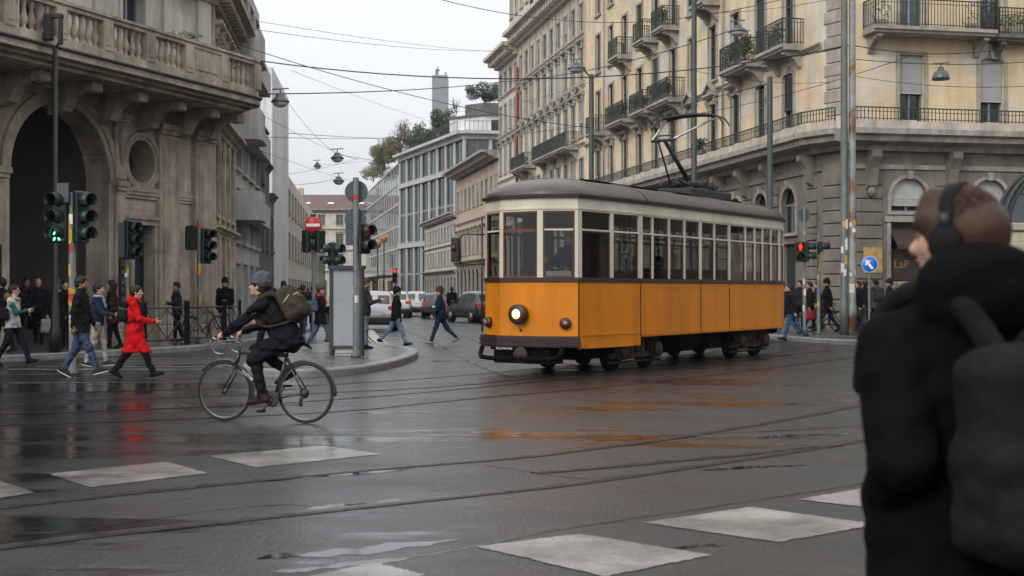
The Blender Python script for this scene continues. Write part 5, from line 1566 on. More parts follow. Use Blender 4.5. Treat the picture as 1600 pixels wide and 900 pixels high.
# upper wall
storey(AB, FA, -20, 0, 7.0, 10.3, [dict(u=u, z=7.35, w=0.95, h=2.3, style='hood', mats=('palazzo_upper', 'sash_grey', 'pane', 'shutter_dark')) for u in (-3.6, -7.4, -11.2, -15)], MT['palazzo_upper'], 0.3)
for a in (-0.75, -2.35, -5.2, -6.3, -9.1, -10.1, -12.9):
    mb = MB(); mb.bbox(a, a + 0.6, -0.10, 0.02, 7.3, 10.0, 0.015); mb.box(a - 0.05, a + 0.65, -0.15, 0.02, 7.0, 7.3); mb.build('upper_pilaster', MT['palazzo_upper'], AB, IA)
mb = MB(); mb.bbox(-1.95, -1.0, -0.06, 0.02, 8.3, 9.4, 0.02)
mb.box(-20, 0, -0.17, 0.02, 7.05, 7.2)
mb.build('upper_band', MT['palazzo_upper'], AB, IA)
# balcony: slab, brackets, balustrade

mb = MB()
PO = -2.2
out = [(-20, 0.02), (-20, PO), (-0.75, PO), (-0.28, PO + 0.42), (-0.02, PO + 0.95), (0.55, -0.7), (0.55, 0.02)]
def offs(d): return [(-20, 0.02), (-20, PO + d), (-0.75 - d * 0.3, PO + d), (-0.28 - d * 0.8, PO + 0.42 + d * 0.7), (-0.02 - d, PO + 0.95 + d * 0.4), (0.55 - d, -0.7), (0.55 - d, 0.02)]
mb.prism(offs(0.42), 6.62, 6.72); mb.prism(offs(0.22), 6.721, 6.80); mb.prism(offs(0.0), 6.801, 6.93); mb.prism(offs(0.10), 6.931, 7.03)
bs = recalc(mb.build('balcony', MTR, AB, IA))
mb = MB(); mb.tube([(p[0], p[1] - 0.03, 6.98) for p in out[1:6]], 0.045, 6); mb.build('gutter', MT['dark_metal'], bs)
for u in (-0.55, -1.75, -3.3, -4.95, -6.7, -8.5, -10.4, -12.4):
    mb = MB(); console(mb, u, 0.0, 6.615, 0.34, 1.1, 0.75); mb.bbox(u - 0.19, u + 0.19, -1.42, -1.1, 6.36, 6.62, 0.03)
    recalc(mb.build('bracket', MTR, bs))


def baluster(mb, x, y, z, h):
    q = h
    mb.lathe([(0.075, 0), (0.075, 0.06 * q), (0.04, 0.1 * q), (0.05, 0.16 * q), (0.088, 0.32 * q), (0.08, 0.42 * q), (0.045, 0.62 * q), (0.04, 0.78 * q), (0.062, 0.84 * q), (0.045, 0.9 * q), (0.075, 0.94 * q), (0.075, q)], (x, y, z), (0, 0, 1), 8)


edge = [(p[0], p[1]) for p in offs(0.2)[1:6]]
mbp = MB(); BAL = []
zA, zB, zC = 7.03, 7.24, 7.92
for i in range(len(edge) - 1):
    a = Vector(edge[i]); c = Vector(edge[i + 1]); Ln = (c - a).length; d = (c - a) / Ln; n_ = Vector((-d.y, d.x))
    ang = math.atan2(d.y, d.x)
    for tgt, (w0, z0, z1) in ((mbp, (0.15, zA, zB)), (mbp, (0.14, zC, zC + 0.10)), (mbp, (0.19, zC + 0.101, zC + 0.17))):
        mm = Matrix.Translation((a.x, a.y, 0)) @ Matrix.Rotation(ang, 4, 'Z'); tgt.M = mm; tgt.box(-0.05, Ln + 0.05, -w0, w0, z0 + 0.002 * i, z1 + 0.002 * i); tgt.M = None
    if Ln < 2:
        npan = 1; start = 0.0
    else: npan = max(int(round(Ln / 1.55)), 1); start = 0.0
    pl = Ln / npan
    for k in range(npan + 1):
        p = a + d * min(k * pl, Ln)
        mbp.M = Matrix.Translation((p.x, p.y, 0)) @ Matrix.Rotation(ang, 4, 'Z'); mbp.bbox(-0.17, 0.17, -0.17, 0.17, zB - 0.03, zC + 0.03, 0.02); mbp.bbox(-0.1, 0.1, -0.185, 0.185, zB + 0.1, zC - 0.08, 0.01); mbp.M = None
    for k in range(npan):
        solid_panel = Ln > 5 and (npan - k) in (2, 9)
        if solid_panel:
            p = a + d * (k + 0.5) * pl
            mbp.M = Matrix.Translation((p.x, p.y, 0)) @ Matrix.Rotation(ang, 4, 'Z'); mbp.bbox(-pl / 2 + 0.15, pl / 2 - 0.15, -0.11, 0.11, zB - 0.02, zC + 0.02, 0.01); mbp.bbox(-pl / 2 + 0.3, pl / 2 - 0.3, -0.135, 0.135, zB + 0.1, zC - 0.1, 0.02); mbp.M = None
            continue
        nb = max(int((pl - 0.4) / 0.2), 1)
        for j in range(nb):
            p = a + d * (k * pl + 0.2 + (pl - 0.4) * (j + 0.5) / nb)
            BAL.append((p.x, p.y))
bl_ = recalc(mbp.build('balustrade', MTR, AB, IA)); 
mbb = MB(); baluster(mbb, 0, 0, zB, zC - zB); bme = mbb.mesh('baluster', MTR)
BAL.sort(key=lambda p: -p[0])
for p in BAL[:96]: link_mesh('baluster', bme, bl_, T(p[0], p[1], 0))
# side wing along the street
FW = frame((PR.x, PR.y, 0), (-0.1175, 1)); IW = inv(AB) @ FW
wu = (0.95, 2.45, 3.95, 5.5)
storey(AB, FW, 0, 6.65, 0, 6.4, [dict(u=u, z=3.85, w=0.72, h=2.1, kind='arch', style='key', mats=('palazzo_trim', 'sash_grey', 'pane', 'shutter_dark')) for u in wu], MS, 0.35, extra_holes=[(u - 0.4, u + 0.4, 0.15, 2.9) for u in wu])
storey(AB, FW, 0, 6.65, 6.4, 10.3, [dict(u=u, z=7.2, w=0.75, h=2.0, style='hood', mats=('palazzo_trim', 'sash_grey', 'pane', 'shutter_dark')) for u in wu], MS, 0.3)
mb = MB()
for u in wu: mb.add([(u - 0.4, 0.34, 0.1), (u + 0.4, 0.34, 0.1), (u + 0.4, 0.34, 2.9), (u - 0.4, 0.34, 2.9)], [(0, 1, 2, 3)])
mb.build('side_door', MT['pane'], AB, IW)
cornice(AB, FW, 0, 6.65, 6.3, 0.45, 0.4, MTR, name='band'); cornice(AB, FW, 0, 6.65, 3.2, 0.25, 0.3, MTR, name='band')
for u in (0.2, 1.7, 3.2, 4.7, 6.25):
    mb = MB(); mb.bbox(u - 0.18, u + 0.18, -0.10, 0.02, 3.5, 6.3, 0.015); mb.bbox(u - 0.18, u + 0.18, -0.10, 0.02, 0.1, 3.2, 0.015); mb.bbox(u - 0.16, u + 0.16, -0.08, 0.02, 6.72, 10.1, 0.015)
    mb.build('pilaster', MTR, AB, IW)
cornice(AB, FW, 0, 6.9, 10.0, 0.75, 0.6, MTR, 0.5); cornice(AB, FA, -20, 0.0, 10.0, 0.7, 0.6, MTR, 0.5)
mb = MB(); mb.M = inv(AB)
poly = [FA @ Vector((-19.9, 0.78, 0)), FA @ Vector((-4.3, 6.6, 0)), FA @ Vector((-4.1, 0.78, 0)), FA @ Vector((-0.5, 0.78, 0)), FW @ Vector((6.63, 0.42, 0)), FW @ Vector((6.63, 14, 0)), FA @ Vector((-19.9, 16, 0))]
mb.prism([(p.x, p.y) for p in [poly[0], poly[3], poly[4], poly[5], poly[6]]], 6.65, 10.55)
mb.prism([(p.x, p.y) for p in [FA @ Vector((-4.1, 0.78, 0)), poly[3], poly[4], poly[5], FA @ Vector((-4.1, 14, 0))]], 0.0, 6.64)
recalc(mb.build('block', MT['roof_dark'], AB))
mb = MB(); mb.M = inv(AB) @ FW; mb.add([(6.65, 0, 0), (6.65, 10, 0), (6.65, 10, 10.3), (6.65, 0, 10.3)], [(0, 1, 2, 3)]); mb.build('end_wall', MTR, AB)

# grey balcony block, dark narrow block, blank white slab tower
BB = thing('balcony_block', 'grey concrete apartment block with rounded balconies beside the stone palazzo', 'building', (-10.5, 50, 0))
FB = frame((-9.73, 44.7, 0), (-0.11, 1)); IB = inv(BB) @ FB
storey(BB, FB, 0, 10.4, 0, 13.4, [dict(u=1.3 + 2.6 * k, z=z, w=1.7, h=h_, style='thin', mats=('concrete', 'shutter_dark', 'pane', 'shutter_grey'), blind=(0.4 if (k + i) % 3 == 0 else 0)) for k in range(4) for i, (z, h_) in enumerate(((0.3, 2.2), (3.3, 1.9), (5.0 + 0.9, 1.9), (8.6, 1.9), (11.2, 1.6)))], MT['concrete'], 0.4)
for z, h_ in ((4.15, 0.9), (7.0, 0.95), (9.8, 0.95)):
    for u0 in (0.25,):
        mb = MB(); L_ = 2.6
        arc = [(u0, 0.0)] + [(u0 + 0.45 - 0.45 * math.cos(t), -0.55 - 0.35 * math.sin(t)) for t in np.linspace(0, math.pi / 2, 5)] + [(u0 + L_ - 0.45 + 0.45 * math.sin(t), -0.55 - 0.35 * math.cos(t)) for t in np.linspace(0, math.pi / 2, 5)] + [(u0 + L_, 0.0)]
        mb.prism(arc, z, z + h_); mb.prism([(p[0], p[1] - (0.06 if p[1] < -0.1 else 0)) for p in arc], z - 0.14, z - 0.001)
        recalc(mb.build('balcony', MT['concrete'], BB, IB))
    mb = MB(); mb.box(3.2, 10.2, -0.5, 0.02, z, z + 0.18); o_ = mb.build('balcony', MT['concrete'], BB, IB)
    mb = MB(); mb.box(3.2, 10.2, -0.5, -0.44, z + 0.18, z + h_); mb.build('parapet', MT['concrete'], o_)
mb = MB(); mb.M = IB; mb.prism([(0.02, 0.45), (10.38, 0.45), (10.38, 9), (0.02, 9)], 0.01, 13.38); mb.build('block', MT['roof_dark'], BB)
CBK = thing('dark_block', 'dark narrow facade stepping down between the grey balcony block and the white slab', 'building', (-11.5, 59, 0))
FCB = frame((-10.87, 55.1, 0), (-0.11, 1)); IC = inv(CBK) @ FCB
for u0_, u1_, h_ in ((0, 2.7, 8.6), (2.7, 5.4, 7.3), (5.4, 8.2, 6.1)):
    storey(CBK, FCB, u0_, u1_, 0, h_, [dict(u=(u0_ + u1_) / 2, z=z, w=0.9, h=1.6, style='plain', mats=('concrete_dark', 'shutter_dark', 'pane', 'shutter_dark')) for z in (0.5, 3.4, 6.3) if z + 1.8 < h_], MT['concrete_dark'], 0.2)
    mb = MB(); mb.M = inv(CBK) @ FCB; mb.prism([(u0_ + 0.01, 0.26), (u1_ - 0.01, 0.26), (u1_ - 0.01, 8), (u0_ + 0.01, 8)], 0.01, h_ - 0.02); mb.build('block', MT['concrete_dark'], CBK)
    cornice(CBK, FCB, u0_, u1_, h_ - 0.25, 0.22, 0.3, MT['concrete_dark'])
SL = thing('slab_tower', 'tall blank white panelled tower slab rising on the left of the street', 'tower', (-15, 75, 0))
mb = MB(); mb.M = inv(SL)
mb.M = inv(SL) @ frame((-13.1, 70, 0), (-0.1, 1))
xs = [0, 1.7, 3.4, 5.2, 7.0, 8.8, 10.4, 11.9]
for a, c in zip(xs, xs[1:]): mb.bbox(a + 0.02, c - 0.02, 0, 6, 0.02, 13.8, 0.03)
mb.box(0.1, 11.8, 0.08, 5.9, 0, 13.6)
mb.build('shaft', MT['slab_white'], SL)
mb = MB(); mb.M = inv(SL)
mb.box(-16.3, -14.6, 74, 80, 13.8, 14.1); mb.tube([(-14.6, 79.5, 13.8), (-14.6, 79.5, 14.3)], 0.15, 6); mb.build('roof_cap', MT['concrete'], SL)
# far left side of the street behind the slab
FL2 = thing('far_left_block', 'plain pale block with dark windows on the far left of the street', 'building', (-20, 130, 0))
F_ = frame((-16.2, 92, 0), (-0.115, 1))
storey(FL2, F_, 0, 90, 0, 10.0, [dict(u=3 + 4.4 * k, z=z, w=1.4, h=1.8, style='thin') for k in range(20) for z in (0.6, 4, 7.2)], MT['stucco_pale'], 0.3)
mb = MB(); mb.M = inv(FL2) @ F_; mb.prism([(0.02, 0.36), (89.9, 0.36), (89.9, 9), (0.02, 9)], 0.01, 9.98); mb.build('block', MT['roof_dark'], FL2)

# ================================================================== arched glass station entrance at the right edge
KB = thing('station_entrance', 'arched glass entrance canopy on a cream stone base at the right edge', 'kiosk', (15.75, 36, 0))
mb = MB()
mb.bbox(-1.9, 1.9, 0, 0.7, 0.13, 3.2, 0.03); mb.bbox(-2.0, 2.0, -0.1, 0.8, 3.2, 3.42, 0.03)
for x in (-1.75, -0.6, 0.55): mb.bbox(x, x + 1.0, -0.05, 0.02, 1.0, 2.9, 0.03)
mb.build('base', MT['cream_base'], KB)
mb = MB()
mb.tube([(1.85 * math.cos(t), 0.1, 3.42 + 1.75 * math.sin(t)) for t in np.linspace(0, math.pi, 24)], 0.07, 6)
mb.tube([(1.7 * math.cos(t), 0.1, 3.42 + 1.6 * math.sin(t)) for t in np.linspace(0, math.pi, 24)], 0.03, 6)
for x in (-1.1, -0.4, 0.4, 1.1): mb.tube([(x, 0.1, 3.42), (x, 0.1, 3.42 + 1.72 * math.sqrt(1 - (x / 1.85) ** 2))], 0.03, 6)
mb.tube([(-1.62, 0.1, 4.25), (1.62, 0.1, 4.25)], 0.025, 6)
for y in (0.65,): mb.tube([(1.85 * math.cos(t), y, 3.42 + 1.75 * math.sin(t)) for t in np.linspace(0, math.pi, 24)], 0.06, 6)
kf = mb.build('arch_frame', MT['dark_metal'], KB)
mb = MB(); ts = np.linspace(0, math.pi, 24); P = []
for t in ts: P += [(1.82 * math.cos(t), 0.12, 3.42 + 1.72 * math.sin(t)), (1.82 * math.cos(t), 0.65, 3.42 + 1.72 * math.sin(t))]
mb.add(P, [(2 * i, 2 * i + 1, 2 * i + 3, 2 * i + 2) for i in range(23)])
mb.add([(p[0], 0.12, p[2]) for p in P[::2]], [tuple(range(24))]); mb.build('pane', MT['pane_bluish'], kf)

NB = thing('unseen_row_building', 'unseen yellowish building continuing the corner row, added for the tram glass to reflect', 'building', (26, 49, 0))  # out of view; added so the tram side windows mirror a facade, not sky
FN_ = frame((CB.x + 0.9796 * 14.1, CB.y + 0.2008 * 14.1, 0), (0.9796, 0.2008))
for zf, zt, zw, hw in ((0, 6.6, 0.5, 4.2), (6.6, 10.7, 7.3, 2.5), (10.7, 14.2, 10.9, 2.4), (14.2, 18, 14.5, 2.2)):
    storey(NB, FN_, 0, 40, zf, zt, [dict(u=2 + 4 * k, z=zw, w=1.3, h=hw, style='plain', blind=0.4 if k % 2 else 0) for k in range(10)], MG if zf == 0 else MY, 0.3)
mb = MB(); mb.M = inv(NB) @ FN_; mb.prism([(0, 0.4), (40, 0.4), (40, 10), (0, 10)], 0.01, 17.9); mb.build('block', MT['roof_dark'], NB)

EBK = thing('unseen_east_building', 'unseen plain ochre building added on the right for the tram glass to reflect', 'building', (46, 20, 0))  # unseen block, added to keep bright sky out of the front tram windows
FE2 = frame((46, 58, 0), (0, -1))
for zf, zt, zw, hw in ((0, 6.6, 0.5, 4.2), (6.6, 10.7, 7.3, 2.5), (10.7, 15, 11.2, 2.4)):
    storey(EBK, FE2, 0, 72, zf, zt, [dict(u=3 + 6 * k, z=zw, w=1.5, h=hw, style='plain') for k in range(12)], MG if zf == 0 else MT['stucco_pink'], 0.3)
mb = MB(); mb.M = inv(EBK) @ FE2; mb.prism([(0, 0.4), (72, 0.4), (72, 10), (0, 10)], 0.01, 14.9); mb.build('block', MT['roof_dark'], EBK)
# ================================================================== the tram
mk('tram_yellow', (0.70, 0.225, 0.004), 0.38, var=0.13, vscale=1.4, bump=0.14, bscale=4, streak=0.26, dirt=0.16, spec=0.4, coat=0.08, local=True)
mk('tram_cream', (0.62, 0.57, 0.46), 0.4, var=0.1, vscale=2, bump=0.04, streak=0.25, local=True)
mk('tram_brown', (0.035, 0.018, 0.014), 0.4, var=0.2, vscale=3)
mk('tram_roof', (0.07, 0.058, 0.052), 0.38, var=0.3, vscale=1.2, bump=0.15, bscale=6, streak=0.3, local=True)
mk('wood_red', (0.13, 0.04, 0.022), 0.4, var=0.2)
mk('bogie', (0.040, 0.032, 0.026), 0.8, spec=0.15, var=0.4, vscale=5, bump=0.5, bscale=25)
mk('bogie_dark', (0.005, 0.0045, 0.004), 0.85, spec=0.06, var=0.3, bump=0.3)
mk('interior_wood', (0.05, 0.025, 0.014), 0.5, var=0.3)
mk('interior_dark', (0.02, 0.017, 0.015), 0.7)
mk('headlamp', (0.9, 0.8, 0.6), 0.2, var=0, emis=(1.0, 0.60, 0.22), es=1.35)
mk('headlamp_edge', (0.9, 0.75, 0.5), 0.2, var=0, emis=(1.0, 0.45, 0.12), es=0.8)
mk('amber', (0.35, 0.14, 0.05), 0.2, var=0.1)

TR = thing('tram', 'vintage yellow and cream tram with a lit headlamp and raised pantograph crossing the wet junction', 'tram', (0.143, 22.96, 0), 0)
tdir = Vector((0.553, 0.833))
TR.rotation_euler = (0, 0, math.atan2(tdir.y, tdir.x))      # local x runs from the nose to the tail, local y to the far side (left)
# half plan of the near side, (x along, half width)
LEN = 10.5
PLAN = [(0.0, 0.42), (0.35, 1.0), (2.42, 1.16), (9.45, 1.16), (10.2, 0.95), (LEN, 0.42)]


def outline(o=0.0, plan=PLAN):
    """closed plan, near side first (negative y) from nose to tail, offset outwards by o"""
    near = [(x, -w) for x, w in plan]; far = [(x, w) for x, w in reversed(plan)]
    pts = [Vector(p) for p in near + far]
    n = len(pts); out = []
    for i in range(n):
        a, b, c = pts[i - 1], pts[i], pts[(i + 1) % n]
        n1 = Vector(((b - a).y, -(b - a).x)).normalized(); n2 = Vector(((c - b).y, -(c - b).x)).normalized()
        m = (n1 + n2); m = m / max(m.dot(n1), 0.3)
        out.append(b + m * o)
    return out


def band(mb, z0, z1, o0=0.0, o1=None, thick=0.04, mi=0, seg=None):
    """strip of wall following the plan"""
    A = outline(o0); B = outline(o0 if o1 is None else o1); A2 = outline(o0 - thick); B2 = outline((o0 if o1 is None else o1) - thick)
    n = len(A)
    for i in range(n):
        if seg is not None and i not in seg: continue
        j = (i + 1) % n
        V = [(A[i].x, A[i].y, z0), (A[j].x, A[j].y, z0), (B[j].x, B[j].y, z1), (B[i].x, B[i].y, z1),
             (A2[i].x, A2[i].y, z0), (A2[j].x, A2[j].y, z0), (B2[j].x, B2[j].y, z1), (B2[i].x, B2[i].y, z1)]
        mb.add(V, [(0, 1, 2, 3), (7, 6, 5, 4), (3, 2, 6, 7), (1, 0, 4, 5), (0, 3, 7, 4), (2, 1, 5, 6)], mi)


ZS, ZB, ZW0, ZW1, ZE = 0.63, 1.665, 1.745, 2.93, 3.17
mb = MB(); band(mb, ZS, ZB - 0.002)
# low skirt under the entrance part, both sides
band(mb, 0.47, ZS - 0.002, -0.002, seg=[1, 9])
tb_ = recalc(mb.build('body', MT['tram_yellow'], TR))
# panel joints, rivets strips
mb = MB()
pts_near = outline(0.004)
def near_at(x, o=0.0):
    P = outline(o)
    for i in range(5):
        a, b = P[i], P[i + 1]
        if a.x - 1e-6 <= x <= b.x + 1e-6:
            t = (x - a.x) / max(b.x - a.x, 1e-6); return a.lerp(b, t), (b - a).normalized()
    return P[5], Vector((1, 0))


def sidebox(mb, x0, x1, z0, z1, o0, o1, side=-1, mi=0):
    """box lying on the side wall between two stations"""
    a, d = near_at(x0); b, _ = near_at(x1); d = (b - a).normalized(); n = Vector((d.y, -d.x))
    V = []
    for z in (z0, z1):
        for p, o in ((a, o0), (b, o0), (b, o1), (a, o1)):
            q = p + n * o; V.append((q.x, q.y if side < 0 else -q.y, z))
    F = [(0, 3, 2, 1), (4, 5, 6, 7), (0, 1, 5, 4), (1, 2, 6, 5), (2, 3, 7, 6), (3, 0, 4, 7)]
    if side > 0: F = [f[::-1] for f in F]
    mb.add(V, F, mi)


for side in (-1, 1):
    for x in (2.42 + 2.65, 2.42 + 4.1): sidebox(mb, x - 0.012, x + 0.012, ZS + 0.01, ZB - 0.01, 0.001, 0.008, side)
    sidebox(mb, 2.405, 2.419, 0.5, ZB - 0.01, 0.001, 0.012, side)
    sidebox(mb, 0.36, 0.385, 0.48, ZB - 0.01, 0.001, 0.01, side)
mb.build('panel_joint', MT['tram_brown'], tb_)
mb = MB()
for side in (-1, 1):
    sidebox(mb, 0.5, 2.3, 0.70, 0.735, 0.001, 0.014, side); sidebox(mb, 2.44, 9.4, 0.66, 0.70, 0.001, 0.014, side); sidebox(mb, 2.44, 9.4, 1.58, 1.61, 0.001, 0.008, side)
    sidebox(mb, 0.42, 0.62, 0.49, 0.62, 0.001, 0.02, side); sidebox(mb, 2.22, 2.38, 0.49, 0.62, 0.001, 0.02, side)
rv = mb.build('trim_strip', MT['tram_yellow'], tb_)
# belt, cream upper wall, letter board, eaves
mb = MB(); band(mb, ZB, ZW0 - 0.002, 0.022, thick=0.05); mb_belt = recalc(mb.build('belt_rail', MT['tram_brown'], TR))
mb = MB(); band(mb, ZW1, ZE, 0.0, -0.01); band(mb, ZW1 + 0.03, ZW1 + 0.06, 0.014, thick=0.02)
recalc(mb.build('letter_board', MT['tram_cream'], TR))
mb = MB(); band(mb, ZE, ZE + 0.055, 0.05, 0.055, 0.09); recalc(mb.build('eaves', MT['tram_brown'], TR))

# window posts and sashes
near_posts = [(0.36, 0.10), (0.41 + 0.66, 0.07), (0.41 + 1.30, 0.07), (2.36, 0.12)]
STN = [0.40, 1.44, 2.42, 2.42 + 0.50, 2.42 + 1.21, 2.42 + 1.90, 2.42 + 2.65, 2.42 + 3.34, 2.42 + 4.10, 2.42 + 4.97, 2.42 + 5.50, 2.42 + 5.95, 2.42 + 6.45, 9.38, 10.16]
STW = [0.075, 0.05, 0.075, 0.035, 0.035, 0.035, 0.055, 0.03, 0.055, 0.03, 0.03, 0.03, 0.03, 0.05, 0.05]
for side in (-1, 1):
    for x, w in zip(STN, STW):
        mb = MB(); sidebox(mb, max(x - w, 0.352), min(x + w, 10.19), ZW0, ZW1, -0.05, 0.0, side); recalc(mb.build('window_post', MT['tram_cream'], TR))
# front and rear corner posts
def endbox(mb, p, q, t0, t1, z0, z1, o0, o1):
    p = Vector(p); q = Vector(q); d = (q - p); n = Vector((d.y, -d.x)).normalized()
    a = p + d * t0; b = p + d * t1
    V = []
    for z in (z0, z1):
        for s_, o in ((a, o0), (b, o0), (b, o1), (a, o1)): r = s_ + n * o; V.append((r.x, r.y, z))
    mb.add(V, [(0, 3, 2, 1), (4, 5, 6, 7), (0, 1, 5, 4), (1, 2, 6, 5), (2, 3, 7, 6), (3, 0, 4, 7)])


OUT = outline(0.0)
ends = [(11, 0), (0, 1), (10, 11), (5, 6), (4, 5), (6, 7)]        # front centre, near bevel, far bevel, rear ones
for i, j in ends:
    Ln = (OUT[j] - OUT[i]).length; w = 0.055 / Ln
    for t0, t1 in ((0, w), (1 - w, 1)):
        mb = MB(); endbox(mb, OUT[i], OUT[j], t0, t1, ZW0, ZW1, -0.05, 0.0); recalc(mb.build('window_post', MT['tram_cream'], TR))
# every window is a part of its own, with its sash and transom
for side in (-1, 1):
    for k in range(len(STN) - 1):
        a, b = STN[k] + STW[k] - 0.01, STN[k + 1] - STW[k + 1] + 0.01
        pa, _ = near_at(a, -0.03); pb, _ = near_at(b, -0.03)
        s_ = 1 if side < 0 else -1
        mb = MB(); mb.add([(pa.x, pa.y * s_, ZW0), (pb.x, pb.y * s_, ZW0), (pb.x, pb.y * s_, ZW1), (pa.x, pa.y * s_, ZW1)], [(0, 1, 2, 3)])
        wn = mb.build('window', GLASS, TR)
        a += 0.01; b -= 0.01
        mb = MB(); sidebox(mb, a, b, 2.585, 2.615, -0.045, -0.004, side); recalc(mb.build('transom', MT['tram_cream'], wn))
        mb = MB(); sidebox(mb, a, a + 0.018, ZW0, 2.584, -0.045, -0.015, side); sidebox(mb, b - 0.018, b, ZW0, 2.584, -0.045, -0.015, side); sidebox(mb, a + 0.018, b - 0.018, 2.565, 2.584, -0.045, -0.015, side); recalc(mb.build('sash', MT['wood_red'], wn))
O3 = outline(-0.028)
for i, j in ends:
    p, q = O3[i], O3[j]
    mb = MB(); mb.add([(p.x, p.y, ZW0), (q.x, q.y, ZW0), (q.x, q.y, ZW1), (p.x, p.y, ZW1)], [(0, 1, 2, 3)])
    wn = mb.build('windscreen', GLASS, TR)
    Ln = (OUT[j] - OUT[i]).length; w = 0.055 / Ln; e = 0.028 / Ln
    mb = MB()
    for a, b, c, d in ((w, w + e, ZW0, ZW1), (1 - w - e, 1 - w, ZW0, ZW1), (w + e, 1 - w - e, ZW1 - 0.03, ZW1), (w + e, 1 - w - e, ZW0, ZW0 + 0.025)): endbox(mb, OUT[i], OUT[j], a, b, c, d, -0.045, -0.008)
    recalc(mb.build('sash', MT['wood_red'], wn))
    mb = MB()
    if (i, j) == (11, 0): endbox(mb, OUT[i], OUT[j], w + e, 1 - w - e, 2.56, 2.61, -0.045, 0.006)
    else: endbox(mb, OUT[i], OUT[j], w + e, 1 - w - e, 2.58, 2.612, -0.04, 0.0)
    recalc(mb.build('transom', MT['wood_red'] if (i, j) == (11, 0) else MT['tram_cream'], wn))
# roof: rings shrinking towards the ridge
mb = MB(); rings = []
fine = []
base = outline(0.055)
for i in range(len(base)):
    a, b = base[i], base[(i + 1) % len(base)]
    for k in range(8): fine.append(a.lerp(b, k / 8))
# smooth the plan corners
for _ in range(5): fine = [(fine[i - 1] + fine[i] * 2 + fine[(i + 1) % len(fine)]) / 4 for i in range(len(fine))]
NR = 14
for r in range(NR + 1):
    t = r / NR * math.pi / 2
    f = math.cos(t); z = ZE + 0.05 + 0.37 * math.sin(t)
    ring = []
    for p in fine:
        e0, e1 = 1.15, LEN - 1.15
        cx = min(max(p.x, e0), e1)
        ring.append((cx + (p.x - cx) * f, p.y * f, z))
    rings.append(ring)
n = len(fine); P = [q for r in rings for q in r]; F = []
for r in range(NR):
    for i in range(n):
        j = (i + 1) % n; F.append((r * n + i, r * n + j, (r + 1) * n + j, (r + 1) * n + i))
mb.add(P, F, 0, True)
mb.add([(p.x, p.y, ZE + 0.05) for p in fine], [tuple(range(n))])
rf_ = recalc(mb.build('roof', MT['tram_roof'], TR))
def roof_z(x, y):
    w = 1.21 if 2.4 < x < 9.4 else 1.08
    return ZE + 0.05 + 0.37 * math.sqrt(max(1 - (y / w) ** 2, 0))
mb = MB()
for x, w in ((1.15, 1.075), (2.6, 1.21), (4.6, 1.21), (6.6, 1.21), (9.3, 1.21)):
    mb.tube([(x, w * math.cos(t) * 0.998, ZE + 0.055 + 0.37 * math.sin(t)) for t in np.linspace(0, math.pi, 24)], 0.014, 5)
for sg in (-1, 1):
    mb.tube([(1.15 - 1.18 * math.sin(t) * 0.93, sg * (0.40 * math.sin(t)), ZE + 0.058 + 0.37 * math.cos(t)) for t in np.linspace(0, math.pi / 2, 14)], 0.013, 5)
mb.build('roof_seam', MT['tram_roof'], rf_)
mb = MB()
for sg in (-1, 1):
    mb.box(1.55, 8.9, sg * 0.36 - 0.05, sg * 0.36 + 0.05, 3.585, 3.61)
    for k in range(14): mb.box(1.6 + k * 0.54, 1.68 + k * 0.54, sg * 0.36 - 0.04, sg * 0.36 + 0.04, 3.46, 3.584)
mb.build('roof_walk', MT['bogie_dark'], rf_)
# lamps, bumper, fender, buffer
FN = Vector((-1, 0, 0))
mb = MB(); mb.lathe([(0.10, 0.0), (0.165, 0.02), (0.178, 0.10), (0.175, 0.17), (0.15, 0.185)], (0.02, -0.02, 1.09), FN, 24); mb.lathe([(0.125, 0.14), (0.15, 0.187)], (0.02, -0.02, 1.09), FN, 24, cap=False)
hl = mb.build('headlamp', MT['tram_brown'], TR)
mb = MB(); mb.lathe([(0.0, 0.194), (0.06, 0.191), (0.112, 0.180)], (0.02, -0.02, 1.09), FN, 20); mb.build('lens', MT['headlamp'], hl)
mb = MB(); mb.lathe([(0.112, 0.180), (0.14, 0.166)], (0.02, -0.02, 1.09), FN, 20, cap=False); mb.build('lens_rim', MT['headlamp_edge'], hl)
for sg, bx in ((-1, (0.25, -0.80)), (1, (0.25, 0.80))):
    dn = Vector((-0.86, sg * 0.52, 0)).normalized()
    mb = MB(); mb.lathe([(0.06, -0.03), (0.10, 0.0), (0.105, 0.07), (0.075, 0.10), (0.05, 0.11)], (bx[0], bx[1], 0.93), dn, 18)
    l_ = mb.build('marker_lamp', MT['tram_brown'], TR)
    mb = MB(); mb.lathe([(0.0, 0.135), (0.03, 0.125), (0.05, 0.108)], (bx[0], bx[1], 0.93), dn, 14); mb.build('lens', MT['amber'], l_)
mb = MB(); mb.lathe([(0, 0.03), (0.025, 0.02), (0.028, 0)], (0.0, -0.02, 0.80), FN, 10); mb.build('bolt', MT['tram_brown'], TR)
mb = MB()
def bumper_strip(z0, z1, o): band(mb, z0, z1, o, thick=o + 0.02, seg=[11, 0, 10])
for k in range(4): bumper_strip(0.525 + k * 0.042, 0.525 + k * 0.042 + 0.036, 0.10 if k % 2 == 0 else 0.085)
bumper_strip(0.50, 0.70, 0.06)
recalc(mb.build('bumper', MT['tram_brown'], TR))
mb = MB()
mb.box(-0.03, 0.02, 0.02, 0.62, 0.445, 0.497)
lt = mb.build('number_strip', MT['bogie_dark'], TR)
mb = MB()
for sg in (1,):
    y0, y1 = -0.85, 0.85
    mb.tube([(0.05, y0, 0.5), (-0.02, y0, 0.36), (-0.12, y0 + 0.08, 0.31), (-0.16, y0 + 0.3, 0.295), (-0.16, y1 - 0.3, 0.295), (-0.12, y1 - 0.08, 0.31), (-0.02, y1, 0.36), (0.05, y1, 0.5)], 0.042, 8)
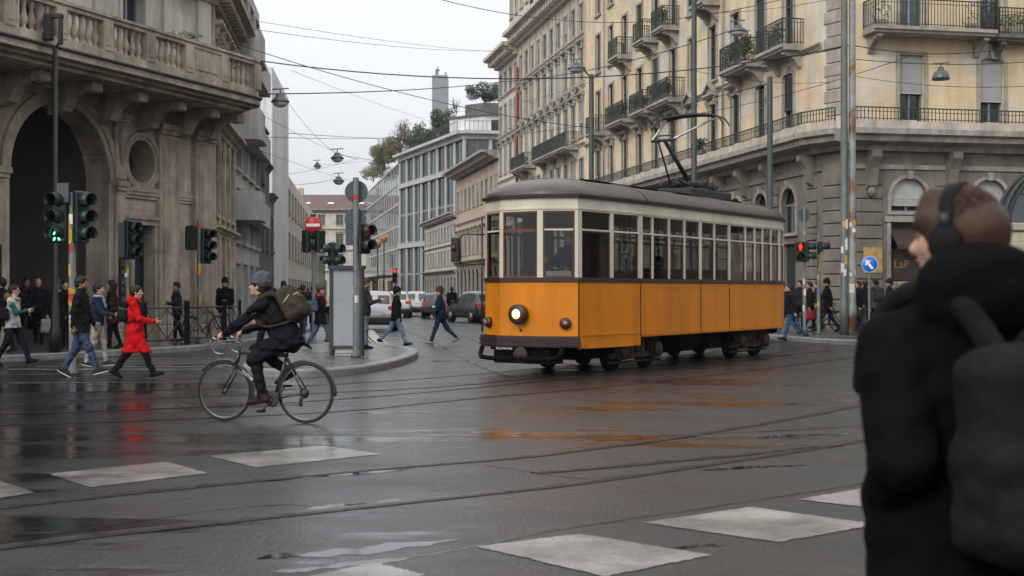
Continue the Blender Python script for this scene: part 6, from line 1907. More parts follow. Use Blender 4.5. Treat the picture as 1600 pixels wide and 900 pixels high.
recalc(mb.build('fender', MT['bogie_dark'], TR))
text_mesh('lettering', 'ALLINONE', 0.075, MT['sign_white'], lt, Matrix.Translation((-0.034, 0.32, 0.472)) @ Matrix.Rotation(R(-90), 4, 'Z') @ Matrix.Rotation(R(90), 4, 'X'))
mb = MB(); mb.lathe([(0.05, -0.25), (0.05, 0.0), (0.145, 0.02), (0.15, 0.05), (0.12, 0.075), (0.06, 0.08), (0.055, 0.12), (0.0, 0.125)], (-0.1, -0.10, 0.36), FN, 20)
recalc(mb.build('buffer', MT['bogie'], TR))
# mirror on a bracket at the far front corner
mb = MB(); mb.tube([(0.3, 0.98, 2.55), (0.15, 1.35, 2.56), (0.13, 1.42, 2.5)], 0.014, 6); mb.tube([(0.3, 0.98, 2.0), (0.14, 1.42, 2.02)], 0.014, 6); mb.tube([(0.13, 1.42, 2.52), (0.14, 1.42, 2.0)], 0.014, 6)
mb.tube([(0.29, 1.03, 0.75), (0.29, 1.03, 2.85)], 0.016, 6)
mi_ = mb.build('mirror_bracket', MT['tram_brown'], TR)
mb = MB(); mb.M = T(0.05, 1.45, 0); mb.bbox(-0.06, 0.03, -0.07, 0.09, 2.04, 2.5, 0.02); mb.lathe([(0.0, 0.06), (0.05, 0.04), (0.05, 0)], (-0.06, 0.0, 2.3), (-1, 0, 0), 10); mb.build('mirror', MT['tram_brown'], mi_)
# underframe and bogies
mb = MB(); mb.box(0.3, LEN - 0.3, -0.78, 0.78, 0.5, 0.85); mb.box(3.8, 6.8, -0.62, 0.62, 0.25, 0.5); mb.box(0.05, 0.5, -0.6, 0.6, 0.2, 0.48); mb.box(0.9, 9.6, -0.66, 0.66, 0.24, 0.499)  # the long low last box is added to darken the gap between the wheels
mb.lathe([(0.17, 0), (0.17, 1.5)], (4.2, -0.75, 0.5), (1, 0, 0), 14)
mb.box(5.9, 6.6, -0.95, -0.5, 0.28, 0.6)
mb.build('underframe', MT['bogie_dark'], TR)
for bx in (2.75, 8.25):
    mb = MB()
    for sg in (-1, 1):
        y = sg * 0.86
        mb.bbox(bx - 1.0, bx + 1.0, y - 0.05, y + 0.05, 0.22, 0.33, 0.015)
        mb.bbox(bx - 0.9, bx + 0.9, y - 0.05, y + 0.05, 0.52, 0.62, 0.015)
        mb.bbox(bx - 0.28, bx - 0.16, y - 0.07, y + 0.07, 0.20, 0.66, 0.015); mb.bbox(bx + 0.16, bx + 0.28, y - 0.07, y + 0.07, 0.20, 0.66, 0.015)
        mb.tube([(bx - 0.9, y, 0.6), (bx - 0.75, y, 0.3)], 0.03, 6); mb.tube([(bx + 0.9, y, 0.6), (bx + 0.75, y, 0.3)], 0.03, 6)
        mb.lathe([(0.085, 0), (0.1, 0.06), (0.085, 0.12), (0.1, 0.18), (0.085, 0.22)], (bx, y, 0.33), (0, 0, 1), 12)
        mb.tube([(bx - 1.05, y, 0.15), (bx + 1.05, y, 0.15)], 0.025, 6)
        mb.tube([(bx + 0.3, y + sg * 0.04, 0.5), (bx + 0.42, y + sg * 0.06, 0.34), (bx + 0.5, y + sg * 0.05, 0.5)], 0.012, 5)
    mb.box(bx - 0.15, bx + 0.15, -0.8, 0.8, 0.3, 0.6)
    bg_ = mb.build('bogie', MT['bogie'], TR)
    for wx in (bx - 0.68, bx + 0.68):
        for sg in (-1, 1):
            mb = MB(); mb.lathe([(0.02, 0), (0.10, 0.0), (0.12, 0.03), (0.27, 0.04), (0.31, 0.03), (0.335, 0.0), (0.335, -0.07), (0.36, -0.08), (0.36, -0.11), (0.02, -0.11)], (wx, sg * 0.76, 0.345), (0, sg, 0), 28)
            mb.build('wheel', MT['bogie_dark'], bg_)
            mb = MB(); mb.bbox(wx - 0.16, wx + 0.16, min(sg * 0.82, sg * 0.99), max(sg * 0.82, sg * 0.99), 0.20, 0.52, 0.03)
            mb.lathe([(0.16, 0), (0.155, 0.05), (0.08, 0.06), (0.06, 0.085), (0, 0.09)], (wx, sg * 0.99, 0.36), (0, sg, 0), 14); mb.build('axle_box', MT['bogie'], bg_)
        mb = MB(); mb.tube([(wx, -0.76, 0.345), (wx, 0.76, 0.345)], 0.06, 8); mb.build('axle', MT['bogie_dark'], bg_)
# interior
mb = MB()
I_ = outline(-0.06)
mb.add([(p.x, p.y, 0.9) for p in I_], [tuple(range(12))]); mb.build('floor', MT['interior_dark'], TR)
mb = MB(); band(mb, 0.9, ZB, -0.05, thick=0.02); recalc(mb.build('lining', MT['interior_wood'], TR))
mb = MB(); mb.add([(p.x, p.y, 3.12) for p in I_], [tuple(range(11, -1, -1))]); mb.build('inner_ceiling', MT['interior_wood'], TR)
mb = MB(); mb.box(1.62, 1.66, -1.0, -0.35, 0.9, 3.1); mb.box(1.62, 1.66, 0.35, 1.0, 0.9, 3.1); mb.box(1.62, 1.66, -0.35, 0.35, 2.7, 3.1); mb.build('cab_wall', MT['interior_wood'], TR)
mb = MB(); mb.box(0.35, 0.7, -0.3, 0.5, 0.9, 1.75); mb.lathe([(0.12, 0), (0.12, 1.0), (0.06, 1.02)], (0.7, 0.3, 0.9), (0, 0, 1), 12); mb.build('control_desk', MT['interior_dark'], TR)
mb = MB(); mb.bbox(0.34, 0.38, -0.85, -0.5, 1.76, 1.86, 0.004); mb.build('notice', MT['sign_white'], TR) if False else None
mb = MB(); endbox(mb, OUT[0], OUT[1], 0.16, 0.82, 1.775, 1.86, -0.06, -0.05); mb.build('notice', MT['sign_white'], TR)
for side in (-1, 1):
    mb = MB(); mb.bbox(2.4, 8.7, min(side * 0.62, side * 1.05), max(side * 0.62, side * 1.05), 1.28, 1.34, 0.015); mb.bbox(2.4, 8.7, min(side * 1.0, side * 1.06), max(side * 1.0, side * 1.06), 1.34, 1.95, 0.015)
    for k in range(7): mb.box(2.45 + k * 1.02, 2.5 + k * 1.02, min(side * 0.65, side * 1.0), max(side * 0.65, side * 1.0), 0.9, 1.28)
    mb.build('bench', MT['interior_wood'], TR)
mb = MB()
for x in (3.2, 4.8, 6.4, 8.0):
    for y in (-0.5, 0.5): mb.tube([(x, y, 0.9), (x, y, 3.1)], 0.018, 6)
for y in (-0.5, 0.5): mb.tube([(2.3, y, 2.65), (8.8, y, 2.65)], 0.015, 6)
mb.build('grab_pole', MT['steel'], TR)
# pantograph
PX = 6.9
mb = MB(); mb.bbox(PX - 0.75, PX + 1.1, -0.42, 0.42, 3.50, 3.76, 0.02)
for sg in (-1, 1):
    mb.bbox(PX - 0.7, PX + 0.75, sg * 0.34 - 0.045, sg * 0.34 + 0.045, 3.82, 3.90, 0.01)
    for x in (-0.6, 0.6): mb.lathe([(0.06, 0), (0.04, 0.02), (0.06, 0.04), (0.04, 0.06), (0.05, 0.08)], (PX + x, sg * 0.34, 3.75), (0, 0, 1), 8)
mb.tube([(PX + 0.1, -0.4, 3.92), (PX + 0.1, 0.4, 3.92)], 0.06, 10); mb.tube([(PX + 0.45, -0.2, 3.93), (PX + 0.9, -0.1, 3.90)], 0.05, 8); mb.tube([(PX + 0.4, 0.15, 3.95), (PX + 0.75, 0.15, 3.95)], 0.085, 10)
mb.tube([(PX - 0.55, 0.1, 3.9), (PX - 0.35, 0.1, 3.98), (PX - 0.1, 0.05, 3.9)], 0.03, 6)
mb.bbox(PX + 0.8, PX + 1.9, -0.2, 0.2, 3.52, 3.80, 0.02)
for x in (1.0, 1.3, 1.6): mb.lathe([(0.05, 0), (0.07, 0.04), (0.05, 0.08)], (PX + x, -0.05, 3.80), (0, 0, 1), 8)
pn = mb.build('pantograph', MT['dark_metal'], TR)
mb = MB(); mb.lathe([(0.03, 0), (0.03, 0.1)], (PX + 0.5, -0.3, 3.9), (0, 0, 1), 8); mb.build('insulator', MT['sign_red'], pn)
KX, KZ = PX - 1.25, 4.76
mb = MB(); mb.tube([(PX + 0.1, 0.0, 3.9), (KX + 0.1, 0.0, KZ - 0.02)], [0.06, 0.042], 10)
mb.tube([(KX, -0.28, KZ), (KX, 0.28, KZ)], 0.036, 10)
mb.tube([(KX + 0.02, -0.28, KZ + 0.0), (KX + 0.14, -0.2, KZ + 0.12), (KX + 0.14, 0.2, KZ + 0.12), (KX + 0.02, 0.28, KZ)], 0.018, 6)
mb.build('lower_arm', MT['dark_metal'], pn)
mb = MB(); mb.tube([(PX - 0.45, 0.22, 3.86), (KX + 0.06, 0.14, KZ - 0.03)], 0.02, 6); mb.build('guide_rod', MT['dark_metal'], pn)
HX, HZ_ = PX + 0.1, 5.40
mb = MB()
for sg in (-1, 1): mb.tube([(KX, sg * 0.26, KZ + 0.02), (HX, sg * 0.62, HZ_ - 0.04)], [0.028, 0.02], 8)
mb.build('upper_arm', MT['steel'], pn)
mb = MB()
mb.tube([(HX - 0.16, y, HZ_ + 0.05 * (1 - (y / 0.62) ** 2)) for y in np.linspace(-0.62, 0.62, 9)], 0.022, 6); mb.tube([(HX + 0.16, y, HZ_ + 0.05 * (1 - (y / 0.62) ** 2)) for y in np.linspace(-0.62, 0.62, 9)], 0.022, 6)
mb.add([(HX + sx * 0.17, y, HZ_ + 0.05 * (1 - (y / 0.62) ** 2) + dz) for y in np.linspace(-0.6, 0.6, 9) for sx in (-1, 1) for dz in (0.0, 0.03)],
       [f for k in range(8) for f in ((4 * k + 1, 4 * k + 3, 4 * k + 7, 4 * k + 5), (4 * k, 4 * k + 4, 4 * k + 6, 4 * k + 2), (4 * k, 4 * k + 1, 4 * k + 5, 4 * k + 4), (4 * k + 2, 4 * k + 6, 4 * k + 7, 4 * k + 3))])
for sg in (-1, 1):
    for dx in (-0.16, 0.16): mb.tube([(HX + dx, sg * 0.60, HZ_), (HX + dx, sg * 0.74, HZ_ - 0.04), (HX + dx, sg * 0.84, HZ_ - 0.16), (HX + dx, sg * 0.88, HZ_ - 0.24)], [0.022, 0.02, 0.018, 0.014], 6)
    mb.tube([(HX - 0.16, sg * 0.6, HZ_), (HX + 0.16, sg * 0.6, HZ_)], 0.018, 6)
mb.build('collector', MT['dark_metal'], pn)
# ================================================================== traffic lights, signs, poles
def signal_head(parent, M_, n=3, lit=None, figure=None, tilt=0.0):
    """signal box whose lenses face local -y"""
    H = 0.30 * n + 0.04
    mb = MB(); mb.bbox(-0.15, 0.15, 0.0, 0.16, 0, H, 0.03)
    hd = mb.build('signal_head', MT['signal_green'], parent, M_)
    for k in range(n):
        zc = H - 0.17 - 0.30 * k
        mb = MB(); mb.lathe([(0.128, 0.0), (0.135, 0.02), (0.128, 0.24), (0.118, 0.24), (0.118, 0.0)], (0, 0, zc), (0, -1, 0), 14, a0=R(-38), a1=R(218))
        # the lathe starts at +x, so the open part of the visor points down
        mb.build('visor', MT['signal_green'], hd)
        m = MT['lens_dark']
        if lit is not None and lit[0] == k: m = lit[1]
        if figure and figure[0] == k: m = MT['lens_dark']
        mb = MB(); mb.lathe([(0.0, -0.03), (0.07, -0.022), (0.115, -0.004)], (0, 0, zc), (0, 1, 0), 16); mb.build('lens', m, hd)
        if figure and figure[0] == k:
            mb = MB(); y = -0.05
            mb.lathe([(0, 0), (0.03, 0.0), (0.03, 0.008), (0, 0.008)], (0, y, zc + 0.09), (0, 1, 0), 10)
            if figure[2] == 'walk':
                for poly in ([(-0.02, 0.045), (0.02, 0.045), (0.024, -0.015), (-0.024, -0.015)], [(-0.02, 0.045), (-0.062, -0.01), (-0.05, -0.018), (-0.012, 0.02)], [(0.02, 0.045), (0.062, -0.01), (0.05, -0.018), (0.012, 0.02)],
                             [(-0.024, -0.012), (0.004, -0.012), (-0.035, -0.095), (-0.06, -0.095)], [(0.024, -0.012), (-0.004, -0.012), (0.035, -0.095), (0.06, -0.095)]):
                    mb.vprism([(p[0] * 1.25, zc + p[1] * 1.25) for p in poly], y, y + 0.008)
            else:
                for poly in ([(-0.03, 0.045), (0.03, 0.045), (0.026, -0.02), (-0.026, -0.02)], [(-0.03, 0.045), (-0.05, 0.03), (-0.05, -0.03), (-0.036, -0.03)], [(0.03, 0.045), (0.05, 0.03), (0.05, -0.03), (0.036, -0.03)],
                             [(-0.026, -0.015), (-0.003, -0.015), (-0.006, -0.095), (-0.026, -0.095)], [(0.026, -0.015), (0.003, -0.015), (0.006, -0.095), (0.026, -0.095)]):
                    mb.vprism([(p[0] * 1.25, zc + p[1] * 1.25) for p in poly], y, y + 0.008)
            recalc(mb.build('walking_figure', figure[1], hd))
    return hd


def pole_mesh(root, h, r, name='pole', m=None, stickers=0, seed=0, z0=0.0, cap=True):
    mb = MB(); mb.lathe([(r * 1.7, z0), (r * 1.7, z0 + 0.05), (r, z0 + 0.07), (r, h), (r * 0.8, h + 0.012), (0, h + 0.02)], (0, 0, 0), (0, 0, 1), 14)
    p = mb.build(name, m or MT['grey_pole'], root)
    rr = random.Random(seed)
    for k in range(stickers):
        mb = MB(); z = rr.uniform(0.7, min(h - 0.2, 3.3)); a = rr.uniform(R(-150), R(-30)); da = rr.uniform(0.7, 1.7); dz = rr.uniform(0.06, 0.26)
        n = 4; V = []
        for q in range(n + 1):
            t = a + da * (q / n - 0.5); V += [((r + 0.003) * math.cos(t), (r + 0.003) * math.sin(t), z), ((r + 0.003) * math.cos(t), (r + 0.003) * math.sin(t), z + dz)]
        mb.add(V, [(2 * q, 2 * q + 2, 2 * q + 3, 2 * q + 1) for q in range(n)], 0, True)
        mb.build('sticker', [MT['sticker_yellow'], MT['paper'], MT['sticker_yellow'], MT['sign_white'], MT['sign_red']][rr.randrange(5)], p)
    return p


def disc(parent, M_, r, m_face, m_back, name='sign_disc'):
    mb = MB(); mb.lathe([(0, -0.012), (r, -0.012), (r + 0.006, 0), (r, 0.004)], (0, 0, 0), (0, 1, 0), 28, 0)
    o = mb.build(name, m_face, parent, M_)
    mb = MB(); mb.lathe([(r, 0.0055), (0, 0.008)], (0, 0, 0), (0, 1, 0), 28, cap=False)
    mb.box(-r * 0.6, r * 0.6, 0.008, 0.02, r * 0.4, r * 0.48); mb.box(-r * 0.6, r * 0.6, 0.008, 0.02, -r * 0.48, -r * 0.4)
    mb.build('back', m_back, o)
    return o


def plate(parent, M_, w, h, m, name='plate', b=0.01):
    mb = MB(); mb.bbox(-w / 2, w / 2, -0.012, 0.012, -h / 2, h / 2, b); return mb.build(name, m, parent, M_)


def sg_thing(label, px, py, d=None, cat='traffic light', name='traffic_light', group=None, z=0.0):
    if d is None: x, y = gp(px, py)
    else: x, y = (px - 800) / FPX * d, d
    return thing(name, label, cat, (x, y, z), 0, group)


def zat(py, d): return CAM_H + (HZ - py) / FPX * d


# left foreground pair
d = 23.1; t = sg_thing('signal post with yellow stickers and a lit green walking man', 113, 585)
pole_mesh(t, zat(302, d), 0.065, stickers=16, seed=4)
signal_head(t, T(-0.24, -0.04, zat(380, d), R(-18)), 3, figure=(2, MT['lens_green'], 'walk'))
signal_head(t, T(0.2, 0.0, zat(380, d), R(55)), 3)
mb = MB(); mb.box(-0.3, 0.25, -0.02, 0.02, zat(378, d), zat(378, d) + 0.03); mb.box(-0.3, 0.25, -0.02, 0.02, zat(318, d), zat(318, d) + 0.03); mb.build('bracket', MT['dark_metal'], t)
plate(t, T(-0.14, -0.09, zat(302, d), R(-12)), 0.24, 0.36, MT['sign_back'], 'sign_plate')
# second, behind the red coat
d = 30.9; t = sg_thing('slim signal post with one green head and grey back plate behind the red coat', 198, 545, d=30.9, z=0.13)
pole_mesh(t, zat(343, d) - 0.13, 0.055, stickers=5, seed=8)
signal_head(t, T(0.12, 0.02, zat(405, d) - 0.13, R(58)), 3)
plate(t, T(-0.11, -0.07, zat(375, d) - 0.13, 0), 0.16, 0.85, MT['sign_back'], 'back_plate')
# third by the railing
d = 33.6; t = sg_thing('signal post by the railing with one black and one green head', 311, 546, d=33.6, z=0.13)
pole_mesh(t, zat(345, d) - 0.13, 0.06, stickers=5, seed=12)
signal_head(t, T(0.22, 0.03, zat(412, d) - 0.13, R(50)), 2 + 1)
signal_head(t, T(-0.17, 0.0, zat(391, d) - 0.13, R(168)), 2)
# no entry sign with two heads
d = 36; t = sg_thing('red no entry disc above a twin signal head on a grey post', 490, 540, d=36, cat='traffic sign', name='no_entry_sign')
pole_mesh(t, zat(340, d), 0.055)
dk = disc(t, T(0, -0.09, zat(352, d)), 0.235, MT['sign_red'], MT['sign_back'])
mb = MB(); mb.box(-0.19, 0.19, -0.018, -0.0125, -0.04, 0.04); mb.build('white_bar', MT['sign_white'], dk)
plate(t, T(0, -0.06, zat(337, d)), 0.16, 0.07, MT['dark_metal'])
signal_head(t, T(-0.13, -0.02, zat(395, d), R(130)), 2); signal_head(t, T(0.13, -0.02, zat(395, d), R(-130)), 2)
# two green heads back to back
d = 33.2; t = sg_thing('short post with two green signal heads back to back behind the advertising panel', 520, 545, d=33.0, z=0.0)
pole_mesh(t, zat(379, d), 0.045, m=MT['rail_steel'])
signal_head(t, T(-0.07, 0.0, zat(418, d), R(-60)), 2 + 0); signal_head(t, T(0.07, 0.0, zat(418, d), R(60)), 2 + 0)
# tall post with the backs of two discs and a red signal
d = 26.4; t = sg_thing('tall grey post with the backs of two round signs and a red signal', 556, 568, d=26.6, z=0.13)
pole_mesh(t, zat(277, d) - 0.13, 0.062, stickers=3, seed=21)
disc(t, T(0, 0.09, zat(298, d) - 0.13, R(180)), 0.235, MT['sign_blue'], MT['sign_back']); disc(t, T(-0.02, 0.09, zat(341, d) - 0.13, R(180)), 0.225, MT['sign_blue'], MT['sign_back'])
plate(t, T(-0.13, 0.12, zat(355, d) - 0.13), 0.2, 0.72, MT['sign_back'], 'back_plate')
signal_head(t, T(0.2, 0.02, zat(396, d) - 0.13, R(42)), 2, lit=(0, MT['lens_dim_red']))
# far signals up the street
d = 80; t = sg_thing('tiny red lit signal far up the street in front of the shops', 617, 475, d=80)
pole_mesh(t, 2.6, 0.05); signal_head(t, T(0.0, -0.08, 2.0), 3, lit=(0, MT['lens_red']))
# right side
d = 40.5; t = sg_thing('signal post with lit red standing man beside the rear of the tram', 1257, 529, d=40.5, z=0.13)
pole_mesh(t, zat(323, d) - 0.13, 0.055, stickers=6, seed=31)
disc(t, T(0, 0.08, zat(335, d) - 0.13, R(180)), 0.22, MT['sign_blue'], MT['grey_pole'])
signal_head(t, T(-0.14, -0.06, zat(409, d) - 0.13, R(-8)), 2, figure=(0, MT['lens_red'], 'stand')); signal_head(t, T(0.13, 0.0, zat(409, d) - 0.13, R(80)), 2); signal_head(t, T(0.0, 0.16, zat(409, d) - 0.13, R(180)), 2)
d = 40.8; t = sg_thing('thin post with one small green signal left of the twin masts', 1279, 528, d=40.8, z=0.13)
pole_mesh(t, zat(360, d) - 0.13, 0.055, stickers=6, seed=35); signal_head(t, T(0.12, 0.0, zat(394, d) - 0.13, R(80)), 1)
mb = MB(); mb.tube([(0, 0, zat(371, d)), (-0.35, -0.05, zat(371, d))], 0.025, 6); mb.build('arm', MT['grey_pole'], t)
# blue arrow sign
d = 39; t = sg_thing('round blue sign with a white arrow pointing up left on a thin post', 1358, 525, d=39, cat='traffic sign', name='arrow_sign', z=0.13)
pole_mesh(t, zat(402, d) - 0.13, 0.03)
dk = disc(t, T(0, -0.06, zat(413, d) - 0.13), 0.25, MT['sign_blue'], MT['sign_back'])
mb = MB(); mb.vprism([(0.125, -0.13), (-0.02, 0.055), (0.045, 0.105), (-0.135, 0.135), (-0.13, -0.05), (-0.078, 0.008), (0.05, -0.15)], -0.0175, -0.0125)
recalc(mb.build('white_arrow', MT['sign_white'], dk))
mb = MB(); mb.lathe([(0.238, -0.0125), (0.238, -0.015), (0.25, -0.015), (0.25, -0.0125)], (0, 0, 0), (0, 1, 0), 28, cap=False); mb.build('white_rim', MT['sign_white'], dk)

# ---- masts
def mast(label, px, py, d, top, r, m, group='tram masts'):
    t = sg_thing(label, px, py, d=d, cat='mast', name='mast', group=group)
    mb = MB(); mb.lathe([(r * 1.25, 0), (r * 1.25, 0.9), (r * 1.05, 0.95), (r * 0.95, top), (r * 0.6, top + 0.05), (0, top + 0.06)], (0, 0, 0), (0, 0, 1), 14); mb.build('pole', m, t)
    return t


mk('mast_green', (0.105, 0.12, 0.105), 0.55, 0.2, var=0.3, vscale=3, streak=0.45, bump=0.15)
mk('mast_rust', (0.20, 0.215, 0.205), 0.55, 0.1, var=0.3, vscale=3, streak=0.3, patch=(0.15, 0.066, 0.032), pscale=1.1, pcut=0.50, bump=0.2)
mk('mast_dark', (0.035, 0.045, 0.045), 0.5, 0.2, var=0.3, streak=0.3)
for px, m, lb, sd_ in ((1319, 'mast_green', 'grey green mast plastered with torn posters, left one of the touching pair', 3), (1331.5, 'mast_rust', 'rust streaked mast, right one of the touching pair', 4)):
    t = mast(lb, px, 530, 40.0, 11.5, 0.112, MT[m]); t.location.z = 0.13
    rr = random.Random(sd_); r = 0.116
    for k in range(9):
        mb = MB(); z = rr.uniform(1.3, 3.6); a = rr.uniform(R(-140), R(-50)); da = rr.uniform(0.5, 1.3); dz = rr.uniform(0.08, 0.3); n = 5; V = []
        for q in range(n + 1):
            tt = a + da * (q / n - 0.5); V += [(r * math.cos(tt), r * math.sin(tt), z + rr.uniform(-.02, .02)), (r * math.cos(tt), r * math.sin(tt), z + dz + rr.uniform(-.03, .03))]
        mb.add(V, [(2 * q, 2 * q + 2, 2 * q + 3, 2 * q + 1) for q in range(n)], 0, True); mb.build('torn_poster', [MT['paper'], MT['sign_white'], MT['sticker_yellow'], MT['paper']][k % 4], t)
mast('slim dark mast with a pale cap above the rear of the tram', 1203, 530, 41, zat(122, 41), 0.095, MT['mast_dark'])
mast('thin dark mast rising above the tram roof beside the pantograph', 1084.5, 520, 46, 13.0, 0.10, MT['mast_dark'])
t = mast('dark mast with a hanging lamp in front of the cream palazzo', 924, 515, 50, zat(118, 50), 0.10, MT['mast_dark'])
mb = MB(); mb.tube([(0, 0, zat(118, 50) - 0.1), (-0.25, 0, zat(116, 50) + 0.12), (-0.55, 0, zat(104, 50))], 0.03, 6); mb.build('arm', MT['mast_dark'], t)
# black lamp post on the left with a boxy lantern
t = sg_thing('slender black lamp post with a boxy lantern in front of the arch', 86, 560, d=28.5, cat='lamp post', name='lamp_post', z=0.13)
d = 28.5
mb = MB(); mb.lathe([(0.13, 0), (0.13, 0.5), (0.10, 0.55), (0.09, 1.2), (0.062, 1.25), (0.055, zat(75, d) - 0.13)], (0, 0, 0), (0, 0, 1), 12); mb.build('pole', MT['black_metal'], t)
mb = MB(); zl = zat(70, d) - 0.13; mb.bbox(-0.24, -0.05, -0.1, 0.1, zl + 0.1, zl + 0.68, 0.02); mb.bbox(0.08, 0.17, -0.05, 0.05, zl + 0.0, zl + 0.66, 0.02); mb.box(-0.24, 0.17, -0.08, 0.08, zl + 0.60, zl + 0.68); mb.tube([(0, 0, zl - 0.1), (0.12, 0, zl + 0.1)], 0.03, 6); mb.build('lantern', MT['black_metal'], t)
mb = MB(); mb.tube([(-0.5, 0, zat(128, d) - 0.13), (0, 0, zat(140, d) - 0.13)], 0.03, 6); mb.build('arm', MT['black_metal'], t)

# ---- hanging lamps and the overhead wires
mk('lamp_shell', (0.10, 0.105, 0.11), 0.4, 0.4, var=0.15)
mk('lamp_glass', (0.55, 0.57, 0.58), 0.2, var=0)
def hanging_lamp(label, px, py, d, r, bell=False):
    p = at(px, py, d)
    t = thing('hanging_lamp', label, 'street lamp', p, 0, 'lamps hung over the street')
    mb = MB()
    if bell: mb.lathe([(0.0, 0.22), (0.1, 0.22), (0.1, 0.12), (0.2, 0.08), (r, -0.12), (r, -0.17), (r * 0.94, -0.16)], (0, 0, 0), (0, 0, 1), 20)
    else: mb.lathe([(0.0, 0.20), (0.12, 0.18), (0.14, 0.10), (r * 0.7, 0.06), (r, -0.02), (r, -0.06), (r * 0.92, -0.06)], (0, 0, 0), (0, 0, 1), 20)
    mb.tube([(0, 0, 0.2), (0, 0, 0.34)], 0.02, 6); mb.tube([(-0.25, 0, 0.33), (0.25, 0, 0.36)], 0.02, 6)
    mb.build('shell', MT['lamp_shell'], t)
    mb = MB()
    if bell: mb.lathe([(r * 0.93, -0.15), (r * 0.5, -0.17), (0, -0.18)], (0, 0, 0), (0, 0, 1), 20)
    else: mb.lathe([(r * 0.92, -0.055), (r * 0.7, -0.15), (r * 0.35, -0.2), (0, -0.21)], (0, 0, 0), (0, 0, 1), 20)
    mb.build('diffuser', MT['lamp_glass'] if not bell else MT['lamp_shell'], t)


hanging_lamp('dish lamp hung just right of the stone balcony corner', 438, 157, 38, 0.27)
hanging_lamp('dish lamp hung highest over the middle of the street', 527, 246, 52, 0.27)
hanging_lamp('smallest and farthest dish lamp hung over the street', 496, 259, 80, 0.24)
hanging_lamp('dish lamp hung directly above the round sign backs', 529, 282, 60, 0.27)
hanging_lamp('dish lamp on the mast in front of the cream palazzo', 901, 106, 50, 0.36)
hanging_lamp('dish lamp hung against the yellow facade above the pantograph', 1153, 48, 44, 0.33)
hanging_lamp('bell shaped lamp hung between two shuttered windows of the yellow building', 1470, 116, 40, 0.27, True)

mk('wire', (0.012, 0.013, 0.014), 0.5, 0.2, var=0)
def wire(label, a, b, sag=0.25, r=0.012):
    A = at(*a); B = at(*b); n = 20; pts = []
    for i in range(n + 1):
        t = i / n; p = A.lerp(B, t); p.z -= sag * 4 * t * (1 - t); pts.append(p)
    o = thing('overhead_wire', label, 'cable', A, 0, 'wires over the junction')
    mb = MB(); mb.tube([p - A for p in pts], r, 6)
    me = mb.mesh('overhead_wire', MT['wire'])
    bpy.data.objects.remove(o)
    o = link_mesh('overhead_wire', me); o.location = A
    tag(o, label, 'cable', 'wires over the junction')


wire('long wire falling from the palazzo roof across the sky to the cream palazzo mast', (362, 66, 38.5), (924, 200, 50), 0.35, 0.012)
wire('taut nearly level wire from the balcony corner past the distant tower', (405, 95, 37), (1320, 72, 40), 0.75, 0.017)
wire('wire carrying the dish lamp beside the stone balcony', (400, 147, 37.2), (790, 127, 70), 0.15, 0.018)
wire('wire rising to the lamp against the yellow facade', (780, 128, 60), (1153, 44, 44), 0.35, 0.017)
wire('steep wire crossing the top of the cream palazzo', (684, -2, 45), (862, 30, 55), 0.1, 0.014)
wire('wire sagging across the upper windows of the cream palazzo', (862, 30, 55), (1290, -20, 44), 0.55, 0.014)
wire('faint thin wire high in the sky, upper one of two', (384, 30, 40), (800, 82, 90), 0.2, 0.008)
wire('faint thin wire high in the sky, lower one of two', (384, 44, 40), (800, 78, 90), 0.3, 0.009)
wire('wire joining the slab tower and the office roof below the round crown tree', (450, 208, 60), (655, 216, 100), 0.1, 0.014)
wire('wire beneath the first across the slab tower', (410, 214, 50), (640, 214, 100), 0.1, 0.012)
wire('wire holding the highest dish lamp from the slab tower', (452, 162, 60), (527, 241, 52), 0.2, 0.009)
wire('wire from the highest dish lamp to the office block', (527, 241, 52), (660, 252, 110), 0.2, 0.011)
wire('wire of the smallest far lamp', (452, 272, 70), (560, 247, 90), 0.1, 0.01)
wire('wire of the lamp above the round sign backs', (452, 288, 66), (529, 278, 60), 0.1, 0.01)
wire('wire running over the twin masts along the yellow building', (1150, 92, 44), (1330, 70, 40), 0.15, 0.015)
wire('wire above the balcony door at the upper right', (1330, 70, 40), (1640, 62, 38), 0.35, 0.015)
wire('wire holding the bell shaped lamp', (1332, 92, 40), (1640, 94, 39), 0.15, 0.012)
wire('short wire at the top right corner by the balcony plants', (1540, 26, 40), (1640, 12, 38), 0.05, 0.012)
wire('wire passing behind the pantograph in front of the pediment windows', (790, 210, 80), (1203, 130, 41), 0.3, 0.015)
wire('contact wire above the tram from its pantograph towards the camera side', (200, -120, 14), (1088, 181, 26.9), 0.05, 0.008) if False else None
wire('wire crossing the yellow facade above the long rail', (1000, 190, 50), (1420, 88, 40), 0.3, 0.011)

for lb, a, b, sg_ in (('thin wire crossing the slab tower low down by the far lamps', (408, 236, 50), (620, 300, 120), 0.2), ('thin wire from the far lamp towards the round sign backs', (496, 258, 80), (668, 236, 120), 0.2),
        ('hairline wire falling behind the taut level wire to the office roof', (455, 110, 50), (700, 196, 120), 0.2), ('hairline wire from the balcony corner down to the smallest lamp', (410, 180, 45), (560, 250, 90), 0.15),
        ('thin wire over the low ochre building', (700, 175, 80), (924, 128, 50), 0.3), ('thin wire low across the cream palazzo windows', (790, 255, 90), (1084, 150, 46), 0.4),
        ('thin wire from the tall thin mast to the corner quoins', (1084, 110, 46), (1300, 128, 45), 0.2), ('thin wire running under the upper right balcony', (1330, 118, 40), (1640, 132, 39), 0.2), ('thin wire high between the two upper balconies', (1084, 20, 46), (1320, -6, 40), 0.15)):
    wire(lb, a, b, sg_, 0.0085)
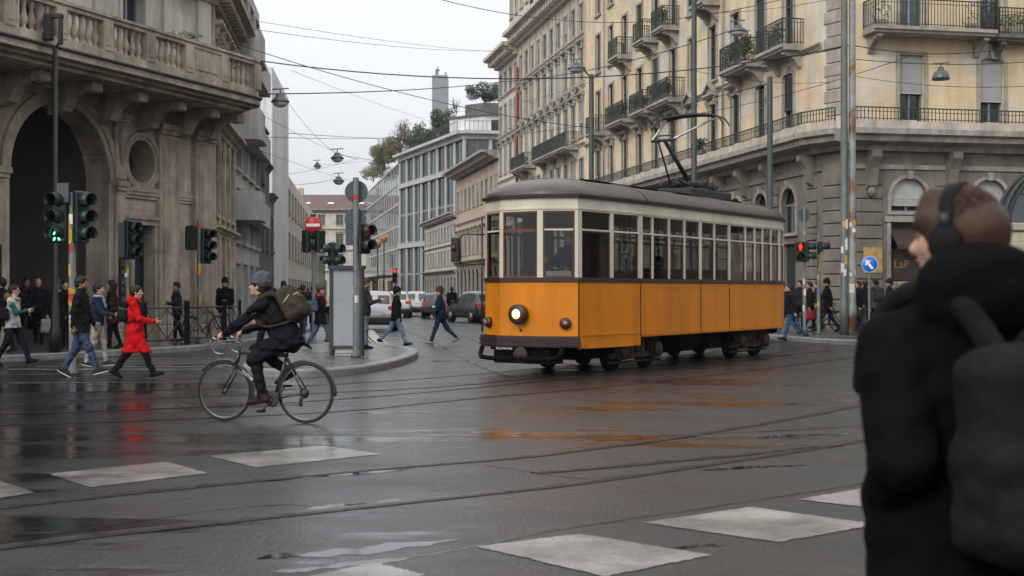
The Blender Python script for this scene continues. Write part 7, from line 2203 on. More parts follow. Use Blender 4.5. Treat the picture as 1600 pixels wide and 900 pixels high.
# ================================================================== advertising panel, railing, bollards
d = 27.3; t = thing('advertising_panel', 'blank grey advertising panel in a dark frame on two legs on the island', 'panel', (*(( (542 - 800) / FPX * d, d)), 0.13), R(-10))
z0, z1 = zat(540, d) - 0.13, zat(421, d) - 0.13
mb = MB(); w = 0.33
for x in (-w, w): mb.box(x - 0.035, x + 0.035, -0.08, 0.08, 0, z1)
mb.box(-w - 0.06, w + 0.06, -0.12, 0.12, z1, z1 + 0.08); mb.box(-w, w, -0.07, 0.07, z0 - 0.08, z0)
mb.build('frame', MT['mast_dark'], t)
mb = MB(); mb.box(-w + 0.035, w - 0.035, -0.05, 0.05, z0, z1 - 0.0); mb.build('poster', mat('panel_grey', (0.30, 0.325, 0.35), 0.35, var=0.05, streak=0.12), t)
mb = MB(); mb.bbox(-0.22, 0.2, -0.06, 0.06, 0.03, z0 - 0.1, 0.02); mb.build('base_box', MT['concrete'], t)
# railing along the left kerb
def rail_section(label, a, b):
    A = Vector(a); B = Vector(b); Ln = (B - A).length
    t = thing('pedestrian_railing', label, 'railing', (A.x, A.y, 0.13), math.atan2(B.y - A.y, B.x - A.x), 'railings along the kerb')
    mb = MB()
    for x in (0.0, Ln - 0.1):
        mb = MB(); mb.lathe([(0.045, 0), (0.045, 1.08), (0.055, 1.08), (0.05, 1.13), (0, 1.15)], (x, 0, 0), (0, 0, 1), 8); mb.build('post', MT['iron'], t)
    mb = MB()
    for z in (0.15, 0.95): mb.tube([(0, 0, z), (Ln, 0, z)], 0.022, 6)
    n = 2
    for k in range(n):
        x0, x1 = Ln * k / n, Ln * (k + 1) / n; mb.tube([(x0, 0, 0.17), (x1, 0, 0.93)], 0.014, 5); mb.tube([(x0, 0, 0.93), (x1, 0, 0.17)], 0.014, 5); mb.tube([(x1, 0, 0.15), (x1, 0, 0.95)], 0.015, 5)
    mb.build('panel', MT['iron'], t)


RP = [(-9.0, 31.4), (-8.35, 33.0), (-7.75, 34.6), (-7.72, 36.4)]
for i, lb in enumerate(('iron railing section nearest the red coat', 'iron railing section below the striding woman in grey', 'iron railing section next to the man standing at the palazzo corner')): rail_section(lb, RP[i], RP[i + 1])
def bollard(label, px, d, m='iron', h=0.95):
    t = thing('bollard', label, 'bollard', ((px - 800) / FPX * d, d, 0.13), 0, 'bollards on the pavements')
    mb = MB(); mb.lathe([(0.09, 0), (0.09, 0.08), (0.06, 0.1), (0.055, h * 0.8), (0.07, h * 0.83), (0.06, h * 0.9), (0.04, h * 0.96), (0, h)], (0, 0, 0), (0, 0, 1), 12); mb.build('post', MT[m], t)


bollard('grey rounded bollard in front of the man at the palazzo corner', 353, 35.2, 'concrete')
bollard('short dark bollard just behind the woman with the blue bag', 512, 34.5)
bollard('dark bollard between the twin masts and the hooded person', 1350, 41)
# plaque box: orange site lights and clutter by the glass block
for i, (px, py, d) in enumerate(((590, 386, 120), (600, 378, 125), (606, 470, 110))):
    p = at(px, py, d); t = thing('street_lantern', ('orange lantern cluster hung in front of the glass building, upper left one', 'orange lantern cluster hung in front of the glass building, upper right one', 'low yellow lantern by the glass building shops')[i], 'lantern', (p.x, p.y, 0))
    mb = MB(); mb.tube([(0, 0, 0), (0, 0, p.z)], 0.06, 6); mb.build('pole', MT['mast_dark'], t)
    mb = MB(); mb.lathe([(0.0, 0.0), (0.25, 0.05), (0.4, 0.35), (0.3, 0.6), (0.1, 0.75), (0, 0.8)], (0, 0, p.z - 0.1), (0, 0, 1), 10); mb.build('lantern', mat('lantern_%d' % i, (0.30, 0.13, 0.03), 0.5, emis=(1, 0.5, 0.1), es=0.03), t)

# ================================================================== plants and trees
def leaf_cloud(mb, c, rad, n, size, rr, shell=0.55, flat=1.0):
    for _ in range(n):
        while True:
            v = Vector((rr.uniform(-1, 1), rr.uniform(-1, 1), rr.uniform(-1, 1)))
            if shell < v.length < 1 or (v.length < 1 and rr.random() < 0.25): break
        p = Vector(c) + Vector((v.x * rad[0], v.y * rad[1], v.z * rad[2]))
        a = Vector((rr.gauss(0, 1), rr.gauss(0, 1), rr.gauss(0, 1))).normalized(); b = a.orthogonal().normalized(); s = size * rr.uniform(0.6, 1.4)
        mb.add([p - a * s, p + b * s * 0.45, p + a * s, p - b * s * 0.45], [(0, 1, 2, 3)])


def tree(label, base, trunk_h, clumps, n, size, leaf, rr, name='tree', cat='tree', group=None, trunk=0.12, twigs=0):
    t = thing(name, label, cat, base, 0, group)
    mb = MB()
    cz = sum(c[2] for c, _ in clumps) / len(clumps)
    mb.tube([(0, 0, -0.05), (0.05, 0, trunk_h * 0.5), (0, 0, trunk_h)], [trunk, trunk * 0.8, trunk * 0.6], 7)
    for c, r_ in clumps: mb.tube([(0, 0, trunk_h * 0.8), ((c[0]) * 0.5, c[1] * 0.5, (trunk_h + c[2]) / 2), c], [trunk * 0.5, trunk * 0.3, trunk * 0.12], 5)
    for _ in range(twigs):
        c, r_ = clumps[rr.randrange(len(clumps))]; v = Vector((rr.gauss(0, 1), rr.gauss(0, 1), abs(rr.gauss(0, 1)))).normalized()
        q = Vector(c) + Vector((v.x * r_[0], v.y * r_[1], v.z * r_[2])) * rr.uniform(0.7, 1.1)
        mb.tube([Vector(c) * 0.85, (Vector(c) + q) / 2 + Vector((rr.uniform(-.1, .1), 0, rr.uniform(-.1, .1))), q], [trunk * 0.2, trunk * 0.12, trunk * 0.06], 4)
    mb.build('trunk', MT['bark'], t)
    if n:
        mb = MB(); tot = sum(r_[0] * r_[1] * r_[2] for c, r_ in clumps)
        for c, r_ in clumps: leaf_cloud(mb, c, r_, max(int(n * r_[0] * r_[1] * r_[2] / tot), 8), size, rr)
        mb.build('crown', MT[leaf], t)
    return t


rr = random.Random(77)
p = at(757, 168, 154)
cl = []
for k in range(13):
    a = rr.uniform(0, 6.28); q = rr.uniform(0.3, 1.0); cl.append(((2.1 * q * math.cos(a), 1.6 * q * math.sin(a), 1.75 + rr.uniform(-0.9, 1.1) * (1.25 - q * 0.75)), (rr.uniform(0.55, 0.95), rr.uniform(0.5, 0.8), rr.uniform(0.45, 0.7))))
tree('dark umbrella shaped pine on the rooftop right of the distant tower', (p.x, p.y, 23.7), 1.3, cl, 5200, 0.10, 'leaf_dark', rr, 'pine_tree', trunk=0.2)
def roof_tree(label, px, d, w, h, leaf, n, zb=19.95, twigs=0, size=0.12):
    x = (px - 800) / FPX * d; cl = []
    for k in range(8):
        a = rr.uniform(0, 6.28); q = rr.uniform(0.1, 0.75); cl.append(((w / 2 * q * math.cos(a), w / 2 * q * math.sin(a), h * rr.uniform(0.18, 0.85)), (w * rr.uniform(0.2, 0.34), w * rr.uniform(0.2, 0.3), h * rr.uniform(0.13, 0.24))))
    tree(label, (x, d, zb), h * 0.4, cl, n, size, leaf, rr, 'roof_tree', group='trees on the office roof terrace', trunk=0.1, twigs=twigs)


roof_tree('bushy green roof tree just below the distant tower', 690, 158, 3.2, 4.0, 'leaf', 2600)
roof_tree('bare brownish roof tree left of the green one', 625, 170, 3.8, 4.6, 'twig', 1500, twigs=130, size=0.08)
roof_tree('narrow olive roof tree between the bare one and the bushy green one', 655, 166, 2.4, 3.7, 'leaf', 1500)
roof_tree('bare thin roof tree beneath the dark pine', 712, 156, 3.0, 5.2, 'twig', 60, twigs=110, size=0.08)
roof_tree('yellowing roof tree on the glass building, nearest the office block', 601, 186, 4.2, 4.6, 'leaf_olive', 2200, zb=19.2)
roof_tree('sparse yellow roof tree at the far end of the glass building', 590, 198, 4.0, 3.6, 'leaf_olive', 1500, zb=19.2)
roof_tree('brown leafless roof tree over the glass corner', 606, 182, 3.6, 4.2, 'twig', 1200, zb=19.6, twigs=120, size=0.08)
roof_tree('low green roof shrub at the foot of the penthouse', 672, 160, 2.2, 1.6, 'leaf', 500)


for i, (lb, px, d, w, h, lf, n, zb, tw) in enumerate((
    ('dense brown and green roof tree right of the glass corner', 617, 178, 3.6, 3.4, 'leaf_olive', 1800, 19.6, 40), ('bare roof tree crowding the middle of the terrace', 640, 168, 3.4, 4.0, 'twig', 1500, 19.6, 120),
    ('olive roof tree at the middle of the glass building', 598, 188, 4.0, 4.4, 'leaf_olive', 1600, 19.0, 40), ('green roof shrub between the narrow tree and the bushy one', 667, 163, 2.4, 2.6, 'leaf', 1200, 19.6, 0),
    ('low yellow green shrub at the far end of the roofs', 583, 205, 4.5, 2.4, 'leaf_olive', 1000, 19.0, 0), ('bare tree behind the yellowing one on the glass building', 594, 196, 4.2, 4.8, 'twig', 1300, 19.0, 110),
    ('green shrub beside the white penthouse wall', 703, 155, 2.2, 2.2, 'leaf', 900, 19.6, 0), ('thin bare tree right beneath the tower', 680, 164, 2.6, 4.6, 'twig', 700, 19.6, 110))):
    roof_tree(lb, px, d, w, h, lf, n, zb=zb, twigs=tw, size=0.10 if lf == 'twig' else 0.13)


def pot_plant(label, F_, u, y, z, w, h, n, leaf='leaf'):
    p = F_ @ Vector((u, y, z)); t = thing('balcony_plant', label, 'plant', p, math.atan2(F_[1][0], F_[0][0]), 'plants on the balconies')
    mb = MB(); mb.bbox(-w / 2 * 0.8, w / 2 * 0.8, -0.12, 0.12, 0, 0.24, 0.02); mb.build('planter', MT['stone_trim'], t)
    mb = MB()
    for k in range(max(int(w / 0.3), 2)):
        x = (k + 0.5) / max(int(w / 0.3), 2) - 0.5; leaf_cloud(mb, (x * w, -0.05, 0.3 + h * rr.uniform(0.2, 0.6)), (0.26, 0.22, h * 0.5), n, 0.065, rr, 0.2)
    mb.build('foliage', MT[leaf], t)


pot_plant('leafy plants spilling through the balcony left of the corner quoins', FS, 33 - 6.6, -0.6, 10.67, 2.4, 0.8, 90)
pot_plant('tall shrub rising over the nearer corner balcony rail', FS, 33 - 2.8, -0.55, 10.67, 1.0, 0.75, 90)
pot_plant('yellowish creeper on the near end of the plant filled balcony', FS, 33 - 5.4, -0.55, 10.67, 0.8, 1.0, 80, 'leaf_olive')
pot_plant('dark green planting along the wide balcony above the pantograph', FS, 33 - 16.5, -0.6, 10.67, 2.9, 0.6, 80)
pot_plant('dark green planting on the balcony next along from the wide one', FS, 33 - 19.9, -0.6, 10.67, 2.0, 0.55, 80)
pot_plant('dark green planting on the farthest wide balcony of the yellow facade', FS, 33 - 24, -0.6, 10.67, 3.0, 0.6, 80)
pot_plant('shrub on the small upper balcony above the pantograph', FS, 33 - 16.5, -0.6, 14.22, 1.3, 0.8, 70)
pot_plant('shrub on the topmost balcony of the yellow facade', FS, 33 - 13.9, -0.6, 17.62, 1.3, 0.9, 70)
pot_plant('trailing plants along the dark iron balcony at the upper right', FF, 7.0, -0.45, 10.65, 2.6, 0.5, 90)
pot_plant('thin potted plant at the left end of the long front balcony', FF, 1.0, -0.6, 10.73, 0.5, 0.9, 40)
pot_plant('slim potted plant near the right end of the long front balcony', FF, 4.4, -0.6, 10.73, 0.4, 0.9, 30)
pot_plant('weeds growing on the stone balustrade under the palazzo window', FA, -3.6, -1.7, 7.9, 1.0, 0.2, 40)
pot_plant('bare shrub on the ledge below the pediment windows', FS, 33 - 10.5, -0.8, 7.45, 1.2, 0.5, 60, 'leaf_dark')
# ================================================================== cars
mk('tyre', (0.012, 0.012, 0.012), 0.8); mk('rim', (0.35, 0.35, 0.36), 0.35, 0.7)
mk('tail_red', (0.35, 0.012, 0.012), 0.2, var=0, emis=(1, 0.05, 0.03), es=0.25)
mk('car_glass', (0.03, 0.04, 0.045), 0.05, var=0, spec=0.8)
mk('bumper_dark', (0.02, 0.02, 0.021), 0.6)


def car(label, px, d, face, col, L_=4.0, Wd=1.66, Ht=1.5, group='cars on the street', metal=0.4):
    m = mat('car_paint', col, 0.28, metal, var=0.05, coat=0.6, spec=0.5, streak=0.12)
    t = thing('parked_car', label, 'car', ((px - 800) / FPX * d, d, 0.0), R(face), group)
    k = L_ / 4.0; w = Wd / 2; hz = Ht / 1.5
    ST = [(-2.0, .36, .72, .74, .86, .80), (-1.95, .27, .86, .90, .94, .84), (-1.86, .24, .93, .97, .98, .82), (-1.56, .22, .95, 1.38, .99, .74), (-1.25, .22, .95, 1.46, 1.0, .72), (-0.3, .22, .94, 1.50, 1.0, .70),
          (0.3, .22, .92, 1.45, 1.0, .68), (1.02, .22, .91, .97, 1.0, .80), (1.7, .24, .80, .84, .96, .80), (1.95, .28, .62, .66, .88, .78), (2.0, .34, .52, .56, .82, .74)]

    def sec(s_):
        x, zb, zs, zr, wf, wr = s_; x *= k; zb *= 1; zs *= hz; zr *= hz; W2 = w * wf; R2 = w * wr
        h = [(0, zb), (W2 * .86, zb), (W2 * .97, zb + .12), (W2, zs - .22), (W2 * .97, zs), (R2, zr - .07), (R2 * .86, zr - .005), (0, zr + .02)]
        return [Vector((x, p[0], p[1])) for p in h] + [Vector((x, -p[0], p[1])) for p in h[-2:0:-1]]
    S = [sec(s_) for s_ in ST]; n = len(S[0])
    mb = MB(); P = [p for s_ in S for p in s_]; F = []
    for i in range(len(S) - 1):
        for j in range(n): F.append((i * n + j, i * n + (j + 1) % n, (i + 1) * n + (j + 1) % n, (i + 1) * n + j))
    F += [tuple(range(n - 1, -1, -1)), tuple((len(S) - 1) * n + j for j in range(n))]
    mb.add(P, F, 0, True); recalc(mb.build('car_body', m, t))
    g = MT['car_glass']
    def lerp_pane(name, A, B, C, D):
        nn = (B - A).cross(D - A).normalized(); c = (A + B + C + D) / 4
        o = Vector((c.x, c.y, c.z - 0.9)); nn = nn if nn.dot(o) > 0 else -nn
        mb = MB(); mb.add([q + nn * 0.012 for q in (A, B, C, D)], [(0, 1, 2, 3)]); mb.build(name, g, t)
    mid = lambda a, b, f: a.lerp(b, f)
    a, b = S[2], S[3]
    lo = [mid(a[6], b[6], .12), mid(a[8], b[8], .12)]; hi = [mid(a[6], b[6], .9), mid(a[8], b[8], .9)]
    lerp_pane('rear_window', lo[0], lo[1], hi[1], hi[0])
    a, b = S[6], S[7]
    lerp_pane('windscreen', mid(a[6], b[6], .08), mid(a[8], b[8], .08), mid(a[8], b[8], .92), mid(a[6], b[6], .92))
    for i, j in ((4, 5), (9, 10)):
        q = (lambda s_, f, s0=i, s1=j: mid(s_[s0], s_[s1], f)) if i == 4 else (lambda s_, f: mid(s_[10], s_[9], f))
        for s0, s1, f0, f1 in ((3, 4, .25, 1), (4, 5, 0, .94), (5, 6, .04, 1)):
            lerp_pane('side_window', mid(q(S[s0], .08), q(S[s1], .08), f0), mid(q(S[s0], .08), q(S[s1], .08), f1), mid(q(S[s0], .88), q(S[s1], .88), f1), mid(q(S[s0], .88), q(S[s1], .88), f0))
    for sx in (-1.24, 1.22):
        for sy in (-1, 1):
            mb = MB(); mb.lathe([(0.18, 0.0), (0.29, 0.01), (0.31, -0.02), (0.31, -0.17), (0.29, -0.2), (0.0, -0.2)], (sx * k, sy * (w * 0.99), 0.31), (0, sy, 0), 20); wh = mb.build('wheel', MT['tyre'], t)
            mb = MB(); mb.lathe([(0.0, 0.0), (0.05, 0.01), (0.17, -0.01), (0.19, 0.006)], (sx * k, sy * (w * 0.99), 0.31), (0, sy, 0), 14); mb.build('rim', MT['rim'], wh)
            mb = MB(); mb.lathe([(0.36, 0.004), (0.33, -0.02), (0.33, -0.2), (0, -0.2)], (sx * k, sy * (w * 0.985), 0.32), (0, sy, 0), 20); mb.build('wheel_arch', MT['bumper_dark'], t)
    for sy in (-1, 1):
        mb = MB(); y0, y1 = sorted((sy * w * .60, sy * w * .93)); mb.bbox(-1.985 * k, -1.86 * k, y0, y1, .74 * hz, .95 * hz, 0.03); mb.build('tail_light', MT['tail_red'], t)
        mb = MB(); y0, y1 = sorted((sy * w * 1.0, sy * w * 1.13)); mb.bbox(0.62 * k, 0.78 * k, y0, y1, .93, 1.06, 0.03); mb.build('mirror', m, t)
        mb = MB(); y0, y1 = sorted((sy * w * .5, sy * w * .8)); mb.bbox(1.86 * k, 1.99 * k, y0, y1, .56, .68, 0.03); mb.build('headlight', MT['rim'], t)
    mb = MB(); mb.bbox(-2.06 * k, -1.9 * k, -w * .9, w * .9, .30, .52, 0.04); mb.build('bumper', MT['bumper_dark'], t)
    mb = MB(); mb.box(-2.005 * k, -1.99 * k, -0.26, 0.26, .60, .71); mb.build('number_plate', MT['sign_white'], t)
    return t


car('silver hatchback seen from behind, nearest car by the traffic island', 590, 50, 93, (0.45, 0.46, 0.47), Wd=1.62)
car('white car half hidden behind the nearest silver hatchback', 621, 74, 93, (0.62, 0.62, 0.62), metal=0)
car('silver car with a red tail light further up the street beside a dark car', 651, 78, 95, (0.40, 0.41, 0.42), Wd=1.6)
car('small dark car partly behind the navy jacket walker', 681, 72, 95, (0.035, 0.037, 0.04), Wd=1.6, Ht=1.42)
car('dark hatchback close to the nose of the tram', 743, 62, 116, (0.045, 0.047, 0.05), Wd=1.66)

# ================================================================== bicycles
mk('bike_black', (0.012, 0.012, 0.013), 0.3, 0.1, var=0.05, coat=0.5)


mk('bike_alloy', (0.17, 0.17, 0.175), 0.32, 0.8, var=0.15)


def bicycle(label, x, y, face, z=0.0, detail=True, group=None, paint='bike_black', drop=True, lean=0.0):
    t = thing('bicycle', label, 'bicycle', (x, y, z), R(face), group)
    t.rotation_euler = (R(lean), 0, R(face))
    fm = MT[paint]; r = 0.345; FX = 1.02
    BBp = (0.39, 0, 0.275); ST_ = (0.225, 0, 0.79); HB = (0.865, 0, 0.655); HT = (0.83, 0, 0.79)
    mb = MB()
    mb.tube([HB, BBp], 0.024, 8); mb.tube([HT, (ST_[0] + .01, 0, ST_[2] - .03)], 0.018, 8); mb.tube([BBp, ST_], 0.018, 8); mb.tube([HB, HT], 0.024, 8)
    for s_ in (-1, 1):
        mb.tube([(BBp[0] - .03, s_ * .03, BBp[2]), (0.0, s_ * .062, r)], 0.011, 6); mb.tube([(ST_[0] + .01, s_ * .02, ST_[2] - .05), (0.0, s_ * .062, r)], 0.009, 6)
    mb.tube([(BBp[0], -.05, BBp[2]), (BBp[0], .05, BBp[2])], 0.028, 10)
    fr = mb.build('frame', fm, t)
    mb = MB()
    for s_ in (-1, 1): mb.tube([(HB[0] + .008, s_ * .05, HB[2] - .03), (HB[0] + .05, s_ * .058, 0.52), (FX, s_ * .055, r)], [.014, .013, .009], 6)
    mb.tube([(HB[0] + .008, -.05, HB[2] - .03), (HB[0] + .008, .05, HB[2] - .03)], 0.018, 8)
    mb.build('fork', fm, t)
    for hx, nm in ((0.0, 'rear'), (FX, 'front')):
        w = tag(empty('wheel'), None); w.parent = t; w.location = (hx, 0, r)
        mb = MB(); mb.tube([((r - .017) * math.cos(a), 0, (r - .017) * math.sin(a)) for a in np.linspace(0, 2 * math.pi, 56, endpoint=False)], 0.0165, 8, closed=True); mb.build('tyre', MT['tyre'], w)
        mb = MB(); mb.tube([((r - .04) * math.cos(a), 0, (r - .04) * math.sin(a)) for a in np.linspace(0, 2 * math.pi, 56, endpoint=False)], 0.009, 6, closed=True); mb.build('rim', MT['bike_alloy'], w)
        if detail:
            mb = MB()
            for k in range(28):
                a = 2 * math.pi * k / 28; s_ = 1 if k % 2 else -1; o = 0.5 * (1 if (k // 2) % 2 else -1)
                mb.tube([(.022 * math.cos(a + o), s_ * .028, .022 * math.sin(a + o)), ((r - .045) * math.cos(a), 0, (r - .045) * math.sin(a))], 0.0011, 4)
            mb.build('spokes', MT['bike_alloy'], w)
        mb = MB(); mb.tube([(0, -.06, 0), (0, .06, 0)], 0.016, 8); mb.lathe([(0.03, .03), (0.03, -.03)], (0, 0, 0), (0, 1, 0), 10); mb.build('hub', MT['bike_alloy'], w)
        mb = MB(); a0, a1 = (R(15), R(185)) if nm == 'rear' else (R(30), R(195))
        if nm == 'front': a0, a1 = R(40), R(200)
        mb.tube([((r + .018) * math.cos(a), 0, (r + .018) * math.sin(a)) for a in np.linspace(a0, a1, 24)], 0.016, 6); mb.build('mudguard', fm, w)
    mb = MB()
    sp = (0.205, 0, 0.875); mb.tube([ST_, sp], 0.013, 8); mb.build('seat_post', MT['bike_alloy'], t)
    q = Solid(); q.cap((0.08, 0.05, 0.925), (0.18, 0.03, 0.925), .05, .035, .03, (np.array([0, 0, 1.0]), 2.0)); q.cap((0.08, -0.05, 0.925), (0.18, -0.03, 0.925), .05, .035, .03, (np.array([0, 0, 1.0]), 2.0)); q.cap((0.15, 0, 0.925), (0.33, 0, 0.92), .04, .022, .03, (np.array([0, 0, 1.0]), 1.8))
    solid_obj('saddle', q, 0.011, MT['rubber'], t)
    mb = MB(); mb.tube([HT, (HT[0] - .02, 0, .90), (HT[0] + .07, 0, .925)], 0.014, 8)
    st = mb.build('stem', MT['bike_alloy'], t)
    BX, BZ = HT[0] + .07, .925
    mb = MB()
    if drop:
        for s_ in (-1, 1):
            mb.tube([(BX, 0, BZ), (BX, s_ * .19, BZ), (BX + .05, s_ * .21, BZ + .005), (BX + .12, s_ * .215, BZ - .01), (BX + .155, s_ * .215, BZ - .06), (BX + .13, s_ * .215, BZ - .12), (BX + .07, s_ * .215, BZ - .14), (BX + .0, s_ * .215, BZ - .14)], 0.0135, 7)
    else:
        mb.tube([(BX - .08, .28, BZ + .03), (BX, .16, BZ + .03), (BX, -.16, BZ + .03), (BX - .08, -.28, BZ + .03)], 0.012, 7)
    mb.build('handlebar', MT['bike_alloy'] if drop else fm, t)
    if drop:
        for s_ in (-1, 1):
            mb = MB(); mb.tube([(BX + .09, s_ * .215, BZ + .005), (BX + .15, s_ * .215, BZ + .045), (BX + .165, s_ * .215, BZ + .02)], [.016, .018, .012], 7); mb.tube([(BX + .165, s_ * .215, BZ + .03), (BX + .19, s_ * .215, BZ - .03), (BX + .225, s_ * .22, BZ - .10)], 0.007, 6)
            mb.build('brake_lever', MT['bike_alloy'], t)
    if detail:
        mb = MB(); mb.lathe([(.09, 0), (.092, .003), (.075, .004)], (BBp[0], .06, BBp[2]), (0, 1, 0), 28)
        for k in range(5): a = k * 2 * math.pi / 5; mb.tube([(BBp[0], .062, BBp[2]), (BBp[0] + .085 * math.cos(a), .062, BBp[2] + .085 * math.sin(a))], .006, 5)
        cs = mb.build('chainset', MT['dark_metal'], t)
        for s_, dx, dz in ((1, .10, -.135), (-1, -.10, .135)):
            mb = MB(); mb.tube([(BBp[0], s_ * .07, BBp[2]), (BBp[0] + dx, s_ * .085, BBp[2] + dz)], .010, 6); mb.build('crank', MT['bike_alloy'], cs)
            mb = MB(); mb.bbox(BBp[0] + dx - .045, BBp[0] + dx + .045, min(s_ * .09, s_ * .18), max(s_ * .09, s_ * .18), BBp[2] + dz - .012, BBp[2] + dz + .012, .006); mb.build('pedal', MT['rubber'], cs)
        mb = MB(); mb.lathe([(.055, 0), (.06, .006), (.03, .03), (.02, .035)], (0, .035, r), (0, 1, 0), 20); mb.build('cassette', MT['dark_metal'], t)
        mb = MB(); mb.tube([(BBp[0], .06, BBp[2] + .09), (0, .05, r + .055)], .0045, 5); mb.tube([(BBp[0], .06, BBp[2] - .09), (0.03, .055, r - .12)], .0045, 5); mb.build('chain', MT['dark_metal'], t)
        mb = MB(); mb.tube([(0.01, .06, r - .03), (.03, .065, r - .07), (.035, .06, r - .12)], .012, 6); mb.lathe([(.025, 0), (.025, .012)], (.035, .055, r - .125), (0, 1, 0), 12); mb.lathe([(.022, 0), (.022, .012)], (.03, .055, r - .07), (0, 1, 0), 12); mb.build('derailleur', MT['dark_metal'], t)
        # lettering on the down tube, read from the near side
        dv = Vector(BBp) - Vector(HB); ang = math.atan2(dv.z, dv.x)
        c = Vector(HB).lerp(Vector(BBp), 0.32) + Vector((0, 0.026, 0))
        mt = Matrix.Translation(c) @ Matrix(((-1, 0, 0, 0), (0, 0, 1, 0), (0, 1, 0, 0), (0, 0, 0, 1))) @ Matrix.Rotation(-(math.pi - (-ang)) if False else (math.atan2(dv.z, -dv.x)), 4, 'Z')
        text_mesh('lettering', 'CLSTAR', 0.05, MT['sign_white'], fr, mt, 0.001)
        mb = MB(); mb.tube([(HB[0] + .02, 0, HB[2] - .03), (HB[0] + .04, .03, HB[2] + .02), (HB[0] + .01, -.03, HB[2] - .06)], .012, 5); mb.build('brake', MT['bike_alloy'], t)
    return t


# ================================================================== bags and things people carry
def to_world(root, p):
    M_ = Matrix.Translation(root.location) @ Matrix.Rotation(root.rotation_euler[2], 4, 'Z')
    return M_ @ Vector(tuple(float(q) for q in p))


def backpack(label, J, col, size=(0.30, 0.17, 0.44), h=0.014, drop=0.0, straps=True, group=None, pocket=True, cord=False, name='backpack', back=0.0, cat='backpack', fit=1.0, loop=True):
    root = J['root']; s = J['s']; up = np.array(J['up']); fwd = np.array(J['fwd']); lat = np.array([0, 1.0, 0])
    W_, Dp, Hh = [q * s for q in size]
    c = J['chest'] + up * (0.02 - drop) * s - fwd * (0.155 * s + Dp / 2 + back)
    wc = to_world(root, c)
    t = thing(name, label, cat, wc, root.rotation_euler[2], group)
    Rm = np.stack([fwd, lat, up], 1)
    q = Solid(); q.box((0, 0, 0), (Dp * 0.22, W_ / 2 - 0.07 * s, Hh / 2 - 0.09 * s), 0.075 * s, 0.02, Rm); q.box(-up * Hh * 0.2, (Dp * 0.32, W_ / 2 - 0.06 * s, Hh / 4 - 0.05 * s), 0.065 * s, 0.04, Rm)
    solid_obj('bag', q, h, cloth(col, 0.75), t, wr=0.005, seed=5)
    if pocket:
        q = Solid(); q.box(-fwd * Dp * 0.52 - up * Hh * 0.14, (Dp * 0.06, W_ * 0.27, Hh * 0.15), 0.035 * s, 0.02, Rm); solid_obj('pocket', q, h, cloth(tuple(x * 0.85 for x in col), 0.75), t, wr=0.005, seed=9)
        q = Solid(); q.box(up * Hh * 0.40 - fwd * Dp * 0.1, (Dp * 0.25, W_ * 0.3, 0.01), 0.03 * s, 0.02, Rm); solid_obj('lid', q, h, cloth(tuple(x * 0.9 for x in col), 0.75), t, wr=0.004, seed=4)
        mb = MB(); mb.tube([up * Hh * 0.44 + fwd * Dp * .3 + lat * 0.05 * s, up * Hh * 0.53 + fwd * Dp * .3, up * Hh * 0.44 + fwd * Dp * .3 - lat * 0.05 * s], 0.011 * s, 6); mb.build('grab_loop', cloth(tuple(x * 0.7 for x in col), 0.75), t)
        mb = MB()
        mb.tube([lat * (W_ * 0.44 * math.cos(a)) + up * (Hh * (0.02 + 0.40 * math.sin(a))) - fwd * Dp * (0.40 - 0.10 * math.sin(a)) for a in np.linspace(-0.2, math.pi + 0.2, 20)], 0.006 * s, 5)
        mb.tube([lat * W_ * x - fwd * Dp * 0.80 + up * Hh * (0.02 - 0.04 * (2 * x) ** 2) for x in np.linspace(-0.27, 0.27, 8)], 0.006 * s, 5)
        mb.build('zip', cloth(tuple(min(x * 2.6, 1) for x in col), 0.5), t)
    if cord:
        mb = MB()
        for z in (0.02, 0.10): mb.tube([-fwd * Dp * 0.66 + lat * W_ * 0.36 + up * z * Hh, -fwd * Dp * 0.70 + up * (z + .06) * Hh, -fwd * Dp * 0.66 - lat * W_ * 0.36 + up * z * Hh], 0.006, 5)
        for sg in (1, -1): mb.tube([lat * sg * W_ * 0.52 + up * 0.05 * Hh + fwd * Dp * 0.3, lat * sg * W_ * 0.54 + up * 0.14 * Hh - fwd * Dp * 0.5], 0.006, 5)
        mb.build('cord', MT['paper'], t)
    if straps:
        for sg in (1, -1):
            loc = lambda p: np.array(p) - c
            f_ = fit
            P_ = [loc(J['chest'] + up * 0.10 * s - fwd * (0.185 * f_ + back * 0.6) * s + lat * sg * 0.08 * s), loc(J['chest'] + up * 0.19 * f_ * s - fwd * 0.135 * f_ * s + lat * sg * 0.105 * s), loc(J['chest'] + up * 0.222 * f_ * s - fwd * 0.03 * s + lat * sg * 0.12 * s), loc(J['chest'] + up * 0.19 * f_ * s + fwd * 0.08 * f_ * s + lat * sg * 0.125 * s), loc(J['chest'] + up * 0.10 * s + fwd * 0.15 * f_ * s + lat * sg * 0.13 * f_ * s),
                  loc(J['chest'] - up * 0.04 * s + fwd * 0.15 * f_ * s + lat * sg * 0.15 * f_ * s), loc(J['chest'] - up * 0.12 * s + fwd * 0.06 * s + lat * sg * 0.19 * f_ * s), loc(J['chest'] - up * 0.17 * s - fwd * 0.06 * s + lat * sg * 0.185 * f_ * s), loc(J['chest'] - up * 0.2 * s - fwd * 0.17 * f_ * s + lat * sg * 0.12 * s)]
            pts = catmull([Vector(p) for p in P_], 5)
            if not loop: pts = pts[:24]
            q = Solid()
            for i_, (a, b) in enumerate(zip(pts, pts[1:])):
                w_ = (0.030 if i_ < 24 else 0.014) * s; q.cap(a, b, w_, w_, 0.008, None)
            solid_obj('strap', q, h, cloth(tuple(x * 0.8 for x in col), 0.75), t)
    return t


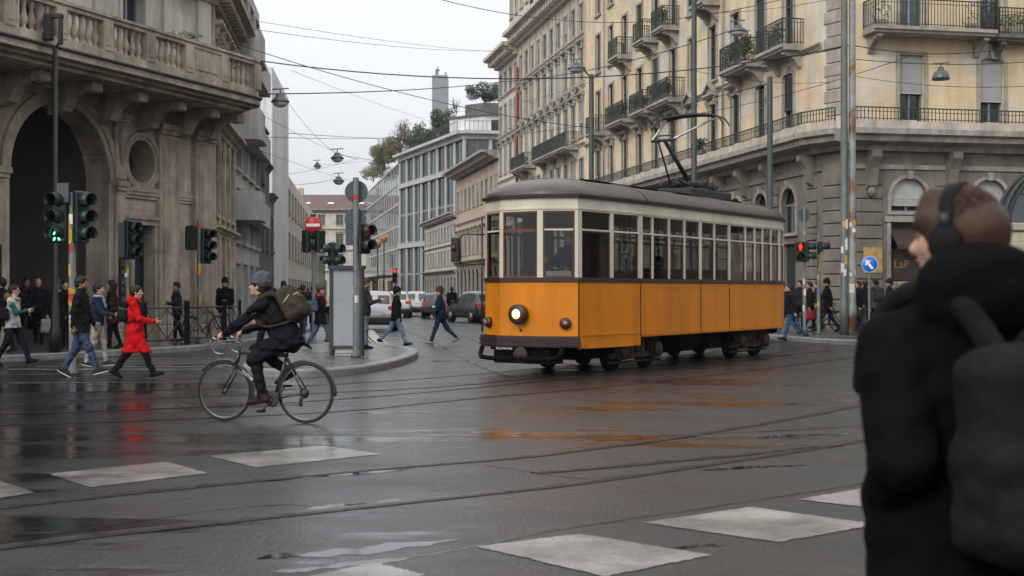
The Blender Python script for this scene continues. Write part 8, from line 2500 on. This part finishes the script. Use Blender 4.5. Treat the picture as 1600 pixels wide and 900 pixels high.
def handbag(label, wpos, col, size=(0.28, 0.12, 0.24), rz=0.0, strap_to=None, name='handbag', cat='bag', h=0.014):
    t = thing(name, label, cat, wpos, R(rz))
    q = Solid(); q.box((0, 0, 0), (size[0] / 2 - .05, size[1] / 2 - .045, size[2] / 2 - .05), 0.05, 0.02); q.box((0, 0, -size[2] * .2), (size[0] / 2 - .03, size[1] / 2 - .04, size[2] / 4 - .03), 0.05, 0.03)
    solid_obj('bag', q, h, cloth(col, 0.55), t, wr=0.01, seed=2)
    mb = MB(); mb.box(-size[0] * .3, size[0] * .3, -size[1] * .56, -size[1] * .5, -size[2] * .05, -size[2] * .02); mb.build('zip', MT['steel'], t)
    if strap_to:
        inv_ = (Matrix.Translation(wpos) @ Matrix.Rotation(R(rz), 4, 'Z')).inverted()
        mb = MB()
        for pl in strap_to: mb.tube(catmull([inv_ @ Vector(p) for p in pl], 5), 0.011, 6)
        mb.build('strap', cloth(tuple(x * 0.7 for x in col), 0.6), t)
    return t


def phone(label, p, rz=0, tilt=30):
    t = thing('phone', label, 'phone', p, R(rz)); t.rotation_euler = (R(tilt), 0, R(rz))
    mb = MB(); mb.bbox(-0.036, 0.036, -0.005, 0.005, -0.075, 0.075, 0.004); mb.build('case', MT['black_metal'], t)
    mb = MB(); mb.box(-0.032, 0.032, -0.0065, -0.0055, -0.07, 0.07); mb.build('screen', MT['car_glass'], t)


# ================================================================== the cyclist
BA = math.degrees(math.atan2(0.28, -1.02))
bicycle('black drop bar road bicycle ridden past the island', -2.34, 14.52, BA)
bx_, by_ = -2.34, 14.52
ca, sa = math.cos(R(BA)), math.sin(R(BA))
J = {}
PXO = 0.20
cyc = person('cyclist in a dark jacket and grey beanie riding a black road bicycle', bx_ + ca * PXO, by_ + sa * PXO, BA, H=1.76,
       pose=dict(hz=0.98, lean=35, hlean=28, Lfoot=(0.29, 0.10, 0.255), Rfoot=(0.07, -0.10, 0.52), Lfp=-8, Rfp=-25, khint=(1, 0, 0.5),
                 Lhand=(0.70, 0.21, 1.015), Rhand=(0.655, -0.19, 1.03), Lhint=(-0.5, 0.4, -0.9), Rhint=(-0.5, -0.4, -0.9), hyaw=4, hpitch=-8, Lfdir=(0.85, 0, -0.5), Rfdir=(0.85, 0, -0.5), Lfside=(0, 1, -0.2), Rfside=(0, -1, -0.2), Lcurl=0.75, Rcurl=0.75),
       top=(0.012, 0.012, 0.015), legs=(0.012, 0.013, 0.016), shoe=(0.035, 0.025, 0.02), hat=(0.075, 0.085, 0.10), h=0.0115, hem=0.79, collar=True, hood=0.9, seed=14, joints_out=J, slim=0.97)
backpack('olive brown rucksack with pale cords worn by the cyclist', J, (0.052, 0.042, 0.029), (0.30, 0.16, 0.41), 0.012, drop=0.03, cord=True, back=0.01)

# ================================================================== the bystander in the foreground
J = {}
fg = person('bystander in a black hooded coat with headphones, seen from behind at the right edge', 1.098, 3.12, 108, H=1.745,
       pose=dict(hyaw=31, hpitch=2, lean=2, hs=0.89, strands=True, hoodup=0.03, shz=0.405, ak=0.018, puffy=True, Lhand=(0.10, 0.150, 0.985), Lhint=(-1, 0.45, -0.2), Rhand=(0.10, -0.15, 0.985), Rhint=(-1, -0.3, -0.2), Lcurl=0.5, Rcurl=0.5),
       top=(0.0045, 0.0047, 0.0055), hem=0.62, legs=(0.02, 0.02, 0.025), hair=(0.05, 0.026, 0.015), fringe=0.03, h=0.0095, hood=1.45, bulk=1.2, flare=0.02, wrk=0.32, seed=42, joints_out=J, slim=1.02)
backpack('dark grey backpack on the bystander in the black coat', J, (0.015, 0.0137, 0.0135), (0.38, 0.20, 0.50), 0.010, drop=0.14, back=0.05, fit=1.10, loop=False)
# headphones
hc = J['hc']; HR = J['HR']; s = J['s'] * 0.9
t = thing('headphones', 'black over ear headphones on the bystander at the right edge', 'headphones', to_world(fg, hc), fg.rotation_euler[2])
hq = lambda a, b, c: Vector((HR @ np.array([a, b, c]) * s).tolist())
mb = MB(); V = []; n = 22
for i in range(n + 1):
    a = math.pi * i / n
    for r_, w in ((0.100, -0.02), (0.100, 0.02), (0.113, 0.02), (0.113, -0.02)):
        V.append(hq(-0.018 + w, r_ * math.cos(a) * 1.0, -0.01 + (r_ + 0.045) * math.sin(a)))
mb.add(V, [(4 * i + k, 4 * i + (k + 1) % 4, 4 * i + 4 + (k + 1) % 4, 4 * i + 4 + k) for i in range(n) for k in range(4)], 0, True)
recalc(mb.build('headband', MT['rubber'], t))
for sg in (1, -1):
    q = Solid(); q.ell(hq(-0.015, sg * 0.098, -0.022), (0.043, 0.028, 0.05), 0.01, HR)
    solid_obj('ear_cup', q, 0.006, MT['rubber'], t)
    q = Solid(); q.ell(hq(-0.015, sg * 0.084, -0.022), (0.046, 0.018, 0.053), 0.01, HR); solid_obj('cushion', q, 0.006, MT['rubber'], t)
    mb = MB(); mb.tube([hq(-0.018, sg * 0.105, 0.02), hq(-0.018, sg * 0.108, 0.06)], 0.012, 8); mb.build('slider', MT['dark_metal'], t)

# ================================================================== pedestrians
def ped(label, px, py, yh, face, d=None, **k):
    x, y = gp(px, py) if d is None else ((px - 800) / FPX * d, d)
    z0 = k.pop('z0', 0.0)
    return person(label, x, y, face, z0=z0, **k)


NAVY, BLK, CHAR, JEAN, LJEAN = (0.012, 0.017, 0.035), (0.010, 0.010, 0.012), (0.030, 0.032, 0.035), (0.035, 0.055, 0.10), (0.11, 0.17, 0.26)
# left group
J = {}
ped('woman in a pale quilted vest with teal sleeves and a brown fur hood', 20, 573, 447, 2, pose=dict(WALK, Rsh=30, Rel=75, Lsh=-15, Lel=10), H=1.62, top=(0.42, 0.40, 0.38), vest=(0.012, 0.085, 0.08), fur=(0.16, 0.075, 0.03), legs=(0.012, 0.014, 0.025), shoe=BLK, hair=(0.015, 0.01, 0.008), hem=0.80, joints_out=J, glasses=True, slim=0.93)
r_ = J['root']; w = to_world(r_, J['arms']['R'][2] + np.array([0.10, 0.0, 0.03])); phone('phone held up by the woman in the pale vest', w, 80)
w = to_world(r_, J['pel'] + np.array([-0.16, -0.22, 0.16])); handbag('black shoulder bag of the woman in the pale vest', w, BLK, strap_to=[[w + Vector((0, 0, 0.1)), to_world(r_, J['arms']['R'][0] + np.array([-0.02, 0, 0.07])), w + Vector((0.05, 0.05, 0.1))]])
ped('balding man in a dark navy jacket standing in the portico', 60, 548, 443, -78, d=32.6, z0=0.14, pose=dict(STEP), H=1.68, top=(0.012, 0.014, 0.02), legs=(0.012, 0.012, 0.015), bald=True, hem=0.80)
J = {}
ped('man with a grey blue cap walking out of the arch', 88, 560, 449, -70, d=29.4, z0=0.13, pose=dict(STEP), H=1.62, top=BLK, hem=0.62, legs=BLK, hat=(0.05, 0.07, 0.10), scarf=(0.16, 0.16, 0.15), joints_out=J, beard=(0.1, 0.1, 0.1))
w = to_world(J['root'], J['arms']['R'][2] + np.array([0, 0, -0.25])); handbag('pale carrier bag held low beside the man with the cap', w, (0.25, 0.25, 0.26), (0.26, 0.12, 0.32), strap_to=[[w + Vector((0, 0, .12)), w + Vector((0, 0, .24)), w + Vector((.04, 0, .12))]])
ped('dark clothed person half hidden behind the man with the cap', 103, 555, 450, -80, d=30.6, z0=0.13, H=1.62, top=BLK, legs=BLK, hair=(0.02, 0.015, 0.012))
ped('man in a black jacket and blue jeans striding right past the signal post', 125, 590, 438, 3, pose=dict(WALK2, Lsh=10, Rsh=-14), H=1.74, top=(0.012, 0.012, 0.013), legs=(0.045, 0.065, 0.115), shoe=(0.03, 0.03, 0.033), sole=(0.6, 0.6, 0.58), hair=(0.008, 0.006, 0.005), hem=0.76, skin='skin_brown', beard=(0.01, 0.008, 0.007), h=0.015)
J = {}
ped('person in pale trousers and navy top looking at a phone behind the striding man', 152, 573, 450, 5, pose=dict(STEP, Rsh=25, Rel=60, Lsh=20, Lel=55), H=1.64, top=(0.02, 0.026, 0.045), legs=(0.32, 0.30, 0.26), shoe=(0.03, 0.03, 0.03), sole=(0.55, 0.55, 0.55), hair=(0.01, 0.008, 0.007), hem=0.85, scarf=(0.25, 0.34, 0.42), joints_out=J)
w = to_world(J['root'], J['arms']['R'][2] + np.array([0.10, 0.02, 0.02])); phone('phone in the hand of the person in pale trousers', w, 80)
J = {}
ped('woman in a bright red knee length hooded coat walking right', 211, 592, 448, 4, pose=dict(WALK2, Rsh=20, Rel=70, Lsh=-5, Lel=30), H=1.615, top=(0.47, 0.010, 0.012), hem=0.50, flare=0.045, legs=(0.010, 0.010, 0.012), shoe=BLK, hair=(0.012, 0.008, 0.007), long_hair=False, hood=1.15, h=0.014, joints_out=J, slim=0.97, bulk=1.02)
backpack('small black leather backpack on the red coat', J, (0.014, 0.014, 0.018), (0.30, 0.13, 0.25), 0.012, drop=0.07, pocket=False)
ped('woman in a dark grey quilted jacket walking left behind the railing', 277, 546, 454, 200, d=34.6, z0=0.13, pose=dict(STEP, Lsh=20, Lel=70, Rsh=15, Rel=70), H=1.6, top=(0.025, 0.028, 0.028), legs=BLK, hair=(0.02, 0.014, 0.01), scarf=(0.1, 0.1, 0.09), hem=0.74)
ped('man in a black jacket and jeans standing at the palazzo corner', 352, 541, 447, -95, d=36.6, z0=0.13, pose=STAND, H=1.72, top=BLK, legs=(0.09, 0.14, 0.22), hat=(0.012, 0.012, 0.014), hem=0.76)
ped('dark figure with folded arms beside the poster case in the portico', 118, 0, 0, -60, d=33.4, z0=0.14, H=1.7, pose=dict(STAND, Lel=70, Rel=70), top=(0.02, 0.02, 0.022), legs=BLK)
ped('person at the left edge partly cut off, dark coat by the first pier', 4, 0, 0, 170, d=28.4, z0=0.13, H=1.66, pose=STEP, top=BLK, hem=0.6, legs=BLK)
ped('figure deep in the shade of the portico left of the lamp post', 40, 0, 0, -30, d=34.6, z0=0.14, H=1.72, pose=STEP, top=(0.03, 0.03, 0.035), legs=BLK)
ped('woman in a dark brown coat walking left just behind the red coat', 176, 0, 0, 185, d=30.4, z0=0.13, H=1.62, pose=STEP, top=(0.03, 0.02, 0.016), hem=0.6, legs=BLK, long_hair=True)
# behind the cyclist and on the island
ped('person in a mustard yellow beanie and red sweater hidden behind the cyclist', 416, 566, 443, 170, d=27.5, pose=dict(WALK), H=1.66, top=BLK, legs=(0.012, 0.012, 0.02), hat=(0.42, 0.24, 0.02), scarf=(0.5, 0.02, 0.015), hem=0.80)
ped('distant person with a dark beanie just right of the cyclist', 443, 525, 455, 80, d=43, z0=0.13, H=1.66, top=(0.03, 0.02, 0.02), legs=JEAN, hat=(0.03, 0.015, 0.02), h=0.024)
ped('person in a dark grey jacket and jeans seen from behind by the no entry sign', 473, 528, 457, 85, d=40.5, pose=STEP, H=1.7, top=(0.022, 0.026, 0.028), legs=JEAN, shoe=(0.3, 0.3, 0.3), h=0.022, hair=(0.03, 0.012, 0.008))
ped('dark dressed person next to the no entry sign post', 489, 527, 458, 70, d=41.5, pose=STEP, H=1.66, top=BLK, legs=(0.012, 0.013, 0.02), h=0.022)
J = {}
ped('woman in a green grey beanie, glasses and red scarf walking towards the advertising panel', 500, 557, 460, 8, d=30.2, z0=0.13, pose=dict(WALK2, Rsh=25, Rel=60, Lsh=10, Lel=45), H=1.52, top=BLK, legs=(0.07, 0.115, 0.18), hat=(0.06, 0.07, 0.06), scarf=(0.45, 0.04, 0.03), glasses=True, hem=0.68, joints_out=J, hair=(0.02, 0.012, 0.01), slim=0.95)
w = to_world(J['root'], J['pel'] + np.array([-0.22, -0.18, 0.2])); handbag('grey blue shoulder bag of the woman in the green grey beanie', w, (0.05, 0.07, 0.10), (0.34, 0.16, 0.26), strap_to=[[w + Vector((0, 0, .1)), to_world(J['root'], J['arms']['R'][0] + np.array([0, 0, .06])), w + Vector((.06, .03, .1))]])
J = {}
ped('man in a dark olive jacket reading his phone beside the tall sign post', 570, 551, 451, 12, d=30.4, z0=0.13, pose=dict(STAND, Rsh=28, Rel=80, Lsh=25, Lel=75, hpitch=14), H=1.68, top=(0.028, 0.032, 0.028), legs=(0.14, 0.16, 0.18), hair=(0.06, 0.03, 0.018), hem=0.80, joints_out=J)
w = to_world(J['root'], J['arms']['R'][2] + np.array([0.09, 0.08, 0.03])); t = thing('red_cup', 'small red object in the hands of the man reading his phone', 'cup', w); mb = MB(); mb.lathe([(.03, -.05), (.04, .05), (.036, .05), (.028, -.045)], (0, 0, 0), (0, 0, 1), 12); mb.build('cup', cloth((0.4, 0.02, 0.03), 0.5), t)
ped('man in a black jacket and light jeans crossing right in front of the silver car', 619, 541, 449, 3, pose=dict(WALK2, Lsh=0, Rsh=-4), H=1.62, top=(0.011, 0.012, 0.013), legs=(0.13, 0.20, 0.29), shoe=(0.03, 0.018, 0.014), hair=(0.012, 0.009, 0.008), hat=(0.014, 0.012, 0.012), hem=0.76, h=0.017)
ped('man in a navy jacket with one pale shoe crossing left in front of the tram', 688, 539, 449, 183, pose=dict(WALK, Lsh=14, Rsh=-10), H=1.62, top=(0.014, 0.022, 0.055), legs=(0.018, 0.03, 0.055), shoe=(0.22, 0.22, 0.23), hair=(0.05, 0.025, 0.015), hat=(0.05, 0.04, 0.02), hem=0.78, h=0.017)
ped('dark figure walking away up the street left of the dark hatchback', 706, 502, 457, 92, d=63, pose=STEP, H=1.70, top=BLK, legs=BLK, h=0.026)
# right of the tram
ped('person in blue jeans hurrying left behind the tail of the tram', 1237, 533, 440, 176, d=38.6, pose=dict(WALK, lean=8), H=1.74, top=(0.012, 0.013, 0.017), legs=(0.04, 0.075, 0.14), h=0.020)
ped('person half hidden behind the tail of the tram in a navy coat', 1228, 530, 443, 178, d=40.8, pose=WALK2, H=1.72, top=NAVY, legs=(0.05, 0.09, 0.16), h=0.020)
J = {}
ped('dark figure between the two thin signal posts on the right', 1266, 524, 445, 170, d=43.4, z0=0.13, pose=STEP, H=1.68, top=(0.014, 0.014, 0.015), legs=BLK, h=0.022, joints_out=J)
w = to_world(J['root'], J['arms']['L'][2] + np.array([0, 0, -0.28])); handbag('red carrier bag low between the signal posts', w, (0.35, 0.02, 0.03), (0.3, 0.12, 0.3))
ped('man in a black coat and dark beanie striding left of the twin masts', 1293, 524, 438, 178, d=42.6, z0=0.13, pose=WALK, H=1.78, top=BLK, legs=(0.015, 0.02, 0.035), hat=(0.012, 0.012, 0.013), hem=0.66, h=0.020)
ped('person mostly hidden behind the twin masts', 1342, 524, 442, 180, d=43, z0=0.13, pose=STEP, H=1.7, top=BLK, legs=NAVY, h=0.022)
J = {}
ped('person in a grey hooded jacket with a small rucksack under the blue arrow sign', 1368, 527, 442, 105, d=39.8, z0=0.13, pose=dict(STEP, hyaw=20), H=1.74, top=(0.05, 0.055, 0.06), legs=BLK, hood=1.0, hair=(0.01, 0.008, 0.007), h=0.020, joints_out=J)
backpack('small charcoal rucksack on the grey hooded jacket', J, (0.03, 0.032, 0.035), (0.28, 0.14, 0.40), 0.018)
ped('person in a dark beanie near the shop window', 1391, 522, 438, 150, d=43.0, z0=0.13, pose=STEP, H=1.76, top=(0.018, 0.018, 0.02), legs=BLK, hat=(0.02, 0.02, 0.02), h=0.022)
ped('dark coat standing against the wall behind the tail of the tram', 1250, 0, 0, -120, d=45.2, z0=0.13, H=1.74, top=(0.02, 0.022, 0.03), legs=BLK, h=0.024)
ped('person in a long dark coat between the red man signal and the striding man', 1278, 0, 0, 160, d=45.6, z0=0.13, H=1.7, pose=STEP, top=(0.025, 0.02, 0.02), hem=0.55, legs=BLK, h=0.024)
ped('dark figure just right of the twin masts by the parked bicycle', 1352, 0, 0, 120, d=44.5, z0=0.13, H=1.72, pose=STEP, top=BLK, legs=NAVY, h=0.024)
# far figures
for i, (px, d, f, lb) in enumerate(((466, 70, 80, 'far figure walking up the left pavement below the slab tower'), (481, 85, 95, 'farthest figure on the left pavement near the pale end building'), (772, 78, 100, 'far figure on the right pavement just left of the tram nose'), (759, 92, 85, 'farthest figure near the low white building'))):
    ped(lb, px, 0, 0, f, d=d, H=1.7, pose=STEP, top=((0.02, 0.02, 0.022), (0.05, 0.02, 0.02), (0.015, 0.016, 0.02), (0.03, 0.03, 0.03))[i], legs=BLK, h=0.03)
# people inside the tram
def rider(label, l, wv, f, top, H=1.68, standing=False):
    td = tdir; nr = Vector((td.y, -td.x)); p = Vector((0.143, 22.96)) + td * l + nr * wv
    if standing: return person(label, p.x, p.y, f, H=H, z0=0.9, top=top, legs=BLK, h=0.024, pose=dict(STAND, Rsh=30, Rel=60, Lsh=30, Lel=50))
    return person(label, p.x, p.y, f, H=H, z0=0.9, top=top, legs=BLK, h=0.024, pose=dict(hz=0.55, Lfoot=(0.42, 0.1, 0.09), Rfoot=(0.42, -0.1, 0.09), Lhand=(0.30, 0.12, 0.66), Rhand=(0.30, -0.12, 0.66)))


fa = math.degrees(math.atan2(-tdir.y, -tdir.x))
rider('tram driver standing at the controls behind the windscreen', 1.15, 0.35, fa, (0.012, 0.014, 0.02), standing=True)
rider('passenger seated by the first window behind the cab', 2.95, 0.82, fa - 90, (0.20, 0.22, 0.25))
rider('passenger in pale clothes seated at the third tram window', 3.9, 0.82, fa - 90, (0.3, 0.3, 0.3))
rider('passenger standing in the tram doorway behind the cab', 1.95, -0.1, fa + 20, (0.02, 0.02, 0.022), standing=True)
rider('passenger in a blue top seated towards the rear of the tram', 7.4, 0.82, fa - 90, (0.03, 0.06, 0.12))

# parked bicycles
bicycle('dark parked bicycle leaning by the railing behind the red coat', -8.55, 34.1, 60, z=0.13, detail=False, group='parked bicycles', drop=False)
bicycle('dark parked bicycle beside the twin masts', 11.0, 41.3, 15, z=0.13, detail=False, group='parked bicycles', drop=False)
bicycle('second parked bicycle left of the twin masts, behind the striding man', 10.0, 43.2, -20, z=0.13, detail=False, group='parked bicycles', drop=False)
# ================================================================== damp winter air
hm = bpy.data.materials.new('haze'); hm.use_nodes = True
N, L = nt(hm); N.remove(N['Principled BSDF'])
out = [n for n in N if n.type == 'OUTPUT_MATERIAL'][0]
pv = N.new('ShaderNodeVolumePrincipled'); pv.inputs['Color'].default_value = (0.93, 0.95, 1.0, 1); pv.inputs['Density'].default_value = 0.00016; pv.inputs['Anisotropy'].default_value = 0.2
L.new(pv.outputs[0], out.inputs['Volume'])
mb = MB(); mb.box(-905, 905, -65, 1805, -1.1, 262)
tag(mb.build('haze', hm), kind='stuff')
SC.cycles.volume_bounces = 1
